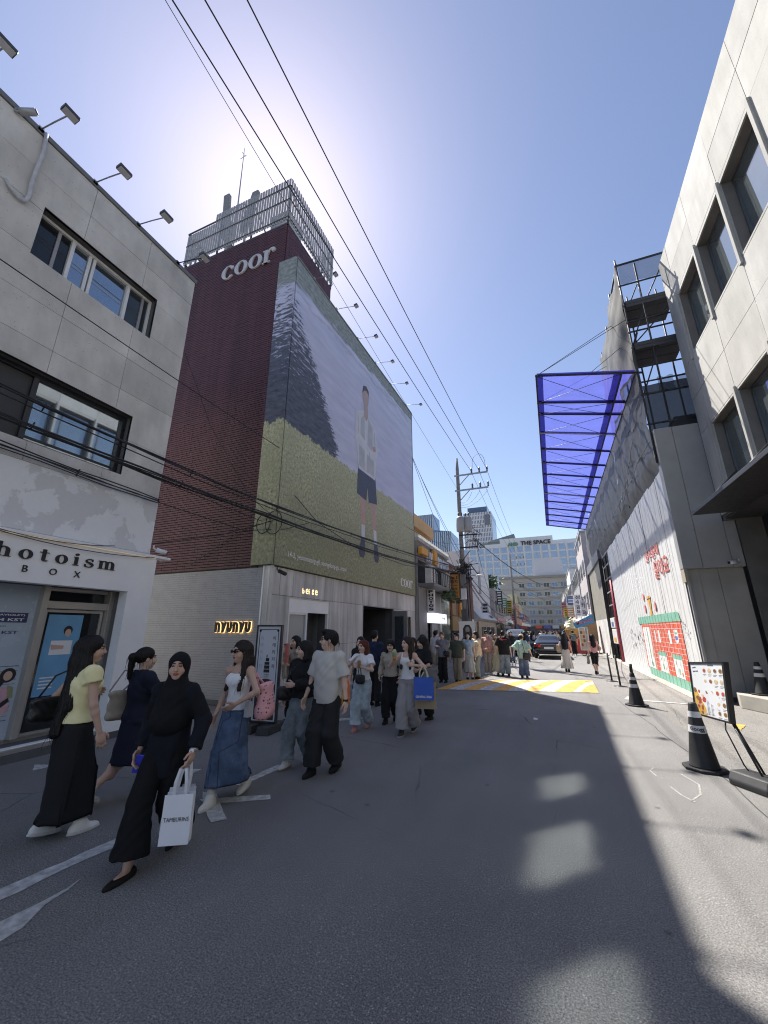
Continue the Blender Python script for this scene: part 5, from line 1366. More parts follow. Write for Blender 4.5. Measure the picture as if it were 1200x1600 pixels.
# ================================================================== utility poles and wires
def upole(x, y, h, label, s=1.0, detail=True):
    t = thing('utility_pole', label, 'utility pole', (x, y, 0), 0, None)
    pm = M('pole_conc', (.25, .24, .235), .85, .2, 3)
    g = MB(); g.tube([(x, y, 0), (x, y, h - .8), (x + .01, y, h)], [.18, .11, .06], 10); g.build('shaft', pm, t)
    for z in (h - 1.35, h - 2.4):
        g = MB(); g.box(x - .2, x + 1.95 * s, y - .08, y - .14, z, z + .1); g.build('crossarm', galv, t)
        g = MB(); g.tube([(x, y - .1, z - .75), (x + .75, y - .1, z)], .03, 6); g.build('brace', galv, t)
        for k in range(3):
            xx = x + (.95 + .5 * k) * s
            g = MB(); g.lathe([(.03, 0), (.075, .05), (.03, .1), (.085, .15), (.03, .2), (.07, .25), (.02, .36)], (xx, y - .11, z + .1), 8); g.build('insulator', M('insul', (.09, .08, .075), .3), t)
    if not detail: return t
    for (dx, dy) in ((.12, -.3), (.55, -.15)):
        g = MB(); g.lathe([(.24, 0), (.27, .05), (.27, .85), (.2, .95), (.1, 1.0)], (x - .05 + dx, y + dy, h - 5.15), 12); tr_ = g.build('transformer', M('transformer', (.40, .40, .39), .5, .1), t)
        for q in (-.1, .1):
            g = MB(); g.lathe([(.03, 0), (.06, .06), (.03, .12), (.06, .18), (.02, .3)], (x - .05 + dx + q, y + dy, h - 4.2), 8); g.build('bushing', M('insul', (1, 1, 1)), tr_)
    for z in (h - 5.4, h - 6.2):
        g = MB(); g.box(x - .1, x + 1.05, y - .12, y - .17, z, z + .08); g.build('bracket', black_metal, t)
    rn = random.Random(2)
    g = MB()
    for k in range(46):
        c = Vector((x + rn.gauss(.05, .18), y + rn.gauss(-.1, .15), h - 7.55 + rn.gauss(0, .28)))
        g.tube([c, c + Vector((rn.gauss(0, .25), rn.gauss(0, .2), rn.gauss(-.05, .2))), c + Vector((rn.gauss(.1, .4), rn.gauss(0, .3), rn.gauss(-.1, .35)))], rn.uniform(.012, .035), 4)
    for k in range(16):
        c = Vector((x + rn.gauss(.75, .16), y - .15, h - 5.4 + rn.gauss(0, .4)))
        g.tube([c, c + Vector((rn.gauss(0, .2), rn.gauss(0, .1), rn.gauss(-.2, .2))), c + Vector((rn.gauss(.1, .3), rn.gauss(0, .1), rn.gauss(-.4, .3)))], rn.uniform(.012, .025), 4)
    g.build('cable_tangle', wire_black, t, kind='stuff')
    for k in range(4):
        g = MB(); g.tube([(x + .16 + .07 * k, y - .1, .2), (x + .14 + .07 * k, y - .12, h - 7.4)], .03, 6); g.build('riser_pipe', wire_black if k % 2 else mid_grey, t)
    for (z0, z1, mt, w_) in ((3.5, 4.15, white_metal, .2), (1.9, 2.9, dark_grey, .16), (4.3, 5.0, mid_grey, .22)):
        g = MB(); g.box(x - w_, x + w_, y - .42, y - .19, z0, z1); g.build('junction_box', mt, t, bevel=.02)
    g = MB(); g.tube([(x + .1, y - .1, h - 8.1), (x + .5, y - .4, h - 7.95), (x + 1.0, y - .6, h - 8.0)], .025, 6); g.build('lamp_arm', galv, t)
    g = MB(); g.lathe([(.05, .06), (.13, .03), (.15, -.03), (.1, -.06)], (x + 1.1, y - .65, h - 8.0), 10, 1.6, .9); g.build('lamp_head', print_white, t)
    return t
PX_, PY_ = -4.82, 24.7
upole(PX_, PY_, 12.85, 'concrete utility pole with transformers and tangled cables by the cafe')
upole(-4.9, 62, 13.2, 'second utility pole farther down the left side of the street', 1.0, False)
def sag(a, c, s_, n=18):
    a, c = Vector(a), Vector(c); return [a.lerp(c, t / n) - Vector((0, 0, 4 * s_ * (t / n) * (1 - t / n))) for t in range(n + 1)]
def wire(pts, r, label, group=None, name='wire'):
    g = MB(); g.tube(pts, r, 5, False); return g.build(name, wire_black, label=label, cat='wire', group=group)
T = 11.6
for i, (x, z, px_) in enumerate(((-3.95, T, 0), (-3.45, T, 1), (-2.95, T, 2))):
    # the three line conductors run from behind the viewer to the crossarm
    pass
def toward(p_end, X_at, Y_at, Z_at, over=1.55):
    e = Vector(p_end); q = Vector((X_at, Y_at, Z_at)); return e + (q - e) * over
lab3 = ['leftmost of the three power lines running overhead to the pole crossarm', 'middle one of the three power lines running overhead to the pole crossarm', 'rightmost of the three power lines running overhead to the pole crossarm']
for i, (end, st) in enumerate((((-3.87, 24.6, 11.7), (-4.55, 2.32, 11.72)), ((-3.37, 24.6, 11.7), (-4.05, 2.52, 11.68)), ((-2.87, 24.6, 11.7), (-3.55, 2.86, 12.02)))):
    wire(sag(end, toward(end, *st), .35), .013, lab3[i], 'overhead power lines')
wire(sag((-4.8, 24.6, 10.5), toward((-4.8, 24.6, 10.5), -5.2, 2.49, 12.7), .2), .007, 'thin grey wire running overhead beside the power lines', None)
for i in range(3):
    wire(sag((-3.87 + .5 * i, 24.6, 11.65), (-3.9 + .5 * i, 62, 11.9), .8), .012, ['left', 'middle', 'right'][i] + ' power line from the first pole on down the street', 'power lines to the second pole')
# jumper loop over the crossarm
wire([Vector((-3.37 + .42 * -math.cos(t * math.pi / 10), 24.5, 11.9 + .95 * math.sin(t * math.pi / 10) ** .7)) for t in range(11)], .012, 'looped jumper wire arching over the upper crossarm')
for i in range(3): wire(sag((-4.75, 24.5, 9.7 - .2 * i), (-3.9 + .5 * i, 24.5, 10.3), .35, 10), .010, 'drooping jumper wire under the lower crossarm, %s' % ['shortest', 'middle length', 'longest'][i], 'jumper wires under the crossarm')
# telecom bundles from the concrete building to the pole
bl = ['thick upper cable bundle crossing low in front of the big billboard', 'thick lower cable bundle crossing low in front of the big billboard', 'thin cable below the lower window of the concrete building', 'cable rising from the left edge over the upper brick wall to the cafe roof', 'slack cable hanging across the billboard grass', 'cable running just above the plaster band to the brick store corner']
def bundle(pts, r, n, label, seed, twist=.03):
    rn = random.Random(seed); g = MB()
    for k in range(n):
        o = Vector((rn.gauss(0, twist), 0, rn.gauss(0, twist)))
        g.tube([p + o + Vector((0, 0, .012 * math.sin(i * 1.7 + k))) for i, p in enumerate(pts)], r * rn.uniform(.6, 1), 5, False)
    for i in range(2, len(pts) - 1, 3): g.tube([pts[i] + Vector((0, 0, -.05)), pts[i] + Vector((.03, .02, .08))], .012, 4)
    return g.build('cable_bundle', wire_black, label=label, cat='cable')
P6 = lambda *a: Vector(a)
bundle(sag((-6.75, 1.2, 5.02), (-6.2, 7.9, 4.72), .08, 8)[:-1] + sag((-6.2, 7.9, 4.72), (-4.8, 24.6, 5.35), .12, 14), .016, 4, bl[0], 1)
bundle(sag((-6.75, 1.2, 4.62), (-6.2, 7.6, 4.44), .06, 8)[:-1] + sag((-6.2, 7.6, 4.44), (-4.8, 24.6, 5.1), .22, 14), .02, 4, bl[1], 2, .025)
wire(sag((-6.9, 1.2, 4.75), (-6.2, 7.4, 4.25), .04), .008, bl[2])
wire(sag((-6.8, .8, 6.9), (-5.9, 25, 6.9), .35), .010, bl[3])
wire([P6(-6.38, 8.9, 5.4), P6(-6.3, 10, 4.9), P6(-6.2, 12.5, 4.55), P6(-5.9, 17, 4.55), P6(-4.85, 24.6, 5.2)], .011, bl[4])
bundle(sag((-7.22, 1.2, 4.42), (-7.2, 5.4, 4.25), .02, 8) , .014, 4, bl[5], 3, .02)
wire([P6(-7.2, 5.4, 4.25), P6(-6.8, 7.5, 4.1), P6(-6.4, 8.6, 4.35), P6(-6.2, 9.4, 4.7)], .009, 'cable end curling from the concrete building to the billboard corner')
wire(sag((-7.05, .5, 3.72), (-7.05, 5.4, 3.1), .32), .007, 'loose thin cable drooping over the photo booth sign')
wire(sag((-7.05, 1.2, 3.62), (-7.05, 4.6, 3.18), .28), .006, 'second loose thin cable drooping over the photo booth sign')
wire([P6(-7.25, 5.45, 3.4), P6(-7.0, 7.0, 3.9), P6(-6.5, 8.2, 4.5)], .009, 'black cable rising from the corner camera to the cable bundle')
wire([P6(-9.2, 8.2, 3.5), P6(-7.6, 8.2, 4.3), P6(-6.6, 8.2, 4.5)], .009, 'black cable climbing across the foot of the red brick wall')
wire([P6(-7.25, 5.42, 8.0), P6(-7.3, 6.5, 6.6), P6(-7.2, 8.0, 5.2), P6(-6.5, 8.2, 4.6)], .007, 'thin cable falling from the concrete building edge across the brick wall')
for k, (cx_, r) in enumerate(((-6.75, .22), (-6.42, .26))):
    wire([Vector((cx_ + r * math.cos(t * .4), 8.12, 4.42 + r * 1.2 * math.sin(t * .4))) for t in range(17)], .012, ['coiled black cable hanging at the brick wall edge', 'coiled black cable hanging at the billboard lower corner'][k], None, 'cable_coil')
for i, (a, c) in enumerate((((-6.2, 19.2, 10.9), (-4.85, 24.6, 6.3)), ((-6.2, 19.3, 10.9), (-4.9, 26, 5.6)), ((-6.2, 19.3, 10.8), (-5.6, 27.5, 5.0)))):
    wire(sag(a, c, .25), .012, ['steepest', 'middle', 'widest'][i] + ' of the three wires falling from the billboard end', 'wires falling from the billboard end')
wire(sag((-7.6, 19.5, 6.9), (-4.8, 24.6, 6.9), .15), .008, 'wire from the cafe roof to the utility pole')
for i, (a, c, s_) in enumerate((((-4.7, 24.6, 5.3), (-4.6, 62, 5.5), 1.4), ((-4.7, 24.6, 5.1), (-4.8, 62, 5.0), 1.9), ((-4.0, 24.5, 7.4), (-5.9, 48, 4.6), .8), ((-4.0, 24.5, 7.2), (3.2, 60, 7.8), 1.6), ((-4.7, 24.6, 4.9), (-4.9, 62, 4.6), 2.2))):
    bundle(sag(a, c, s_, 16), .02, 3 if i < 2 else 2, ['upper', 'middle', 'steep', 'street-crossing', 'lower'][i] + ' dark cable bundle running on from the first utility pole', 20 + i)
for i, z in enumerate((8.6, 7.4, 6.2)):
    wire(sag((-4.8, 62, z), (2.9, 70 - 6 * i, z + .6), .4), .02, ['highest', 'middle', 'lowest'][i] + ' of the wires crossing the street at the second pole', 'wires crossing the street')
rn = random.Random(9); far_w = []
for i in range(8):
    a = (-4.8, 62, rn.uniform(4.5, 9)); c = (rn.choice([-6, 3]), rn.uniform(70, 118), rn.uniform(4, 8))
    far_w.append(sag(a, c, .6, 8))
g = MB()
for p_ in far_w: g.tube(p_, .02, 4, False)
g.build('far_wires', wire_black, label='far tangle of wires fanning out from the second utility pole', cat='wires', kind='stuff')
# ================================================================== people: bodies and clothes grown from smooth blended volumes
class Vol:
    def __init__(s): s.p = []
    def cap(s, a, b, ra, rb=None, k=.02, S=(1, 1, 1), clip=()):
        s.p.append(('c', np.array(a, float), np.array(b, float), ra, ra if rb is None else rb, k, np.array(S, float), clip, None)); return s
    def ell(s, c, r, k=.02, rot=None, clip=()):
        s.p.append(('e', np.array(c, float), np.array(r, float), None, None, k, None, clip, rot)); return s
    def cut(s, c, r, k=.01, rot=None):
        s.p.append(('x', np.array(c, float), np.array(r, float), None, None, k, None, (), rot)); return s
    def mesh(s, vox):
        lo = np.full(3, 1e9); hi = np.full(3, -1e9); bb = []
        for t, a, b, ra, rb, k, S, cl, rot in s.p:
            if t == 'c':
                m = max(ra, rb) / S.min() + .0; l, h = np.minimum(a, b) - max(ra, rb) / S, np.maximum(a, b) + max(ra, rb) / S
            else:
                m = b.max() if rot is not None else b; l, h = a - m, a + m
            bb.append((l - k - 2.5 * vox, h + k + 2.5 * vox))
            if t != 'x': lo = np.minimum(lo, l); hi = np.maximum(hi, h)
        lo -= 3 * vox; hi += 3 * vox
        n = np.ceil((hi - lo) / vox).astype(int) + 1
        D = np.full(n, .3, np.float32)
        for (t, a, b, ra, rb, k, S, cl, rot), (l, h) in zip(s.p, bb):
            i0 = np.clip(((l - lo) / vox).astype(int), 0, n); i1 = np.clip(((h - lo) / vox).astype(int) + 2, 0, n)
            if (i1 <= i0).any(): continue
            ax = [lo[q] + vox * np.arange(i0[q], i1[q]) for q in range(3)]
            X, Y, Z = np.meshgrid(*ax, indexing='ij'); P = np.stack([X, Y, Z], -1)
            if t == 'c':
                Q = (P - a) * S; ab = (b - a) * S; L = (ab ** 2).sum()
                h_ = np.clip((Q @ ab) / L, 0, 1) if L > 1e-12 else np.zeros(Q.shape[:3])
                d = np.sqrt(((Q - h_[..., None] * ab) ** 2).sum(-1)) - (ra + (rb - ra) * h_)
                d = d / S.max() if S.max() > 1 else d
            else:
                Q = P - a
                if rot is not None: Q = Q @ np.array(rot)
                k0 = np.sqrt(((Q / b) ** 2).sum(-1)); k1 = np.sqrt(((Q / b ** 2) ** 2).sum(-1)) + 1e-9
                d = k0 * (k0 - 1) / k1
            for (p0, nn) in cl: d = np.maximum(d, (P - np.array(p0)) @ np.array(nn))
            sl = tuple(slice(i0[q], i1[q]) for q in range(3)); C = D[sl]
            if t == 'x':
                h_ = np.clip(.5 - .5 * (C + d) / k, 0, 1); D[sl] = C + (-d - C) * h_ + k * h_ * (1 - h_)
            else:
                h_ = np.clip(.5 + .5 * (C - d) / k, 0, 1); D[sl] = C + (d - C) * h_ - k * h_ * (1 - h_)
        return nets(D, lo, vox)

def nets(D, lo, vox):
    n = D.shape; S = D < 0
    corners = [(0, 0, 0), (1, 0, 0), (0, 1, 0), (1, 1, 0), (0, 0, 1), (1, 0, 1), (0, 1, 1), (1, 1, 1)]
    c = np.zeros(tuple(x - 1 for x in n), np.int8)
    for a, b, d in corners: c += S[a:n[0] - 1 + a, b:n[1] - 1 + b, d:n[2] - 1 + d]
    act = np.argwhere((c > 0) & (c < 8))
    idx = -np.ones(c.shape, np.int64); idx[act[:, 0], act[:, 1], act[:, 2]] = np.arange(len(act))
    val = np.stack([D[act[:, 0] + a, act[:, 1] + b, act[:, 2] + d] for a, b, d in corners], 1)
    acc = np.zeros((len(act), 3)); cnt = np.zeros(len(act))
    for i in range(8):
        for q in (1, 2, 4):
            j = i | q
            if i & q: continue
            va, vb = val[:, i], val[:, j]; m = (va < 0) != (vb < 0)
            t = np.where(m, va / np.where(m, va - vb, 1), 0)
            p = np.array(corners[i], float)[None] + t[:, None] * (np.array(corners[j], float) - np.array(corners[i], float))[None]
            acc[m] += p[m]; cnt[m] += 1
    V = lo + (act + acc / cnt[:, None]) * vox
    F = []
    for ax in range(3):
        o = [(0, 0, 0), None, None]; u, v = [(1, 2), (2, 0), (0, 1)][ax]
        s0 = [slice(0, x) for x in n]; s1 = [slice(0, x) for x in n]; s0[ax] = slice(0, n[ax] - 1); s1[ax] = slice(1, n[ax])
        A, B = S[tuple(s0)], S[tuple(s1)]
        e = np.argwhere(A != B); e = e[(e[:, u] > 0) & (e[:, v] > 0) & (e[:, u] < n[u] - 1) & (e[:, v] < n[v] - 1)]
        if not len(e): continue
        fl_ = A[e[:, 0], e[:, 1], e[:, 2]]
        du = np.zeros(3, int); du[u] = 1; dv = np.zeros(3, int); dv[v] = 1
        q = [idx[tuple((e - x).T)] for x in (du + dv, dv, du * 0, du)]
        f = np.stack(q, 1); f[~fl_] = f[~fl_][:, ::-1]; F.append(f)
    return V, np.concatenate(F)

def vnormals(V, F):
    a = V[F[:, 2]] - V[F[:, 0]]; b = V[F[:, 3]] - V[F[:, 1]]; fn_ = np.cross(a, b); N_ = np.zeros_like(V)
    for k in range(4): np.add.at(N_, F[:, k], fn_)
    return N_ / (np.linalg.norm(N_, axis=1, keepdims=True) + 1e-12)

def npmesh(name, V, F, mats, mi=None):
    me = bpy.data.meshes.new(name)
    me.vertices.add(len(V)); me.vertices.foreach_set('co', V.astype(np.float32).ravel())
    me.loops.add(F.size); me.loops.foreach_set('vertex_index', F.astype(np.int32).ravel())
    me.polygons.add(len(F)); me.polygons.foreach_set('loop_start', np.arange(0, F.size, 4, dtype=np.int32))
    for m in mats: me.materials.append(m)
    if mi is not None: me.polygons.foreach_set('material_index', mi.astype(np.int32))
    me.polygons.foreach_set('use_smooth', np.ones(len(F), bool))
    me.update(); me.validate()
    return me

def wrinkle(V, F, amp, f=1.0, seed=0, zdir=None):
    """cloth folds along the normal"""
    Nn = vnormals(V, F); x, y, z = V.T
    s = seed * 1.7
    w = np.sin(26 * f * z + 9 * x + 7 * np.sin(11 * f * x + 6 * z + s) + s) * .5 + np.sin(15 * f * (x + y) + 9 * f * z + 2.5 * np.sin(19 * y + s) + 2 * s) * .5 + + .3 * np.sin(43 * f * (z - .6 * x + .4 * y) + s)
    return V + Nn * (amp * w)[:, None]

def cloth_m(name, col, var=.14, rough=.85, kind=None):
    key = 'cloth_' + name
    if key in MATS: return MATS[key]
    m, nt, b = nodes_of(key)
    v = coords(nt)
    c = mixc(nt, noise(nt, v, 9, 5, .65), tuple(x * (1 - var) for x in col), tuple(min(1, x * (1 + var)) for x in col))
    if kind == 'denim':
        c = mixc(nt, ramp(nt, noise(nt, v, 4.5, 4, .6), [(.42, 0), (.68, .75)]), c, tuple(min(1, x * 1.9 + .04) for x in col))
        c = mixc(nt, ramp(nt, noise(nt, coords(nt, (1, 1, .15)), 160, 2), [(.4, .3), (.6, 0)]), c, tuple(x * .6 for x in col))
    if kind == 'dots':
        vo = N(nt, 'ShaderNodeTexVoronoi'); vo.inputs['Scale'].default_value = 26; vo.inputs['Randomness'].default_value = .25; nt.links.new(v, vo.inputs['Vector'])
        c = mixc(nt, ramp(nt, vo.outputs['Distance'], [(.24, 1), (.3, 0)]), c, (.10, .06, .07))
    if kind == 'hair':
        c = mixc(nt, noise(nt, coords(nt, (60, 60, 3)), 4, 3, .6), tuple(x * .5 for x in col), tuple(min(1, x * 1.7) for x in col)); rough = .5
    nt.links.new(c, b.inputs['Base Color']); b.inputs['Roughness'].default_value = rough
    b.inputs['Specular IOR Level'].default_value = .28 if kind == 'hair' else .2
    bump(nt, b, noise(nt, coords(nt, (70, 70, 4)) if kind == 'hair' else v, 4 if kind == 'hair' else 220, 3), .5 if kind == 'hair' else .25, .004)
    MATS[key] = m
    return m
def skin_m(name, col):
    key = 'skin_' + name
    if key in MATS: return MATS[key]
    m, nt, b = nodes_of(key); v = coords(nt)
    c = mixc(nt, noise(nt, v, 14, 4), tuple(x * .9 for x in col), tuple(x * 1.08 for x in col))
    nt.links.new(c, b.inputs['Base Color']); b.inputs['Roughness'].default_value = .5
    b.inputs['Subsurface Weight'].default_value = .12; b.inputs['Subsurface Radius'].default_value = (.012, .005, .003)
    MATS[key] = m
    return m
lip_m = M('lips', (.30, .10, .09), .5, .05); brow_m = M('brows', (.03, .02, .018), .7, .1); eye_m = M('eyes', (.02, .015, .014), .2, .1)
SK = dict(light=skin_m('light', (.66, .45, .35)), tan=skin_m('tan', (.40, .24, .165)), mid=skin_m('mid', (.56, .36, .27)))
def v3(*a): return np.array(a, float)
def unit(a): return a / (np.linalg.norm(a) + 1e-9)
def ik(a, t, l1, l2, pole):
    d = t - a; L = np.linalg.norm(d)
    if L > (l1 + l2) * .995: t = a + d / L * (l1 + l2) * .995; d = t - a; L = np.linalg.norm(d)
    x = (l1 ** 2 - l2 ** 2 + L ** 2) / (2 * L); h = math.sqrt(max(0, l1 ** 2 - x ** 2))
    u = d / L; p = pole - u * (pole @ u); p = unit(p)
    return a + u * x + p * h, t

def person(label, loc, rz, h=1.62, male=False, skin='light', la=(-.09, .0), ra=(.09, .0), lift=(0, 0), lw=None, rw=None, lean=0.0, look=(0, 0), vox=.008, group=None, top=None, bottom=None, hair=None, shoes=None, extra=None, pole_l=None, pole_r=None, turn=0.0, wide=.93, foot_yaw=(0, 0), nofingers=False, drop=0.0):
    """person facing local +Y. la/ra: ankle (x, y) targets, lw/rw: wrist targets; everything scaled by h/1.65"""
    s = h / 1.65
    T_ = thing('person', label, 'person', loc, rz, group)
    wd = wide
    # ---- joints (for 1.65 m), scaled at the end by building directly in scaled space
    ank = .085
    st = max(abs(la[1]), abs(ra[1])); zp = .90 - (.17 * st ** 2 / .12 if st > .05 else 0) * .55 - drop
    A = {}
    Pv = v3(0, 0, zp)
    up = v3(0, math.sin(lean), math.cos(lean))
    hipw = .085 * wd; shw = (.178 if male else .155) * wd
    ct, sn = math.cos(turn), math.sin(turn)
    def R2(x, y): return v3(x * ct - y * sn, x * sn + y * ct, 0)
    for sd, nm, tgt, lf in ((-1, 'l', la, lift[0]), (1, 'r', ra, lift[1])):
        hip = Pv + v3(sd * hipw, 0, -.03); an = v3(tgt[0], tgt[1], ank + lf)
        kn, an = ik(hip, an, .405, .385, v3(0, 1, 0)); A['hip' + nm], A['kn' + nm], A['an' + nm] = hip, kn, an
    neck = Pv + up * .505; ch = Pv + up * .335; wa = Pv + up * .17
    for sd, nm, tgt, pl in ((-1, 'l', lw, pole_l), (1, 'r', rw, pole_r)):
        sh = Pv + up * .445 + R2(sd * shw, 0)
        if tgt is None: tgt = (sd * (shw + .075), .02, zp - .07)
        el, wr = ik(sh, v3(*tgt), .275, .24, v3(*(pl or (sd * .35, -1, 0)))); A['sh' + nm], A['el' + nm], A['wr' + nm] = sh, el, wr
    hy, hp = look
    hd = neck + up * .145 + v3(0, .015, 0)
    hf = v3(-math.sin(hy) * math.cos(hp), math.cos(hy) * math.cos(hp), math.sin(hp)); hr = v3(math.cos(hy), math.sin(hy), 0); hu = np.cross(hr, hf)
    HR = np.stack([hr, hf, hu], 1)                                   # local -> person
    def H(x, y, z): return hd + HR @ v3(x, y, z)
    # ---- body: one continuous surface
    b = Vol()
    g_ = 1.0 if male else .94
    b.ell(Pv + v3(0, -.005, -.0), (.150 * wd, .105, .11), .05).ell(wa, ((.135 if male else .112) * wd, .092, .14), .06).ell(ch, ((.165 if male else .14) * wd, .108, .15), .06)
    b.cap(A['shl'], A['shr'], .058 * g_, None, .05)
    b.cap(neck - up * .05, hd - hu * .05 - hf * .015, .056 * g_, .05 * g_, .03)
    if not male:
        for sd in (-1, 1): b.ell(ch + R2(sd * .060, .068), (.050, .046, .052), .04)
    for sd in (-1, 1): b.ell(Pv + v3(sd * .06 * wd, -.042, -.045), (.078 * wd, .07, .085), .05)
    for nm in 'lr':
        b.cap(A['hip' + nm], A['kn' + nm], .083 * wd, .053, .03).cap(A['kn' + nm], A['an' + nm], .052, .036, .02)
        calf = A['kn' + nm] * .68 + A['an' + nm] * .32; b.ell(calf + v3(0, -.018, 0), (.046, .05, .095), .03)
        b.cap(A['sh' + nm], A['el' + nm], .046 * wd * g_, .037 * g_, .03).cap(A['el' + nm], A['wr' + nm], .037 * g_, .024 * g_, .02)
        b.ell(A['el' + nm] * .7 + A['wr' + nm] * .3, (.036 * g_,) * 3, .02)
        # hand: palm, four unequal curled fingers and a thumb from the side of the palm
        d = unit(A['wr' + nm] - A['el' + nm]); sd = -1 if nm == 'l' else 1
        pn = v3(-sd, 0, 0) - d * (v3(-sd, 0, 0) @ d); pn = unit(pn); fw = np.cross(d, pn) * (1 if sd > 0 else -1)
        if fw[1] < 0 and abs(d[2]) > .5: fw = -fw
        W = A['wr' + nm]; Rm = np.stack([fw, pn, d], 1)
        b.ell(W + d * .05, (.04, .017, .052), .014, Rm)
        A['palm' + nm] = W + d * .085 + pn * .03; A['hd' + nm] = d
        if not nofingers:
            for q, (o, l) in enumerate(((.031, .068), (.011, .078), (-.010, .072), (-.029, .056))):
                k0 = W + d * (.092 - .004 * abs(q - 1)) + fw * o; cu = .5 + .12 * q
                d1 = unit(d + pn * cu * .7); d2 = unit(d + pn * (cu + 1.1)); k1 = k0 + d1 * l * .55; k2 = k1 + d2 * l * .5
                b.cap(k0 - d * .02, k1, .0095, .0088, .006).cap(k1, k2, .0088, .0075, .004)
            t0 = W + d * .03 + fw * .034; t1 = t0 + unit(d + fw * .9 + pn * .3) * .04; b.cap(t0, t1, .0125, .0105, .008).cap(t1, t1 + unit(d + fw * .1 + pn * .45) * .032, .0105, .009, .004)
        else: b.ell(W + d * .11 + pn * .012, (.034, .022, .045), .02, Rm)
        ft = v3(math.sin(foot_yaw[0 if nm == 'l' else 1]), math.cos(foot_yaw[0 if nm == 'l' else 1]), 0)
        lf = lift[0 if nm == 'l' else 1]; ft = unit(ft + v3(0, 0, -lf * 5 if lf > .015 else 0)); A['ft' + nm] = ft
        b.cap(A['an' + nm] - v3(0, 0, .035), A['an' + nm] + ft * .10 - v3(0, 0, .056), .024, .016, .02)
    # head
    b.ell(H(0, -.012, .03), (.076, .096, .096), .03, HR).ell(H(0, .022, -.03), (.060, .074, .085), .03, HR).ell(H(0, .062, -.088), (.028, .022, .022), .025, HR)
    for sd in (-1, 1): b.ell(H(sd * .04, .052, -.03), (.026, .03, .03), .02, HR)
    b.cap(H(0, .094, .018), H(0, .110, -.022), .0085, .0135, .012)
    for sd in (-1, 1): b.ell(H(sd * .012, .098, -.026), (.009, .011, .008), .006, HR)
    b.ell(H(0, .088, .034), (.048, .016, .010), .018, HR)
    for sd in (-1, 1): b.cut(H(sd * .031, .108, .014), (.018, .020, .011), .012, HR)
    for sd in (-1, 1): b.ell(H(sd * .031, .080, .012), (.014, .012, .010), .004, HR)
    b.ell(H(0, .092, -.050), (.022, .012, .0055), .004, HR).ell(H(0, .091, -.060), (.019, .012, .006), .004, HR)
    for sd in (-1, 1): b.ell(H(sd * .077, -.004, -.004), (.010, .02, .031), .006, HR)
    V, F = b.mesh(vox * .75)
    L = (V - hd) @ HR; fc_ = L[F].mean(1); mi = np.zeros(len(F), int)
    x, y, z = fc_.T; front = y > .05
    mi[front & (np.abs(x) < .024) & (((z + .055) / .013) ** 2 + (x / .026) ** 2 < 1)] = 1
    mi[front & (np.abs(np.abs(x) - .033) < .022) & (np.abs(z - .038 + .18 * np.abs(np.abs(x) - .03)) < .0055)] = 2
    mi[front & ((((np.abs(x) - .032) / .0155) ** 2 + ((z - .013) / .006) ** 2) < 1)] = 3
    me = npmesh('body', V * s, F, [SK[skin], lip_m, brow_m, eye_m], mi)
    link('body', me, T_)
    def put(name, vol, mat, wr=0.0, f=1.0, vx=None, fn=None, mats=None, lab=None):
        V, F = vol.mesh(vx or vox)
        if wr: V = wrinkle(V, F, wr, f, seed=len(label) + len(name))
        mi = None
        if fn is not None: mi = fn(V[F].mean(1))
        o = link(name, npmesh(name, V * s, F, mats or [mat], mi), T_)
        if lab: o['label'] = lab
        return o
    A.update(P=Pv, up=up, wa=wa, ch=ch, neck=neck, hd=hd, H=H, HR=HR, put=put, T=T_, s=s, hipw=hipw, shw=shw, R2=R2, male=male, wd=wd, zp=zp, vox=vox, hf=hf, hr=hr, hu=hu)
    if bottom: bottom(A)
    if top: top(A)
    if shoes: shoes(A)
    if hair: hair(A)
    if extra: extra(A)
    return T_
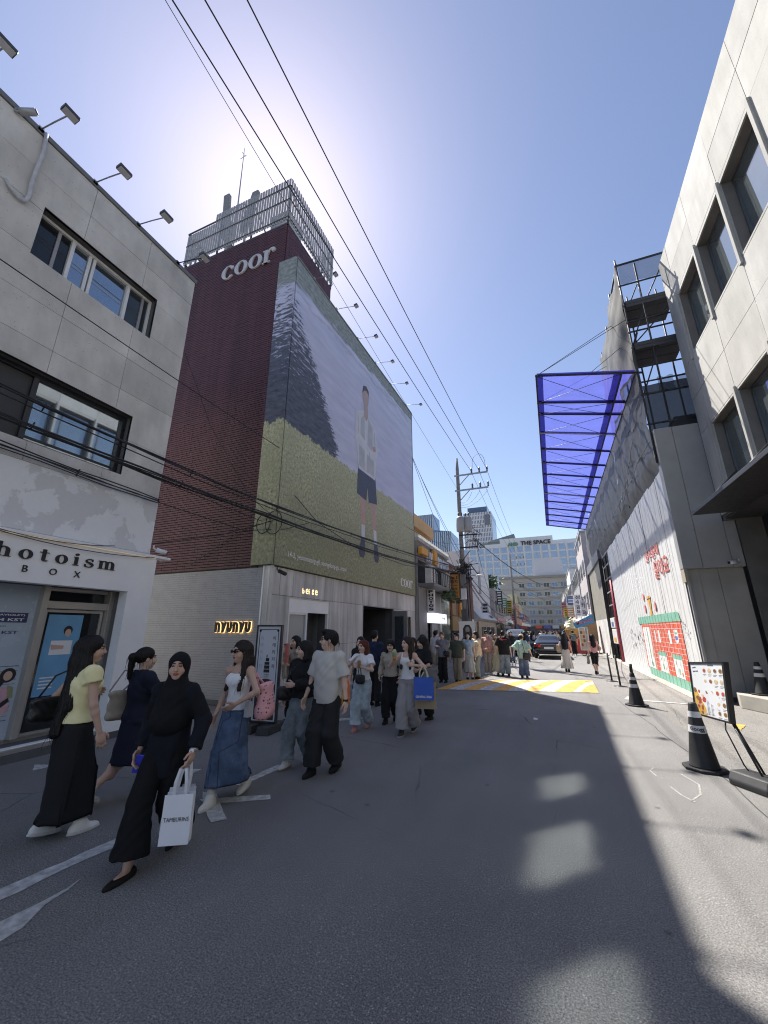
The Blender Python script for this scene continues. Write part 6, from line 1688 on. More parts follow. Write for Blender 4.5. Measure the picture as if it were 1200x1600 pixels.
# ---- garments (closures that take the joints)
def trousers(name, col, thigh=.098, knee=.085, hem=.10, length=.02, kind=None, waist=.10, wr=.008, f=1.0):
    m = cloth_m(name, col, kind=kind)
    def go(A):
        v = Vol(); P = A['P']; wd = A['wd']
        v.ell(P + v3(0, -.012, .01), (.165 * wd, .125, .14), .04, clip=[(P + A['up'] * waist, A['up'])])
        for sd in (-1, 1): v.ell(P + v3(sd * .065 * wd, -.055, -.05), (.092 * wd, .082, .10), .05)
        for nm in 'lr':
            hp, kn, an = A['hip' + nm], A['kn' + nm], A['an' + nm]; d = unit(an - kn); e = an + d * (length - .03)
            v.cap(hp, kn, thigh * wd, knee * .92, .022).cap(kn, e, knee * .92, hem * .88, .018, clip=[(e, d)])
        A['put']('trousers', v, m, wr, f)
    return go
def shirt(name, col, ease=.02, hem=-.06, sleeve='short', sl_r=.07, boxy=0.0, neck=.0, kind=None, part='top', wr=.004, mats=None, strap=False, sl_len=None, open_=0):
    wr *= 1.5
    m = cloth_m(name, col, kind=kind)
    def go(A):
        v = Vol(); P, up, ch, wa, wd = A['P'], A['up'], A['ch'], A['wa'], A['wd']
        hz = P + up * hem; cl = [(hz, -up)]
        cw = (.165 if A['male'] else .14) * wd + ease; ww = ((.135 if A['male'] else .112) * wd + ease) * (1 - boxy) + cw * boxy
        topc = [] if not strap else [(ch + up * .085, up)]
        v.ell(ch, (cw, .108 + ease, .16 if not strap else .14), .05, clip=cl + topc).ell(wa, (ww, .095 + ease + .02 * boxy, .17), .07, clip=cl)
        if hem < .09: v.ell(P + up * .02, (max(ww, .150 * wd + ease), .115 + ease, .13), .06, clip=cl)
        if boxy and hem < 0: v.cap(wa, hz + up * .02, cw * .98, cw * .98, .05, S=(1, cw / (.118 + ease), 1), clip=cl)
        if not A['male']:
            for sd in (-1, 1): v.ell(ch + A['R2'](sd * .060, .072), (.054 + ease * .5, .048 + ease * .5, .056), .045, clip=topc)
        if not strap:
            v.cap(A['shl'], A['shr'], .062 + ease * .3, None, .045).cap(A['neck'] - up * .07, A['neck'] - up * .02, .075, .068 + neck, .03)
        for nm in 'lr':
            if strap or sleeve == 'none':
                if not strap: pass
                continue
            sh, el, wr_ = A['sh' + nm], A['el' + nm], A['wr' + nm]; d = unit(el - sh)
            if sleeve in ('short', 'cap', 'half'):
                e = sh + d * (sl_len or {'short': .17, 'cap': .08, 'half': .24}[sleeve]); v.cap(sh, e, .058 + ease * .45, sl_r, .04, clip=[(e, d)])
            else:
                d2 = unit(wr_ - el); e = wr_ - d2 * .01 if sleeve == 'long' else el + d2 * .1
                v.cap(sh, el, .056 + ease * .5, sl_r * .92, .04).cap(el, e, sl_r * .92, sl_r * .75, .03, clip=[(e, d2)])
        A['put'](part, v, m, wr)
    return go
def skirt(name, col, z0=-.75, waist=.09, hip=.17, hem=.24, kind=None, folds=9, famp=.05, part='skirt', slit=False):
    m = cloth_m(name, col, kind=kind)
    def go(A):
        P = A['P']; top = P[2] + waist; bot = top + z0; nz, nt_ = 34, 88; V = []
        th = np.linspace(0, 2 * np.pi, nt_, endpoint=False); u = np.stack([np.cos(th), np.sin(th)], 1); up_ = np.stack([-np.sin(th), np.cos(th)], 1)
        for j in range(nz + 1):
            t = j / nz; z = top + (bot - top) * t
            tt = min(1, t / .28); hip_, w0 = hip * A['wd'], .128 * A['wd']; r0 = (w0 + (hip_ - w0) * math.sin(tt * math.pi / 2)) if t < .28 else hip_ + (hem - hip_) * ((t - .28) / .72) ** .9
            h_ = r0 * np.sqrt(u[:, 0] ** 2 + (u[:, 1] * .78) ** 2) * (1 if t < .5 else 1) + P[1] * u[:, 1]
            for nm in 'lr':
                for a, c, ra, rb in ((A['hip' + nm], A['kn' + nm], .10, .072), (A['kn' + nm], A['an' + nm], .072, .075)):
                    lo_, hi_ = min(a[2], c[2]), max(a[2], c[2])
                    if lo_ - .05 <= z <= hi_ + .05:
                        q = np.clip((z - a[2]) / (c[2] - a[2] + 1e-9), 0, 1); p = a + (c - a) * q; h_ = np.maximum(h_, u @ p[:2] + ra + (rb - ra) * q)
            fo_ = 1 + famp * t * (np.sin(folds * th + 2.0 * t + 1.3) + .5 * np.sin(folds * 1.7 * th - 3 * t))
            h_ = h_ * fo_
            dh = (np.roll(h_, -1) - np.roll(h_, 1)) / (2 * (th[1] - th[0])); dh = np.clip(dh, -.25, .25)
            if famp > .03: dh = dh * .4
            p2 = u * h_[:, None] + up_ * dh[:, None]
            V.append(np.column_stack([p2, np.full(nt_, z + .006 * np.sin(5 * th) * t)]))
        V.append(np.column_stack([p2 * .9, np.full(nt_, bot + .05)])); V.append(np.column_stack([p2 * .1, np.full(nt_, bot + .25)]))
        n_ = len(V); V = np.concatenate(V); F = []
        for j in range(n_ - 1):
            i = np.arange(nt_); k = (i + 1) % nt_; F.append(np.stack([j * nt_ + i, (j + 1) * nt_ + i, (j + 1) * nt_ + k, j * nt_ + k], 1))
        i = np.arange(nt_); 
        V = wrinkle(V, np.concatenate(F), .005, .7, 3)
        if kind == 'denim':                                     # stitched seams and waistband
            for q in (22, 14, 31, 60):
                g = MB(); g.tube([Vector(V[j * nt_ + q] * A['s']) for j in range(2, nz + 1)], .0045, 4); g.build('seam', cloth_m('stitch', (.05, .07, .11)), A['T'], local=True)
            g = MB(); g.tube([Vector((V[1 * nt_ + i] * np.array([1.02, 1.02, 1])) * A['s']) for i in list(range(0, nt_, 2)) + [0]], .012, 5); g.build('waistband', m, A['T'], local=True)
        link(part, npmesh(part, V * A['s'], np.concatenate(F), [m]), A['T'])
    return go
def footwear(name, col, sole=(.6, .6, .58), kind='sneaker', h=.05):
    m = cloth_m(name, col, rough=.6); ms = cloth_m('sole_%02d%02d' % (sole[0] * 99, sole[2] * 99), sole, .05)
    def go(A):
        for nm in 'lr':
            an, f = A['an' + nm], A['ft' + nm]; r = unit(np.cross(f, v3(0, 0, 1))); u_ = np.cross(r, f); R = np.stack([r, f, u_], 1)
            fz = an - u_ * .085; cl = [(fz, -u_)]
            v = Vol()
            if kind == 'flat':
                v.ell(fz + f * .055 + u_ * .01, (.042, .135, .034), .02, R, clip=cl).ell(fz - f * .035 + u_ * .03, (.036, .045, .035), .02, R, clip=cl)
                v.cut(fz + f * .025 + u_ * .072, (.028, .075, .035), .01, R)
            else:
                v.ell(fz + f * .085 + u_ * .022, (.042, .074, .036), .03, R, clip=cl).ell(fz - f * .02 + u_ * .035, (.041, .065, .055), .03, R, clip=cl)
                v.cap(an - u_ * .045 + f * .03, an + u_ * (.005 if kind == 'sneaker' else .06), .046, .047, .03)
                v.ell(fz + f * .038 + u_ * .008, (.045, .132, .018), .010, R, clip=cl)
            A['put']('shoe', v, m, .0, 1, A['vox'] * .8, lambda C, fz=fz, u_=u_: (((C - fz) @ u_) < (.006 if kind == 'flat' else .026)).astype(int), [m, ms])
            if kind == 'sneaker':
                v = Vol(); v.cap(an - v3(0, 0, .02), an + unit(A['kn' + nm] - an) * .06, .043, .041, .02); A['put']('sock', v, cloth_m('sock', (.62, .62, .6)), 0, 1, A['vox'])
    return go
def hairdo(name, col, style='long', length=.42, vol=1.0, fringe=False, part=0):
    m = cloth_m('hair_' + name, col, kind='hair')
    def go(A):
        H, HR = A['H'], A['HR']; v = Vol()
        v.ell(H(0, -.02, .040), (.088 * vol, .108 * vol, .100 * vol), .02, HR)
        v.cut(H(0, .105, -.045), (.066, .085, .115), .018, HR)
        up = A['up']
        if style == 'short':
            v.cut(H(0, .03, -.10), (.12, .14, .085), .02, HR); v.ell(H(0, .055, .115), (.062, .05, .03), .03, HR)
            v.ell(H(0, -.07, -.01), (.066, .045, .055), .03, HR)
        elif style == 'bob':
            for sd in (-1, 1): v.cap(H(sd * .072, -.01, .03), H(sd * .078, .012, -.12), .034, .03, .03)
            v.cap(H(0, -.075, .03), H(0, -.075, -.11), .07, .06, .04)
        elif style == 'pony':
            v.cap(H(0, -.09, .055), H(0, -.15, .03), .028, .036, .02).cap(H(0, -.15, .03), H(.0, -.15, -.2), .036, .022, .03)
            v.cut(H(0, .03, -.11), (.12, .12, .085), .02, HR)
        else:
            b0 = A['neck'] - v3(0, .055, 0)
            for sd in (-1, 1):
                v.cap(H(sd * .07, -.03, .02), H(sd * .08, -.015, -.12), .036, .036, .03)
                e = A['ch'] + A['R2'](sd * .085, (.125 if part else -.10)) + up * (.10 - length * .5)
                v.cap(H(sd * .08, -.02, -.12), e, .038, .022, .04)
            v.cap(H(0, -.075, .02), H(0, -.085, -.11), .075, .07, .04)
            e = A['ch'] - v3(0, .145, 0) + up * (.16 - length)
            v.cap(H(.03, -.085, -.1), e + v3(.035, 0, .02), .058, .036, .05).cap(H(-.03, -.085, -.1), e + v3(-.035, .0, 0), .058, .034, .05)
        if fringe: v.ell(H(0, .075, .07), (.06, .03, .035), .02, HR)
        V, F = v.mesh(A['vox'] * .85); Nn = vnormals(V, F); L = (V - A['hd']) @ HR
        a = np.arctan2(L[:, 0], -L[:, 1]); V = V + Nn * (.0028 * np.sin(34 * a + 9 * L[:, 2] + 2 * np.sin(21 * L[:, 2])) + .002 * np.sin(71 * a))[:, None]
        link('hair', npmesh('hair', V * A['s'], F, [m]), A['T'])
        if A['vox'] < .0101:                                    # loose strands
            rn = np.random.RandomState(len(name) + int(length * 100)); g = MB()
            low = np.argsort(V[:, 2])[:int(len(V) * .55)]
            for i in rn.choice(low, 70):
                p = V[i]; d = Nn[i] * .012 * rn.rand() + v3(*(rn.randn(3) * .010)) ; L_ = .05 + .07 * rn.rand()
                g.tube([Vector((p + v3(0, 0, .04)) * A['s']), Vector((p + d) * A['s']), Vector((p + d * 1.6 - v3(0, 0, L_ * .5)) * A['s']), Vector((p + d * 1.5 + v3(*(rn.randn(3) * .006)) - v3(0, 0, L_)) * A['s'])], [.0022, .002, .0014, .0006], 3)
            g.build('hair_strands', m, A['T'], local=True, kind='stuff')
    return go
def sunglasses(A):
    H = A['H']; g = MB(); s = A['s']
    for sd in (-1, 1):
        pts = [H(sd * .033 + .027 * math.cos(t * .5236), .112 - .25 * abs(.027 * math.cos(t * .5236) + sd * .033) ** 1 * .3, .014 + .019 * math.sin(t * .5236)) * s for t in range(12)]
        g.prism([tuple(p) for p in pts], tuple(-A['hf'] * .006 * s))
        g.tube([tuple(H(sd * .058, .098, .02) * s), tuple(H(sd * .082, .0, .014) * s)], .004 * s, 5)
    g.tube([tuple(H(-.012, .114, .018) * s), tuple(H(.012, .114, .018) * s)], .004 * s, 5)
    g.build('sunglasses', M('sunglass', (.008, .008, .009), .12, .05), A['T'], local=True)
def both(*fs_):
    def go(A):
        for f_ in fs_: f_(A)
    return go
def world(A, p): return tuple(WM[A['T'].name] @ Vector(tuple(np.array(p) * A['s'])))
# ================================================================== the people
PI = math.pi
blackc = (.020, .020, .022)
def world_pt(Tn, A, p): return WM[Tn.name] @ Vector(tuple(np.array(p) * A['s']))
KEEP = {}
def keep(nm):
    def go(A): KEEP[nm] = A
    return go
def wpt(nm, p):
    A = KEEP[nm]; return WM[A['T'].name] @ Vector(tuple(np.array(p) * A['s']))
def sack(label, c, size, mat, strap=None, rz=0.0, cat='bag', squash=.5, sr=.009, strap_mat=None, wr=.004, vox=.008, sag_=.0):
    """soft bag: pillowy body gathered towards its top, with a strap to the given world points"""
    c = Vector(c); t = thing('bag', label, cat, tuple(c), rz)
    w, d, h = size; v = Vol()
    v.ell((0, 0, -h * .08), (w / 2, d / 2 * .8, h * .42), .03).cap((-w * .5 + d * .42, 0, -h * .5 + d * .42), (w * .5 - d * .42, 0, -h * .5 + d * .42), d * .42, None, .05).cap((-w * .42, 0, h * .36), (w * .42, 0, h * .36 - sag_), d * .16, None, .09)
    V, F = v.mesh(vox); V = wrinkle(V, F, wr, 1.0, 4)
    link('bag_body', npmesh('bag_body', V, F, [mat]), t)
    if strap:
        inv = WM[t.name].inverted(); pts = [inv @ Vector(p) for p in strap]
        g = MB(); g.tube(pts, sr, 6); g.build('strap', strap_mat or mat, t, local=True)
    return t
def paper_bag(label, c, size, mat, rz, handle_mat, text=None, tilt=0.0, hand=None, text_mat=None):
    """upright shop bag: pleated sides, open top, two loop handles"""
    t = thing('shopping_bag', label, 'bag', tuple(c), rz); w, d, h = size
    g = MB(); B = [(-w / 2, -d / 2), (w / 2, -d / 2), (w / 2, d / 2), (-w / 2, d / 2)]
    lo = [Vector((x, y, 0)) for x, y in B]; hi = [Vector((x * .99, y * .7, h)) for x, y in B]
    ml, mr = Vector((-w / 2 + .03, 0, h * .9)), Vector((w / 2 - .03, 0, h * .9))
    g.quad(lo[0], lo[1], hi[1], hi[0]); g.quad(lo[2], lo[3], hi[3], hi[2]); g.quad(lo[0], lo[3], lo[2], lo[1])
    for a, b_, m_, s_ in ((1, 2, mr, 1), (3, 0, ml, -1)):
        bm_ = Vector((s_ * w / 2, 0, h * .28)); g.add([lo[a], lo[b_], hi[b_], hi[a], m_, bm_], [(0, 1, 5), (0, 5, 4, 3), (1, 2, 4, 5)])
    q = [p * .985 + Vector((0, 0, .004)) for p in hi]; ql = [p * .985 + Vector((0, 0, .004)) for p in lo]
    g.quad(ql[1], ql[0], q[0], q[1]); g.quad(ql[3], ql[2], q[2], q[3])
    g.build('bag_body', mat, t, local=True)
    for s_ in (-1, 1):
        y = s_ * d * .33; top = h + .17
        g = MB(); pts = [Vector((-w * .2, y, h - .02)), Vector((-w * .19, y, h + .08)), Vector((-.02, y * .3, top)), Vector((.02, y * .3, top)), Vector((w * .19, y, h + .08)), Vector((w * .2, y, h - .02))]
        for i in range(len(pts) - 1):
            a, b_ = pts[i], pts[i + 1]; o = Vector((.011, 0, 0)); g.hexa([a - o, a + o, a + o + Vector((0, .003, 0)), a - o + Vector((0, .003, 0)), b_ - o, b_ + o, b_ + o + Vector((0, .003, 0)), b_ - o + Vector((0, .003, 0))])
        g.build('handle', handle_mat, t, local=True)
    if text:
        g = MB(); f = Frame((0, -d / 2 - .0015, 0), (1, 0, 0), (0, -1, 0)); k = .3 * d / h * .0
        text_on(f, g, text[0], -w * text[1] / 2, w * text[1] / 2, h * text[2], .0, height=h * text[3], extrude=.0006, bold=text[4])
        sl = (d * .15) / h
        g.v = [(x, y + z * sl, z) for x, y, z in g.v]
        g.build('lettering', text_mat or print_black, t, local=True)
    if tilt: t.rotation_euler[1] = tilt
    return t
# 1 yellow top, seen from behind
person('woman from behind in a pale yellow short sleeved top and long black skirt', (-4.26, 2.74, 0), -.22, 1.68, skin='mid', la=(-.08, -.07), ra=(.07, .16), lift=(.03, 0), rw=(.27, .10, .83), lw=(-.2, .12, 1.12), look=(-.35, -.02), vox=.0075, wide=1.02,
       bottom=skirt('black_knit', blackc, z0=-.86, waist=.11, hip=.175, hem=.165, folds=5, famp=.03), top=shirt('butter', (.86, .79, .44), .026, hem=.03, sleeve='cap', sl_r=.075, wr=.003), hair=hairdo('black', (.010, .008, .008), 'long', .56, 1.04), shoes=footwear('offwhite', (.75, .74, .70)), extra=keep('yellow'))
a = wpt('yellow', KEEP['yellow']['shl'] + v3(0, 0, .06))
sack('black leather shoulder bag on the left arm of the yellow topped woman', wpt('yellow', (-.20, -.17, 1.02)), (.32, .10, .21), M('leather_black', (.016, .016, .018), .38, .2, 8), [wpt('yellow', (-.22, -.28, 1.08)), wpt('yellow', (-.20, -.17, 1.3)), a, wpt('yellow', (-.19, .06, 1.25)), wpt('yellow', (-.18, -.02, 1.10))], rz=-.22 + PI / 2 + .2)
# 2 navy dress
person('woman in a short navy dress with a ponytail walking past the photo booth shop', (-4.47, 3.52, 0), -.16, 1.60, la=(-.07, -.33), ra=(.06, .26), lift=(.08, 0), rw=(.12, .36, 1.12), lw=(-.10, .34, 1.10), look=(-.25, .0), vox=.0075, pole_r=(.5, -.8, -.6), pole_l=(-.5, -.8, -.6),
       bottom=skirt('navy_dress', (.018, .022, .040), z0=-.56, waist=.12, hip=.175, hem=.215, folds=4, famp=.03), top=shirt('navy_top', (.018, .022, .040), .022, hem=-.02, sleeve='short', sl_r=.08), hair=hairdo('black', (1, 1, 1), 'pony'), shoes=footwear('grey_trainer', (.50, .50, .50)), extra=keep('navy'))
sack('cream canvas tote bag hanging behind the navy dress', wpt('navy', (-.15, -.14, .98)), (.24, .08, .32), cloth_m('cream_canvas', (.42, .39, .34)), [wpt('navy', (-.16, -.26, 1.12)), wpt('navy', (-.14, -.14, 1.34)), wpt('navy', KEEP['navy']['shl'] + v3(.01, -.01, .055)), wpt('navy', (-.13, .06, 1.30)), wpt('navy', (-.17, -.1, 1.12))], rz=-.16 + PI / 2)
# 3 hijab
def hijab(A):
    H, HR, up = A['H'], A['HR'], A['up']; m = cloth_m('hijab_black', (.011, .011, .013)); v = Vol()
    v.ell(H(0, -.018, .030), (.094, .116, .108), .02, HR).cap(H(0, -.01, -.06), A['neck'] + v3(0, .0, -.02), .088, .098, .04)
    v.ell(H(0, .03, -.115), (.07, .06, .04), .03, HR)
    v.cut(H(0, .120, -.022), (.064, .085, .088), .014, HR)
    v.ell(A['ch'] + v3(0, 0, .02), (.158, .155, .19), .06).ell(A['ch'] + v3(0, .03, -.12), (.178, .175, .15), .06)
    for nm in 'lr': v.cap(A['sh' + nm] + v3(0, 0, .01), A['el' + nm] * .8 + A['sh' + nm] * .2, .066, .072, .05)
    A['put']('headscarf', v, m, .005, .7)
person('woman in a black headscarf carrying white paper shopping bags', (-3.14, 2.83, 0), PI + .30, 1.58, la=(-.05, -.27), ra=(.04, .27), lift=(.05, .0), lw=(-.29, .10, .84), rw=(.24, .04, .82), look=(.34, .03), vox=.0075, skin='mid', wide=.98, pole_l=(-.6, -.7, 0), foot_yaw=(.1, .25),
       bottom=trousers('black_wide', (.011, .011, .012), .105, .105, .155, -.02, wr=.006), top=both(shirt('navy_tunic', (.012, .013, .020), .02, hem=-.22, sleeve='long', sl_r=.075, boxy=.5, part='tunic'), hijab), shoes=footwear('black_flat', (.015, .014, .014), (.02, .02, .02), 'flat'), extra=keep('hijab'))
hp = wpt('hijab', KEEP['hijab']['palml'] + v3(0, 0, -.03))
paperw = M('paper_white', (.86, .86, .90), .55, .03, 3)
paper_bag('white shopping bag lettered TAMBURINS held in front', hp + Vector((.03, -.05, -.50)), (.21, .09, .325), paperw, .55, cloth_m('ribbon', (.72, .72, .74)), ('TAMBURINS', .86, .46, .085, .0))
paper_bag('plain white shopping bag half hidden behind the lettered one', hp + Vector((-.12, .06, -.49)), (.20, .09, .31), M('paper_pale', (.66, .68, .74), .55, .03), .9, cloth_m('ribbon', (1, 1, 1)), tilt=.12)
wp = wpt('hijab', KEEP['hijab']['wrl'])
g = MB(); d = Vector(tuple(KEEP['hijab']['hdl'])); d = (WM[KEEP['hijab']['T'].name].to_3x3() @ d)
g.tube([wp - d * .012, wp + d * .012], .034, 14); wt = g.build('wristwatch', M('watch_steel', (.6, .6, .6), .3, metal=.8), label='silver wristwatch on the headscarf woman near the shopping bags', cat='watch')
g = MB(); q = wp + Vector((.012, -.032, .0)); g.tube([q, q + Vector((.003, -.008, 0))], .02, 12); g.build('dial', print_white, wt)
pp = wpt('hijab', KEEP['hijab']['palmr'] + v3(-.01, .0, -.03))
t = thing('phone', 'phone in a bright blue case held low by the headscarf woman', 'phone', tuple(pp), .5)
g = MB(); g.box(-.038, .038, -.006, .006, -.075, .075); g.build('case', M('phone_blue', (.05, .06, .55), .35), t, local=True, bevel=.005)
t.rotation_euler = (.25, .2, .7)
# 4 tube top
person('woman in a white tube top, long denim skirt and dark sunglasses', (-3.45, 3.98, 0), PI + .12, 1.64, la=(-.07, -.20), ra=(.05, .24), lift=(.05, 0), lw=(-.13, .22, .98), rw=(.20, .10, .84), look=(-.42, -.03), vox=.0075, skin='mid', wide=.88, pole_l=(-1, -.35, 0),
       bottom=skirt('denim', (.075, .115, .20), z0=-.78, waist=.11, hip=.165, hem=.205, kind='denim', folds=4, famp=.03), top=shirt('white_tube', (.85, .85, .85), .016, hem=.04, sleeve='none', strap=True, wr=.003), hair=hairdo('dark', (.020, .014, .012), 'long', .36, 1.0, part=1), shoes=footwear('ivory_hi', (.74, .71, .64), kind='sneaker'), extra=both(sunglasses, keep('tube')))
pinkc = cloth_m('pink_dots', (.80, .42, .45), kind='dots')
sack('pink dotted drawstring bag under the tube top woman\'s arm', wpt('tube', (-.27, -.16, .98)), (.36, .20, .42), pinkc, [wpt('tube', (-.22, -.10, 1.10)), wpt('tube', (-.19, -.03, 1.25)), wpt('tube', KEEP['tube']['shl'] + v3(.0, .01, .052)), wpt('tube', (-.19, -.1, 1.22)), wpt('tube', (-.25, -.2, 1.10))], rz=PI / 2 + .3, sr=.013)
g = MB(); c = wpt('tube', (-.20, .08, .93)); g.hexa([c + Vector(p) for p in ((-.03, -.03, -.1), (.03, -.03, -.1), (.03, .03, -.1), (-.03, .03, -.1), (-.025, -.025, .06), (.025, -.025, .06), (.025, .025, .06), (-.025, .025, .06))])
g.build('scarf', cloth_m('check_scarf', (.45, .47, .5), .6), label='small checked scarf tied at the denim skirt waist', cat='scarf')
# 5 / 6 the couple
person('woman in a loose black top and faded jeans beside the tall man', (-3.40, 5.23, 0), PI - .05, 1.59, la=(-.07, -.16), ra=(.06, .20), lift=(.04, 0), lw=(-.02, .22, 1.06), rw=(.26, .04, .86), look=(-.62, .02), vox=.009, pole_l=(-1, -.3, -.4),
       bottom=trousers('faded', (.17, .20, .22), .105, .105, .12, .0, kind='denim'), top=shirt('black_blouse', blackc, .04, hem=.0, sleeve='long', sl_r=.085, boxy=.5, wr=.006), hair=hairdo('black', (1, 1, 1), 'long', .30, 1.05), shoes=footwear('white_stripe', (.62, .62, .6), (.25, .2, .15)), extra=keep('couple'))
sack('small black crossbody bag at the hip of the black topped woman', wpt('couple', (.19, .12, .93)), (.26, .10, .18), M('leather_black', (1, 1, 1)), [wpt('couple', (.2, .08, 1.0)), wpt('couple', (.12, .12, 1.25)), wpt('couple', KEEP['couple']['shl'] + v3(.05, .02, .06))], rz=.9)
person('tall man in a grey boxy t-shirt and charcoal trousers looking aside', (-2.90, 5.08, 0), PI - .08, 1.73, True, la=(-.09, -.12), ra=(.09, .15), lift=(.03, 0), lw=(-.30, .04, .82), rw=(.30, .06, .84), look=(-.95, .03), vox=.009,
       bottom=trousers('charcoal', (.030, .031, .034), .115, .115, .12, .01, waist=.06), top=shirt('heather', (.56, .54, .50), .024, hem=-.10, sleeve='half', sl_r=.088, boxy=.7, wr=.005), hair=hairdo('black', (1, 1, 1), 'short'), shoes=footwear('black_shoe', (.015, .015, .016), (.02, .02, .02)), extra=both(sunglasses, keep('man')))
wp = wpt('man', KEEP['man']['wrl']); g = MB(); g.tube([wp - Vector((0, 0, .012)), wp + Vector((0, 0, .012))], .036, 12); g.build('wristband', print_black, label='black wristband on the tall man in the grey t-shirt', cat='wristband')
m, nt, b = nodes_of('snack_bag'); v = coords(nt)
c = mixc(nt, ramp(nt, noise(nt, v, 7, 3), [(.42, 0), (.5, 1)]), (.75, .50, .06), (.70, .16, .04)); nt.links.new(c, b.inputs['Base Color']); b.inputs['Roughness'].default_value = .4
sack('orange and yellow printed drawstring bag behind the tall man', (-2.86, 5.42, .98), (.22, .16, .50), m, [(-2.88, 5.42, 1.15), (-2.95, 5.38, 1.36), (-3.0, 5.3, 1.42)], rz=.6, strap_mat=M('cord_yellow', (.6, .45, .08), .6))
# 7 red hair
person('woman with long auburn hair, off-shoulder white top and pale jeans', (-3.44, 7.34, 0), PI + .02, 1.55, la=(-.06, -.18), ra=(.07, .18), lift=(.05, 0), lw=(-.06, .26, 1.16), rw=(.10, .20, 1.30), look=(-.35, .02), vox=.010, pole_r=(.8, -.3, -.7), pole_l=(-.8, -.4, -.4),
       bottom=trousers('pale_jean', (.36, .43, .48), .115, .115, .125, .0, kind='denim'), top=shirt('white_offs', (.82, .82, .82), .022, hem=.03, sleeve='short', sl_r=.085, strap=False), hair=hairdo('auburn', (.095, .022, .014), 'long', .40, 1.04), shoes=footwear('pink_shoe', (.52, .24, .24), (.5, .25, .25)), extra=keep('red'))
sack('small black camera bag hanging at the auburn haired woman\'s chest', wpt('red', (-.03, .20, .93)), (.17, .09, .15), M('leather_black', (1, 1, 1)), [wpt('red', (-.06, .2, .98)), wpt('red', (-.03, .22, 1.2)), wpt('red', (-.02, .2, 1.25)), wpt('red', (.02, .2, 1.0))], rz=0, sr=.008)
g = MB(); q = wpt('red', (-.05, .30, 1.21)); g.lathe([(.026, -.06), (.036, .06), (.037, .065), (.02, .075)], tuple(q), 10); g.build('drink_cup', M('cup_tea', (.45, .28, .12), .3), label='small brown iced drink held by the auburn haired woman', cat='cup')
# 8 beige cardigan
person('woman with bobbed hair, sunglasses, beige cardigan and black trousers', (-3.17, 8.10, 0), PI + .05, 1.54, la=(-.06, -.16), ra=(.06, .17), lift=(.05, 0), lw=(-.24, .08, .90), rw=(.22, .10, .92), look=(.15, .02), vox=.010,
       bottom=trousers('black_trouser', blackc, .115, .11, .105, .0), top=shirt('oat', (.42, .38, .31), .022, hem=.03, sleeve='long', sl_r=.065), hair=hairdo('black', (1, 1, 1), 'bob', vol=1.06, fringe=True), shoes=footwear('black_shoe', (1, 1, 1), (.02, .02, .02)), extra=sunglasses)
# 9 white tank
person('woman in a white tank top and light grey trousers with a raised drink', (-2.55, 7.36, 0), PI + .02, 1.62, la=(-.06, -.17), ra=(.07, .18), lift=(.05, 0), rw=(.16, .27, 1.27), lw=(-.20, .22, 1.17), look=(-.60, .02), vox=.010, wide=.88, pole_r=(.8, -.3, -.8), pole_l=(-.8, -.4, -.6),
       bottom=trousers('light_grey', (.36, .345, .345), .11, .115, .135, .0), top=both(shirt('white_tank', (.85, .85, .85), .010, hem=.04, sleeve='none', strap=True, wr=.003), lambda A: A['put']('shoulder_strap', Vol().cap(A['ch'] + v3(.085, .095, .06), A['shr'] + v3(-.06, .03, .05), .014).cap(A['ch'] + v3(-.085, .095, .06), A['shl'] + v3(.06, .03, .05), .014), cloth_m('white_tank', (1, 1, 1)))), hair=hairdo('brown', (.028, .016, .013), 'long', .42, 1.02, part=1), shoes=footwear('black_white', (.05, .05, .05), (.4, .4, .4)), extra=keep('tank'))
q = wpt('tank', (.14, .33, 1.33)); g = MB(); g.lathe([(.03, -.08), (.042, .06), (.043, .065), (.04, .07), (.03, .10), (.012, .11)], tuple(q), 12); cup = g.build('drink_cup', M('cup_green', (.40, .45, .24), .25), label='tall green and orange iced drink raised by the tank top woman', cat='cup')
g = MB(); g.lathe([(.0305, -.08), (.036, -.02)], tuple(q + Vector((0, 0, .0))), 12, 1.03, 1.03); g.build('drink_base', M('cup_orange', (.55, .22, .04), .3), cup)
hp = wpt('tank', KEEP['tank']['ell'] + v3(-.03, .12, .0))
paper_bag('bright blue shopping bag with white lettering hung on an arm', hp + Vector((.02, -.12, -.50)), (.34, .12, .36), M('bag_blue', (.025, .10, .52), .5), .25, cloth_m('cream_handle', (.62, .56, .42)), ('GENERAL IDEA', .80, .10, .10, .03), text_mat=print_white)
paper_bag('brown kraft paper bag behind the bright blue shopping bag', hp + Vector((.0, .04, -.66)), (.36, .12, .42), M('kraft', (.42, .32, .20), .7, .1), .2, cloth_m('cream_handle', (1, 1, 1)))
# 10 long black hair, black tee
person('woman in a black t-shirt whose long black hair hides her face', (-2.62, 8.55, 0), PI - .5, 1.59, la=(-.06, -.12), ra=(.07, .15), lw=(-.10, .24, 1.0), rw=(.22, .06, .86), look=(-.35, -.12), vox=.011, wide=1.0, pole_l=(-1, -.3, -.3),
       bottom=trousers('black_trouser', (1, 1, 1), .115, .11, .115, .0), top=shirt('black_tee', blackc, .035, hem=-.03, sleeve='half', sl_r=.09, boxy=.6), hair=hairdo('black', (1, 1, 1), 'long', .40, 1.1, part=1), shoes=footwear('black_shoe', (1, 1, 1), (.02, .02, .02)), extra=keep('bt'))
sack('grey slouchy shoulder bag beside the long haired woman in black', wpt('bt', (-.27, .06, .86)), (.32, .14, .42), cloth_m('grey_bag', (.20, .20, .19)), [wpt('bt', (-.25, .03, 1.05)), wpt('bt', KEEP['bt']['shl'] + v3(0, 0, .06)), wpt('bt', (-.24, .1, 1.05))], rz=.4, strap_mat=cloth_m('strap_pale', (.5, .45, .38)))
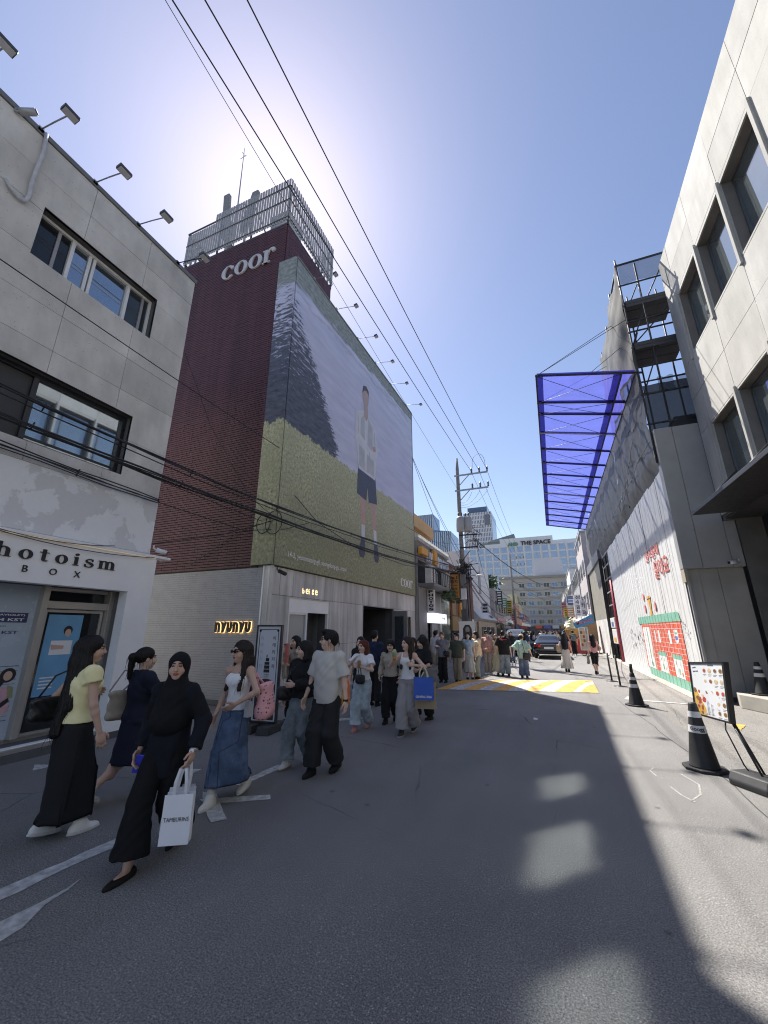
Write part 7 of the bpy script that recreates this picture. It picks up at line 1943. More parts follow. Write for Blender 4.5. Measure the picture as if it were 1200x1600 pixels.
# partly hidden walkers in the shade
person('man in a dark navy shirt seen from behind near the open doorway', (-4.20, 9.6, 0), -.1, 1.70, True, vox=.013, nofingers=True, bottom=trousers('charcoal', (1, 1, 1)), top=shirt('dark_navy', (.022, .03, .065), .03, sleeve='half', boxy=.5), hair=hairdo('black', (1, 1, 1), 'short'), shoes=footwear('black_shoe', (1, 1, 1), (.02, .02, .02)))
person('dark haired woman half hidden behind the auburn haired one', (-4.05, 8.5, 0), PI, 1.57, vox=.013, nofingers=True, bottom=trousers('black_trouser', (1, 1, 1)), top=shirt('black_tee', (1, 1, 1), .03, sleeve='short'), hair=hairdo('black', (1, 1, 1), 'long', .34), shoes=footwear('black_shoe', (1, 1, 1), (.02, .02, .02)))
person('woman in a pale blouse half hidden between beige cardigan and tank top', (-2.98, 9.0, 0), PI, 1.55, vox=.013, nofingers=True, bottom=skirt('pale_skirt', (.5, .5, .5), z0=-.7, folds=8), top=shirt('pale_blouse', (.55, .55, .56), .02, sleeve='long'), hair=hairdo('brown', (1, 1, 1), 'long', .34), shoes=footwear('white_stripe', (1, 1, 1)))
person('dark haired woman half hidden behind the woman in black', (-3.15, 10.3, 0), PI - .2, 1.60, vox=.013, nofingers=True, bottom=trousers('faded', (1, 1, 1), kind='denim'), top=shirt('olive_top', (.12, .11, .08), .03, sleeve='short'), hair=hairdo('brown', (1, 1, 1), 'long', .3), shoes=footwear('white_stripe', (1, 1, 1)))
person('woman carrying a baby on her front behind the menu board', (-5.00, 7.35, 0), PI - .5, 1.60, vox=.012, nofingers=True, lw=(-.05, .24, 1.12), rw=(.08, .26, 1.06), look=(.3, 0), bottom=trousers('black_trouser', (1, 1, 1)), top=shirt('stone_top', (.33, .29, .23), .03, sleeve='short', boxy=.4), hair=hairdo('black', (1, 1, 1), 'bob'), shoes=footwear('black_shoe', (1, 1, 1), (.02, .02, .02)), extra=keep('mum'))
q = wpt('mum', (-.02, .22, .92)); person('baby carried at its mother\'s chest behind the menu board', (q.x, q.y, .80), PI - .5, .66, vox=.03, nofingers=True, bottom=trousers('cream_canvas', (1, 1, 1)), top=shirt('stone_top', (1, 1, 1), .03, sleeve='long'), hair=hairdo('black', (1, 1, 1), 'short'), look=(-.2, -.1))
# group standing at the hump
kw = dict(vox=.013, nofingers=True)
wsh = footwear('white_stripe', (1, 1, 1)); bsh = footwear('black_shoe', (1, 1, 1), (.02, .02, .02))
person('woman in a denim blue top standing in the PHOTOS doorway', (-5.45, 20.2, 0), -1.2, 1.62, bottom=trousers('faded', (1, 1, 1), kind='denim'), top=shirt('pale_blue', (.40, .47, .56), .03, sleeve='half'), hair=hairdo('black', (1, 1, 1), 'long', .4), shoes=wsh, **kw)
person('man in a white patterned shirt and beige shorts facing away', (-4.45, 16.4, 0), -.3, 1.69, True, bottom=trousers('beige_short', (.42, .36, .27), .12, .12, .12, -.36), top=shirt('white_pattern', (.60, .60, .63), .035, sleeve='half', boxy=.6), hair=hairdo('black', (1, 1, 1), 'short'), shoes=bsh, **kw)
person('elderly man in a grey polo and black trousers clutching a bag', (-3.72, 14.55, 0), PI - .15, 1.64, True, lw=(.08, .22, 1.20), rw=(.22, .14, .98), look=(.2, .02), bottom=trousers('black_trouser', (1, 1, 1)), top=shirt('grey_polo', (.20, .205, .23), .03, sleeve='half', boxy=.5), hair=hairdo('greyhair', (.12, .11, .10), 'short'), shoes=bsh, extra=keep('old'), **kw)
sack('black shoulder bag held by the elderly man in grey', wpt('old', (-.20, .14, .96)), (.2, .1, .18), M('leather_black', (1, 1, 1)), [wpt('old', (-.2, .1, 1.02)), wpt('old', (.1, .16, 1.3)), wpt('old', (.16, .0, 1.42))], rz=0)
person('person in a dark green polo and khaki trousers wearing sunglasses', (-3.25, 14.75, 0), PI + .1, 1.62, True, lw=(-.26, .03, .86), look=(-.55, .1), la=(-.07, .12), ra=(.07, -.1), bottom=trousers('khaki', (.27, .235, .175)), top=shirt('dark_green', (.075, .085, .065), .03, sleeve='half', boxy=.5), hair=hairdo('black', (1, 1, 1), 'short'), shoes=bsh, extra=sunglasses, **kw)
person('woman in a light blue top and pale skirt behind the green polo', (-2.98, 15.5, 0), PI + .2, 1.64, look=(-.2, .05), bottom=skirt('mist_skirt', (.44, .47, .47), z0=-.72, hem=.22, folds=7), top=shirt('sky_top', (.36, .46, .56), .025, sleeve='short'), hair=hairdo('black', (1, 1, 1), 'long', .3), shoes=bsh, **kw)
person('woman in a cream shirt taking a photo with her phone', (-2.80, 16.1, 0), PI - .6, 1.66, lw=(-.05, .30, 1.36), rw=(.07, .30, 1.34), pole_l=(-1, 0, -1), pole_r=(1, 0, -1), look=(0, -.1), la=(-.1, .12), ra=(.1, -.1), bottom=trousers('sage_jean', (.24, .27, .24), .105, .11, .13), top=shirt('cream_shirt', (.62, .54, .40), .05, hem=-.12, sleeve='half', sl_r=.1, boxy=.8, wr=.008), hair=hairdo('black', (1, 1, 1), 'long', .3, 1.05), shoes=bsh, extra=keep('cream'), **kw)
q = wpt('cream', (.01, .36, 1.42)); g = MB(); g.box(q.x - .04, q.x + .04, q.y - .006, q.y + .006, q.z - .075, q.z + .075); g.build('phone', print_black, label='black phone held up by the woman in the cream shirt', cat='phone')
person('man in a dusty pink shirt with sunglasses behind the cream shirt', (-2.62, 17.7, 0), PI - .3, 1.68, True, look=(.3, .05), lw=(-.1, .2, 1.0), bottom=trousers('stone_trouser', (.38, .33, .29)), top=shirt('dusty_pink', (.52, .30, .26), .035, sleeve='long', boxy=.5, sl_r=.075), hair=hairdo('black', (1, 1, 1), 'short'), shoes=wsh, extra=sunglasses, **kw)
person('woman in a pale yellow pleated dress walking towards the viewer', (-2.25, 17.7, 0), PI - .2, 1.58, la=(-.06, .2), ra=(.06, -.2), lift=(0, .05), look=(.3, 0), bottom=skirt('cream_dress', (.66, .60, .42), z0=-.82, waist=.12, hem=.30, folds=12, famp=.07), top=shirt('cream_top', (.66, .61, .46), .03, hem=.04, sleeve='half'), hair=hairdo('fair', (.16, .11, .06), 'bob'), shoes=bsh, **kw)
person('man from behind in a black t-shirt with a red line across the back', (-1.92, 17.3, 0), .06, 1.68, True, la=(-.11, .02), ra=(.11, -.02), lw=(-.33, .05, .86), bottom=trousers('blue_jean', (.20, .235, .27), .11, .105, .115, kind='denim'), top=shirt('black_tee', (1, 1, 1), .045, hem=-.11, sleeve='half', sl_r=.10, boxy=.8), hair=hairdo('black', (1, 1, 1), 'short'), shoes=bsh, wide=1.0, extra=keep('bkt'), **kw)
f = Frame(tuple(wpt('bkt', (0, -.166, 1.335))), (1, 0, 0), (0, -1, 0)); g = MB(); f.box(g, -.14, .14, -.03, .008, 0, .028); o = g.build('shirt_print', M('print_red', (.6, .04, .04), .6), KEEP['bkt']['T'])
person('person from behind in a pale teal shirt, cap and blue jeans', (-1.20, 16.95, 0), -.08, 1.56, la=(-.09, -.03), ra=(.09, .04), lw=(-.36, .02, .93), rw=(.33, .04, .90), bottom=trousers('indigo', (.085, .12, .20), .11, .115, .13, kind='denim'), top=shirt('teal_shirt', (.36, .52, .48), .055, hem=-.16, sleeve='half', sl_r=.12, boxy=.9, wr=.009, sl_len=.3), hair=hairdo('brown', (1, 1, 1), 'short'), shoes=bsh, wide=.96, extra=both(keep('teal'), lambda A: A['put']('cap', Vol().ell(A['H'](0, -.01, .055), (.094, .112, .092), .02, A['HR']).cap(A['H'](0, .09, .055), A['H'](0, .13, .05), .03, .02, .03), cloth_m('cap_cream', (.6, .52, .42)))), **kw)
sack('black crossbody bag on the right hip of the teal shirt', wpt('teal', (.17, -.17, .84)), (.26, .12, .24), M('leather_black', (1, 1, 1)), [wpt('teal', (.12, -.18, .95)), wpt('teal', (.08, -.19, 1.2)), wpt('teal', (.02, -.14, 1.42))], rz=.1)
person('woman from behind in a navy top and long off-white skirt', (.38, 20.1, 0), .02, 1.60, la=(-.05, .1), ra=(.05, -.08), lw=(-.27, .08, .92), rw=(.27, .0, .80), bottom=skirt('offwhite_skirt', (.62, .585, .52), z0=-.86, waist=.12, hip=.18, hem=.26, folds=8, famp=.05), top=shirt('navy_knit', (.02, .035, .075), .025, hem=.08, sleeve='none'), hair=hairdo('black', (1, 1, 1), 'long', .42, 1.1), shoes=bsh, extra=keep('lsk'), **kw)
sack('tan shoulder bag on the left of the long off-white skirt', wpt('lsk', (-.25, -.02, 1.0)), (.2, .14, .36), cloth_m('tan_bag', (.45, .36, .26)), [wpt('lsk', (-.22, -.02, 1.15)), wpt('lsk', (-.16, 0, 1.42))], rz=.3)
person('woman from behind in a pink top and black cropped leggings', (1.46, 19.5, 0), .1, 1.54, la=(-.05, -.12), ra=(.05, .16), lift=(.03, 0), lw=(-.24, .05, .80), rw=(.25, .1, .95), bottom=trousers('black_trouser', (1, 1, 1), .098, .075, .07, -.22), top=shirt('pink_top', (.60, .32, .32), .02, hem=.0, sleeve='none', strap=False), hair=hairdo('black', (1, 1, 1), 'long', .24, 1.22), shoes=bsh, extra=keep('pk'), **kw)
sack('dark grey tote held low by the woman in the pink top', wpt('pk', (-.28, .0, .62)), (.3, .12, .36), cloth_m('grey_bag', (1, 1, 1)), [wpt('pk', (-.26, .02, .75)), wpt('pk', (-.24, .05, .85))], rz=1.4)
person('young man with a dark backpack by the ice cream stand', (1.24, 33.0, 0), .1, 1.68, True, bottom=trousers('black_trouser', (1, 1, 1)), top=shirt('green_grey', (.10, .12, .11), .03, sleeve='half'), hair=hairdo('black', (1, 1, 1), 'short'), shoes=wsh, vox=.02, nofingers=True, extra=keep('bp'))
sack('dark backpack worn by the young man at the ice cream stand', wpt('bp', (0, -.20, 1.18)), (.30, .18, .42), cloth_m('grey_bag', (1, 1, 1)), None, rz=.1, vox=.02)
# the crowd farther down the street
rc = random.Random(21)
tops = [('c_black', blackc, 'black'), ('c_white', (.62, .62, .62), 'white'), ('c_grey', (.2, .2, .2), 'grey'), ('c_navy', (.03, .04, .09), 'navy'), ('c_cream', (.55, .48, .38), 'cream'), ('c_blue', (.2, .3, .45), 'blue'), ('c_pink', (.5, .3, .3), 'pink')]
bots = [('black_trouser', 'black trousers'), ('faded', 'faded jeans'), ('khaki', 'khaki trousers'), ('indigo', 'dark jeans')]
spots = [(-2.3, 24.5, 1), (-1.6, 25.8, 0), (-2.9, 26.5, 1), (-3.3, 24.0, 0), (-2.0, 28.6, 0), (-3.2, 29.5, 1), (-1.5, 31.5, 0), (-2.6, 32.5, 1), (-3.6, 33, 0), (-1.9, 36, 1), (-3.1, 37, 0), (-1.0, 39, 1), (1.0, 36.5, 0), (.2, 40, 1), (.9, 43, 0), (-.8, 46, 1), (-2.4, 44, 0), (-3.5, 47, 1), (1.6, 48, 0), (.0, 52, 1), (-1.5, 54, 0), (-2.8, 57, 1), (1.2, 58, 0), (-3.8, 63, 0), (-.6, 65, 1), (.8, 68, 0), (-2.0, 72, 1), (-3.4, 78, 0), (1.7, 76, 1), (-.2, 82, 0), (-1.8, 90, 1), (.9, 92, 0), (-3.0, 97, 1), (1.9, 100, 0), (-.8, 104, 0)]
where = ['left of the black car', 'behind the black car', 'right of the black car', 'far down the street']
used_l = set()
def crowd_label(a, tl, bl_, ph, wh_, y):
    for tail in ('', ', nearest', ', farther back', ', farthest', ', near the left shops', ', near the right shops', ', in mid street', ', by the far offices', ', almost hidden'):
        l = '%s pedestrian, %s top, %s, %s %s%s' % (a, tl, bl_, ph, wh_, tail)
        if l not in used_l: used_l.add(l); return l
    return l
for i, (x, y, tw) in enumerate(spots):
    tn, tc, tl = tops[rc.choice([0, 0, 0, 1, 1, 2, 2, 3, 3, 4, 5, 6])]; bn, bl_ = bots[rc.randrange(4)]; male = rc.random() < .45
    st = rc.uniform(-.16, .16); vx = .03 if y > 34 else .022
    hs = ('short', 'short-haired') if male else rc.choice([('long', 'long-haired'), ('bob', 'bob-haired')])
    wh_ = where[0] if y < 34 and x < -1.2 else where[2] if y < 34 and x > .5 else where[1] if y < 48 else where[3]
    ph = 'oncoming' if tw else 'leaving'
    person(crowd_label(hs[1], tl, bl_, ph, wh_, y), (x, y, 0), (PI if tw else 0) + rc.uniform(-.3, .3), rc.uniform(1.56, 1.64) if not male else rc.uniform(1.66, 1.74), male, la=(-.09, st), ra=(.09, -st), vox=vx, nofingers=True, group='pedestrians farther down the street',
           bottom=trousers(bn, (1, 1, 1)), top=shirt(tn, tc, .035, sleeve='half', boxy=.4), hair=hairdo(rc.choice(['black', 'black', 'brown']), (1, 1, 1), hs[0], .32), shoes=bsh)
# ================================================================== street things
band_w = M('band_white', (.55, .55, .56), .45, .1, 9)
def cone(x, y, z, h, label, words=None, rz=0.0, tube=False):
    t = thing('traffic_cone', label, 'traffic cone', (x, y, z), rz, 'black traffic cones')
    g = MB(); b_ = .235; c_ = .09
    pts = [(b_, c_), (c_, b_), (-c_, b_), (-b_, c_), (-b_, -c_), (-c_, -b_), (c_, -b_), (b_, -c_)]
    g.prism([(px_, py_, 0) for px_, py_ in pts], (0, 0, .035)); g.build('base', rubber, t, local=True, bevel=.008)
    def rad(q): return .165 - .115 * q
    g = MB(); g.lathe([(rad(0) + .01, .035), (rad(0), .05), (rad(.5), h * .5), (rad(1), h - .02), (rad(1) - .008, h)], n=28); g.build('cone_body', rubber, t, local=True)
    for q0, q1 in ((.55, .66), (.78, .87)):
        g = MB(); g.lathe([(rad(q0) + .0025, h * q0), (rad(q1) + .0025, h * q1)], n=28, caps=False); bd = g.build('band', band_w, t, local=True)
        if words and q0 < .6:
            vs, fs = text_pts(words, 1.0, 1.0, .0, .03); xs = [v.x for v in vs]; ys = [v.y for v in vs]; w_, hh = max(xs) - min(xs), max(ys) - min(ys)
            g = MB(); out = []
            for v in vs:
                zz_ = h * q0 + .012 + (v.y - min(ys)) / hh * .062; th = -PI / 2 - .25 + ((v.x - min(xs)) / w_ - .5) * 1.7; r_ = rad(zz_ / h) + .0045
                out.append((r_ * math.cos(th), r_ * math.sin(th), zz_))
            g.add(out, fs); g.build('lettering', print_black, bd, local=True)
    if tube:
        g = MB(); g.tube([(0, 0, h - .03), (0, 0, h + .2)], .035, 10); g.build('tube', rubber, t, local=True)
    return t
cone(1.64, 7.08, 0, .80, 'black traffic cone with white lettered band beside the menu board', 'Googg')
cone(1.66, 12.0, 0, .74, 'black traffic cone by the painted brick house, a tube in its top', None, .3, True)
cone(4.35, 12.6, .30, .72, 'black traffic cone standing on the low concrete step', None, .5)
def stanchion(x, y, label):
    t = thing('stanchion', label, 'barrier post', (x, y, 0), 0, 'black barrier posts')
    g = MB(); g.lathe([(.19, 0), (.19, .012), (.05, .03)], n=20); g.build('base', black_metal, t, local=True)
    g = MB(); g.tube([(0, 0, .02), (-.03, .0, .95)], .03, 10); g.build('post', black_metal, t, local=True)
    return t
stanchion(1.80, 15.7, 'black barrier post nearer to the painted hoarding'); stanchion(1.72, 17.1, 'black barrier post farther back, rope tied to it')
wire(sag((1.69, 17.1, .9), (3.4, 31, 1.1), .35), .014, 'slack rope running from the barrier post to the cream gate', None, 'rope')
# menu board on a leaning stand, right foreground
mt_ = thing('menu_stand', 'tilted menu board with food pictures on a black stand', 'menu board', (2.05, 6.5, 0))
TL, TR, BR, BL = Vector((1.77, 7.38, 1.30)), Vector((1.96, 6.60, 1.36)), Vector((1.90, 6.62, .64)), Vector((1.73, 7.38, .61))
nb = (TR - TL).cross(BL - TL).normalized()
if nb.x > 0: nb = -nb
def bp(u_, v_, n_=0.0): return TL.lerp(TR, u_).lerp(BL.lerp(BR, u_), v_) + nb * n_
g = MB(); g.hexa([bp(0, 1), bp(1, 1), bp(1, 1) - nb * .05, bp(0, 1) - nb * .05, bp(0, 0), bp(1, 0), bp(1, 0) - nb * .05, bp(0, 0) - nb * .05]); g.build('panel', black_metal, mt_, bevel=.006)
g = MB(); g.quad(bp(.03, .03, .003), bp(.955, .03, .003), bp(.955, .97, .003), bp(.03, .97, .003)); face = g.build('menu_print', M('menu_white', (.74, .75, .77), .35, .03), mt_)
for (a, c, e, f_) in ((0, 1, 0, .028), (0, 1, .972, 1), (0, .03, .028, .972), (.95, 1, .028, .972)):
    g = MB(); g.hexa([bp(a, f_, .0), bp(c, f_, .0), bp(c, f_, .014), bp(a, f_, .014), bp(a, e, .0), bp(c, e, .0), bp(c, e, .014), bp(a, e, .014)]); g.build('frame_bar', black_metal, mt_)
def spot(u_, v_, ru, rv, mat, nm, lay=1, par=face, n=12):
    g = MB(); g.poly([bp(u_ + ru * math.cos(6.2832 * k / n), v_ + rv * math.sin(6.2832 * k / n), .003 + .0008 * lay) for k in range(n)]); return g.build(nm, mat, par)
fy = M('food_yellow', (.68, .42, .07), .5, .35, 30); frd = M('food_red', (.48, .08, .06), .5, .3, 30); fbr = M('food_brown', (.22, .12, .06), .5, .4, 40); fcr = M('food_cream', (.62, .48, .32), .5, .3, 40); pr_ = M('plate_rim', (.62, .62, .62), .4)
g = MB(); g.poly([bp(.05, .97, .0035), bp(.36, .97, .0035), bp(.36, .62, .0035), bp(.30, .34, .0035), bp(.20, .36, .0035), bp(.12, .48, .0035), bp(.05, .55, .0035)]); g.build('food_ground', fy, face)
rz = random.Random(12)
for k in range(22):
    u_, v_ = rz.uniform(.08, .34), rz.uniform(.42, .94)
    if v_ < .5 and (u_ < .16 or u_ > .3): continue
    spot(u_, v_, rz.uniform(.025, .06), rz.uniform(.02, .05), rz.choice([frd, fbr, fcr, fy, frd]), 'food_photo', 2 + k % 3)
for r_, v_ in enumerate((.16, .35, .545, .73, .88)):
    for c_ in range(4):
        if r_ >= 3 and c_ < 2: continue
        u_ = .44 + .145 * c_; spot(u_, v_, .052, .045, rz.choice([pr_, fcr]), 'plate', 2); spot(u_, v_, .038, .034, rz.choice([frd, fbr, fcr, fbr]), 'dish', 3)
        g = MB()
        for j in range(2): g.quad(bp(u_ - .05, v_ + .065 + .022 * j, .0045), bp(u_ + .05 - .03 * j, v_ + .065 + .022 * j, .0045), bp(u_ + .05 - .03 * j, v_ + .075 + .022 * j, .0045), bp(u_ - .05, v_ + .075 + .022 * j, .0045))
        g.build('caption', mid_grey, face, kind='stuff')
g = MB()
for j in range(14):
    for c_ in range(2): g.quad(bp(.40 + .11 * c_, .66 + .021 * j, .0045), bp(.40 + .11 * c_ + rz.uniform(.04, .09), .66 + .021 * j, .0045), bp(.40 + .11 * c_ + .06, .668 + .021 * j, .0045), bp(.40 + .11 * c_, .668 + .021 * j, .0045))
g.quad(bp(.55, .05, .0045), bp(.70, .05, .0045), bp(.70, .075, .0045), bp(.55, .075, .0045)); g.quad(bp(.1, .10, .0045), bp(.2, .09, .0045), bp(.2, .115, .0045), bp(.1, .125, .0045)); g.quad(bp(.1, .17, .0045), bp(.26, .16, .0045), bp(.26, .185, .0045), bp(.1, .195, .0045))
g.build('price_list', M('menu_ink', (.10, .12, .2), .5), face, kind='stuff')
for d in (0, .085):
    a = bp(.98, 1, -.02 - d * .3) + Vector((0, d * .3, 0)); g = MB(); g.tube([a, (2.02 + d * .6, 6.42 + d, .14)], .013, 8); g.build('leg', black_metal, mt_)
g = MB(); g.tube([bp(.75, .95, -.04), (1.86, 6.75, .55), (1.93, 6.62, .2), (1.98, 6.6, .1)], .008, 6); g.build('cable', wire_black, mt_)
def weight(c, sx_, sy_, rz_):
    g = MB(); cs, sn = math.cos(rz_), math.sin(rz_)
    prof = [(-sx_, 0), (sx_, 0), (sx_ * 1.02, .06), (sx_ * .72, .15), (-sx_ * .72, .15), (-sx_ * 1.02, .06)]
    q = [(c[0] + x * cs - (-sy_) * sn, c[1] + x * sn + (-sy_) * cs, z) for x, z in prof]
    g.prism(q, (-sn * 2 * sy_, cs * 2 * sy_, 0)); g.build('base_weight', M('base_plastic', (.035, .035, .038), .6, .2, 8, bmp=.1), mt_, bevel=.015)
weight((1.99, 6.47), .17, .22, .55); weight((2.26, 6.30), .16, .22, .55)
# tall menu board on the left by the brick wall
tb = thing('menu_board', 'tall double framed food board lettered in Korean beside the concrete corner', 'menu board', (-5.05, 6.55, 0), .12)
fm = Frame((0, -.03, 0), (1, 0, 0), (0, -1, 0))
def lb_(nm, mb, mat, par, **k): return mb.build(nm, mat, par, local=True, **k)
g = MB(); fm.frame(g, -.27, .27, -.06, .01, .14, 1.84, .03); lb_('frame', g, black_metal, tb, bevel=.004)
g = MB(); fm.box(g, -.24, .24, -.04, -.005, .17, 1.81); pnl = lb_('panel', g, M('board_grey', (.55, .57, .62), .45, .04), tb)
g = MB(); fm.frame(g, -.205, .205, -.004, -.002, .19, 1.76, .012); lb_('printed_border', g, print_black, pnl)
for sx_ in (-1, 1):
    g = MB(); fm.poly(g, oval(sx_ * .19, 1.735, .025, .025), -.001); lb_('corner_mark', g, print_black, pnl)
for k, ch in enumerate('이태리차차'):
    g = MB(); text_on(fm, g, ch, .09, None, 1.56 - k * .125, -.003, height=.075, extrude=.0005, bold=.01); lb_('character', g, print_black, pnl)
    g = MB(); text_on(fm, g, ch, -.17, None, 1.56 - k * .125, -.003, height=.075, extrude=.0005); lb_('character', g, M('faint_ink', (.36, .38, .42), .5), pnl)
g = MB()
for (a, c, z0, z1) in ((-.05, .05, 1.12, 1.17), (-.055, .055, 1.05, 1.11), (-.03, .04, 1.18, 1.24), (-.06, .06, .985, 1.04), (-.02, .0, 1.25, 1.3)): fm.box(g, a, c, -.003, -.002, z0, z1)
lb_('emblem', g, print_black, pnl)
g = MB(); text_on(fm, g, '이태리', -.05, .05, .93, -.003, extrude=.0005); text_on(fm, g, 'SINCE', -.05, .05, .90, -.003, height=.02, extrude=.0005); lb_('small_words', g, print_black, pnl, kind='stuff')
g = MB(); fm.poly(g, [(-.2, .2), (.2, .2), (.2, .78)] + [(.2 * math.cos(t * PI / 12), .74 + .14 * math.sin(t * PI / 12)) for t in range(1, 12)] + [(-.2, .78)], -.003); ph = lb_('food_backdrop', g, M('food_dark', (.05, .03, .025), .4, .4, 20), pnl)
for (u_, z, r_, m_) in ((-.11, .62, .085, fbr), (.08, .70, .09, frd), (-.03, .45, .095, fcr), (.12, .48, .07, fbr), (-.12, .32, .075, frd), (.08, .29, .085, fbr), (.0, .58, .04, fy)):
    g = MB(); fm.poly(g, oval(u_, z, r_, r_ * .9, 18), -.002); lb_('bowl', g, M('bowl_rim', (.45, .38, .32), .4), ph)
    g = MB(); fm.poly(g, oval(u_, z, r_ * .82, r_ * .72, 18), -.0012); lb_('food', g, m_, ph)
for sx_ in (-1, 1): 
    g = MB(); g.prism([(sx_ * .0 - .30 if sx_ < 0 else .04, -.32, 0), (-.04 if sx_ < 0 else .30, -.32, 0), (-.06 if sx_ < 0 else .28, -.28, .13), (-.28 if sx_ < 0 else .06, -.28, .13)], (0, .6, 0)); lb_('base_weight', g, M('base_plastic', (1, 1, 1)), tb, bevel=.012)
g = MB(); fm.box(g, .28, .34, -.2, -.15, 1.15, 1.5); lb_('side_notice', g, M('notice_red', (.5, .12, .1), .5), tb)
# poster stand near the pole
ps2 = thing('poster_stand', 'white poster stand with a monochrome portrait below the utility pole', 'poster stand', (-3.9, 20.2, 0), .2)
f = Frame((0, 0, 0), (1, 0, 0), (0, -1, 0))
g = MB(); f.box(g, -.38, .38, -.04, .0, .3, 2.15); pnl = g.build('panel', M('poster_white', (.62, .63, .64), .5, .05), ps2, local=True)
fig2 = [('printed_hair', print_black, [(-.2, 1.3), (-.2, 1.8), (-.08, 1.98), (.12, 1.98), (.22, 1.8), (.24, 1.3)]), ('printed_face', M('grey_face', (.24, .22, .21), .5), oval(.02, 1.75, .10, .15)), ('printed_dress', dark_grey, [(-.3, 1.25), (-.15, 1.5), (.2, 1.5), (.33, 1.25)]), ('printed_block', mid_grey, [(-.4, .45), (.4, .45), (.4, .9), (-.4, .9)]), ('printed_shadow', print_black, oval(.05, .68, .15, .18))]
for i, (nm, mt, pts) in enumerate(fig2):
    g = MB(); f.poly(g, pts, .002 + .001 * i); g.build(nm, mt, pnl, local=True)
g = MB(); text_on(f, g, 'YIB', .05, .35, 1.02, .002, height=.13, extrude=.001, bold=.02); g.build('lettering', print_black, pnl, local=True, kind='stuff')
g = MB(); g.box(-.4, .4, -.2, .2, 0, .3); g.build('base', dark_grey, ps2, local=True, bevel=.03)
# ---- ice cream stand
st = thing('ice_cream_stand', 'ice cream stall with a giant pastel swirl and a tilted blue sign', 'stall', (1.6, 36, 0))
g = MB(); rs = []
for k in range(90):
    t = k / 89; a = t * 4.2 * 2 * PI; r_ = .42 * (1 - t) ** .8 + .03; rs.append(((1.35 + r_ * math.cos(a) * .55, 36.2 + r_ * math.sin(a) * .55, 1.75 + .95 * t), .20 * (1 - t) + .05))
g.tube([p for p, _ in rs], [r_ for _, r_ in rs], 9); g.build('swirl', M('swirl_cream', (.66, .62, .40), .5, .05), st)
g = MB(); g.lathe([(.30, .9), (.52, 1.72), (.55, 1.78), (.3, 1.8)], (1.35, 36.2, 0), 16); g.build('wafer_cone', M('wafer', (.50, .28, .10), .7, .2, 10), st)
g = MB(); g.box(.95, 2.6, 35.9, 37.2, 0, 1.05); g.build('counter', M('stall_red', (.50, .07, .05), .5, .15), st)
g = MB(); g.box(1.75, 3.2, 36.6, 37.6, 1.05, 2.4); g.build('stall_back', M('stall_wood', (.33, .2, .1), .6, .2), st)
g = MB(); g.box(1.8, 2.5, 36.5, 36.58, 1.2, 1.9); g.build('menu_panel', M('stall_menu', (.5, .35, .2), .5, .4, 6), st)
P4 = [Vector((1.28, 31.2, 2.16)), Vector((1.44, 31.2, 1.84)), Vector((2.62, 31.2, 2.22)), Vector((2.55, 31.2, 2.78))]
g = MB(); g.prism(P4, (0, .14, 0)); sg = g.build('sign_board', M('sign_blue', (.06, .32, .60), .45, .08), st)
fx = Frame((1.44, 31.195, 1.84), (P4[2] - P4[1]).normalized(), (0, -1, 0))
g = MB(); text_on(fx, g, 'Milkybee', .06, 1.14, .12, .004, height=.26, extrude=.004, bold=.045); upv = Vector((-.3, 0, .95)); g.build('lettering_edge', print_white, sg)
g = MB(); text_on(fx, g, 'Milkybee', .06, 1.14, .12, .012, height=.26, extrude=.004, bold=.01); g.build('lettering', M('sign_pinkred', (.55, .06, .14), .5), sg)
g = MB(); g.tube([(2.0, 31.3, 0), (2.0, 31.3, 2.0)], .04, 8); g.build('post', galv, st)
ms = thing('menu_stand', 'tall white framed menu stand with dish photos by the ice cream stall', 'menu board', (1.98, 33, 0))
f = Frame((0, 33, 0), (1, 0, 0), (0, -1, 0))
g = MB(); f.frame(g, 1.66, 2.26, -.05, .05, .35, 1.95, .05); g.build('frame', print_white, ms)
g = MB(); f.box(g, 1.71, 2.21, -.03, .02, .4, 1.9); pnl = g.build('panel', M('menu_cream', (.62, .5, .38), .5), ms)
for r_ in range(4):
    for c_ in range(3):
        g = MB(); f.box(g, 1.74 + .155 * c_, 1.87 + .155 * c_, .02, .03, .62 + .28 * r_, .82 + .28 * r_); g.build('dish_photo', [frd, fbr, fcr, fy][(r_ * 3 + c_ * 2) % 4], pnl)
g = MB(); f.box(g, 1.95, 2.0, -.05, -.0, .05, .35); f.box(g, 1.7, 2.25, -.2, .2, 0, .05); g.build('base', black_metal, ms)
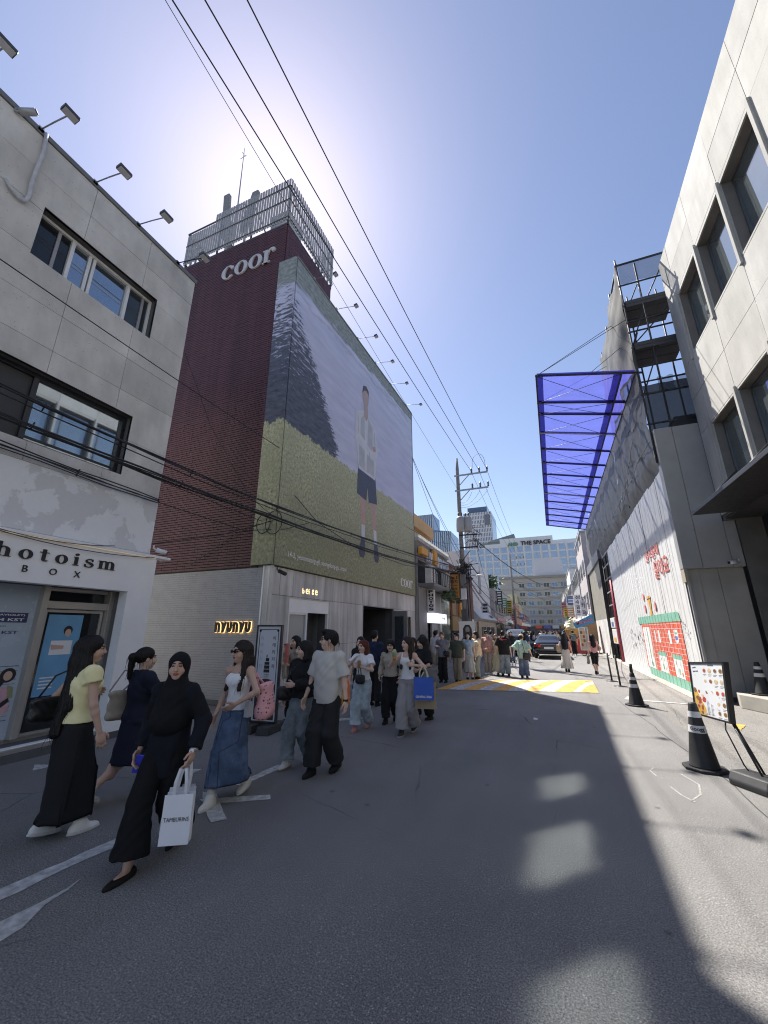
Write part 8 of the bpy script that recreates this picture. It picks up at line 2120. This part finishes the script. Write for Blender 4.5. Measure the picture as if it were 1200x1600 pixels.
# ---- parked black saloon
def car(x, y, label, mat_, kind='saloon', rz=0.0):
    t = thing('parked_car' if kind != 'saloon' else 'car', label, 'car', (x, y, 0), rz)
    # stations from tail (y = 0) to nose: (y, half width, sill z, belt z, roof half width, roof z)
    S = [(0.0, .80, .50, .80, .70, .84), (.10, .88, .36, .92, .74, .98), (.35, .91, .28, .96, .74, 1.05), (.62, .92, .24, .98, .70, 1.10), (1.0, .925, .22, .97, .62, 1.33), (1.5, .93, .21, .95, .60, 1.44), (2.3, .93, .21, .93, .60, 1.46), (2.9, .93, .21, .92, .61, 1.38), (3.5, .925, .22, .92, .68, 1.06), (4.0, .91, .24, .90, .72, .97), (4.6, .86, .30, .80, .62, .84), (4.82, .70, .42, .66, .5, .68)]
    if kind == 'van': S = [(a, b_, c_, d_, e_, f_ + (.35 if 0.05 < a < 3.2 else 0)) for a, b_, c_, d_, e_, f_ in S]
    V = []
    for (yy, w_, z0, zb, wr_, zr) in S:
        ring_ = [(-w_ * .92, z0), (-w_, z0 + .12), (-w_ * 1.0, zb - .06), (-w_ * .965, zb), (-wr_, zr - .03), (-wr_ * .8, zr), (0, zr + .015), (wr_ * .8, zr), (wr_, zr - .03), (w_ * .965, zb), (w_ * 1.0, zb - .06), (w_, z0 + .12), (w_ * .92, z0)]
        V.append([(a, yy, c_) for a, c_ in ring_])
    g = MB(); n_ = len(V[0]); vs = [p for r_ in V for p in r_]
    fs = [(i * n_ + k, i * n_ + k + 1, (i + 1) * n_ + k + 1, (i + 1) * n_ + k) for i in range(len(V) - 1) for k in range(n_ - 1)]
    fs += [tuple(range(n_))[::-1], tuple((len(V) - 1) * n_ + k for k in range(n_))]; fs += [(i * n_ + n_ - 1, i * n_, (i + 1) * n_, (i + 1) * n_ + n_ - 1) for i in range(len(V) - 1)]
    g.add(vs, fs, True); bd = g.build('body', mat_, t, local=True)
    e = bd.modifiers.new('edges', 'SUBSURF'); e.levels = 1; e.render_levels = 1
    gm = glass('car_glass', (.03, .04, .055), .03, .2, .9)
    g = MB(); g.quad((-.60, .66, 1.095), (.60, .66, 1.095), (.53, 1.02, 1.335), (-.53, 1.02, 1.335)); g.build('rear_window', gm, t, local=True)
    for sx_ in (-1, 1):
        g = MB(); g.quad((sx_ * .87, 1.05, .99), (sx_ * .87, 3.1, .96), (sx_ * .665, 2.75, 1.36), (sx_ * .665, 1.5, 1.40)); g.build('side_window', gm, t, local=True)
        g = MB(); g.hexa([(sx_ * .45, -.01, .72), (sx_ * .84, .06, .72), (sx_ * .84, .14, .72), (sx_ * .45, .1, .72), (sx_ * .45, .0, .84), (sx_ * .82, .07, .88), (sx_ * .82, .15, .88), (sx_ * .45, .1, .84)]); g.build('tail_light', M('tail_red', (.5, .03, .02), .25, emit=(1, .05, .02), estr=.08), t, local=True)
        g = MB(); g.box(sx_ * 1.0 - .09, sx_ * 1.0 + .09, 2.95, 3.1, .98, 1.10); g.build('mirror', mat_, t, local=True, bevel=.03)
        for yy in (.95, 3.75):
            g = MB(); g.tube([(sx_ * .72, yy, .32), (sx_ * .92, yy, .32)], .32, 22); w_ = g.build('wheel', rubber, t, local=True)
            g = MB(); g.tube([(sx_ * .90, yy, .32), (sx_ * .93, yy, .32)], .22, 18); g.build('rim', steel, w_, local=True)
    g = MB(); g.box(-.27, .27, -.035, -.005, .60, .72); pl_ = g.build('number_plate', print_white, t, local=True)
    g = MB(); g.box(-.5, .5, -.02, .03, .845, .865); g.build('trim_bar', steel, t, local=True)
    g = MB(); g.box(-.74, .74, -.03, .12, .36, .46); g.build('bumper', rubber, t, local=True, bevel=.03)
    return t
paintb = M('car_black', (.012, .013, .015), .12, .05, 2, spec=.9)
car(-.40, 28.0, 'black saloon car seen from behind in the middle of the street', paintb)
car(-2.6, 30.2, 'dark car half hidden by walkers left of the black saloon', M('car_grey', (.05, .055, .06), .2, .05, 2, spec=.8), 'van')

# ---- small projecting signs crowding the far shopfronts
sg_cols = [('red', (.50, .06, .05)), ('yellow', (.62, .46, .07)), ('green', (.08, .30, .15)), ('blue', (.07, .16, .46)), ('white', (.66, .66, .66)), ('black', (.03, .03, .03)), ('pink', (.62, .28, .34)), ('orange', (.60, .26, .05))]
rs2 = random.Random(31)
for sd, sname, ys in ((-1, 'left', (38, 50, 55, 61, 67, 74, 82, 91)), (1, 'right', (54.5, 58, 62, 66, 71, 79, 88, 99))):
    order = sg_cols[:]; rs2.shuffle(order)
    for k, y in enumerate(ys):
        cn, cc = order[k % 8]; x0 = -6.0 if sd < 0 else 3.0; z = rs2.uniform(2.9, 5.2); w_, h_ = rs2.uniform(.6, 1.0), rs2.uniform(.6, 1.9)
        t = thing('shop_sign', 'small %s projecting sign among the far shops on the %s' % (cn, sname), 'sign', (x0, y, z), 0, 'small signs on the far shops')
        a, c = (x0 + .1, x0 + .1 + w_) if sd < 0 else (x0 - .1 - w_, x0 - .1)
        f = Frame((0, y, 0), (1, 0, 0), (0, -1, 0))
        g = MB(); f.box(g, a, c, -.09, .09, z, z + h_); g.build('board', M('sgn_' + cn, cc, .5, .1), t)
        g = MB()
        for j in range(int(h_ / .3)): f.box(g, a + .12, c - .12, .09, .1, z + h_ - .27 - .3 * j, z + h_ - .12 - .3 * j)
        g.build('characters', print_white if cn in ('red', 'green', 'blue', 'black', 'orange') else print_black, t, kind='stuff')
        g = MB(); g.tube([(x0, y, z + h_ * .5), (x0 + (.1 if sd < 0 else -.1), y, z + h_ * .5)], .03, 5); g.build('bracket', black_metal, t)
for k, (y, x) in enumerate(((49.5, -5.6), (59, -5.6), (70, -5.4))):
    t = thing('shop_awning', ['striped awning over the pink fascia shop', 'dark green awning on the pale grey shop', 'brown awning on the coral shop'][k], 'awning', (x, y, 2.5))
    g = MB(); g.prism([(-6.05, y, 2.95), (-6.05, y, 2.85), (x + .3, y, 2.35), (x + .3, y, 2.45)], (0, 4.5, 0)); g.build('canvas', M('awn%d' % k, [(.5, .42, .36), (.05, .12, .07), (.2, .1, .05)][k], .8), t)
    g = MB(); g.tube([(-6.05, y + .1, 2.3), (x + .28, y + .1, 2.36)], .02, 5); g.build('arm', galv, t)
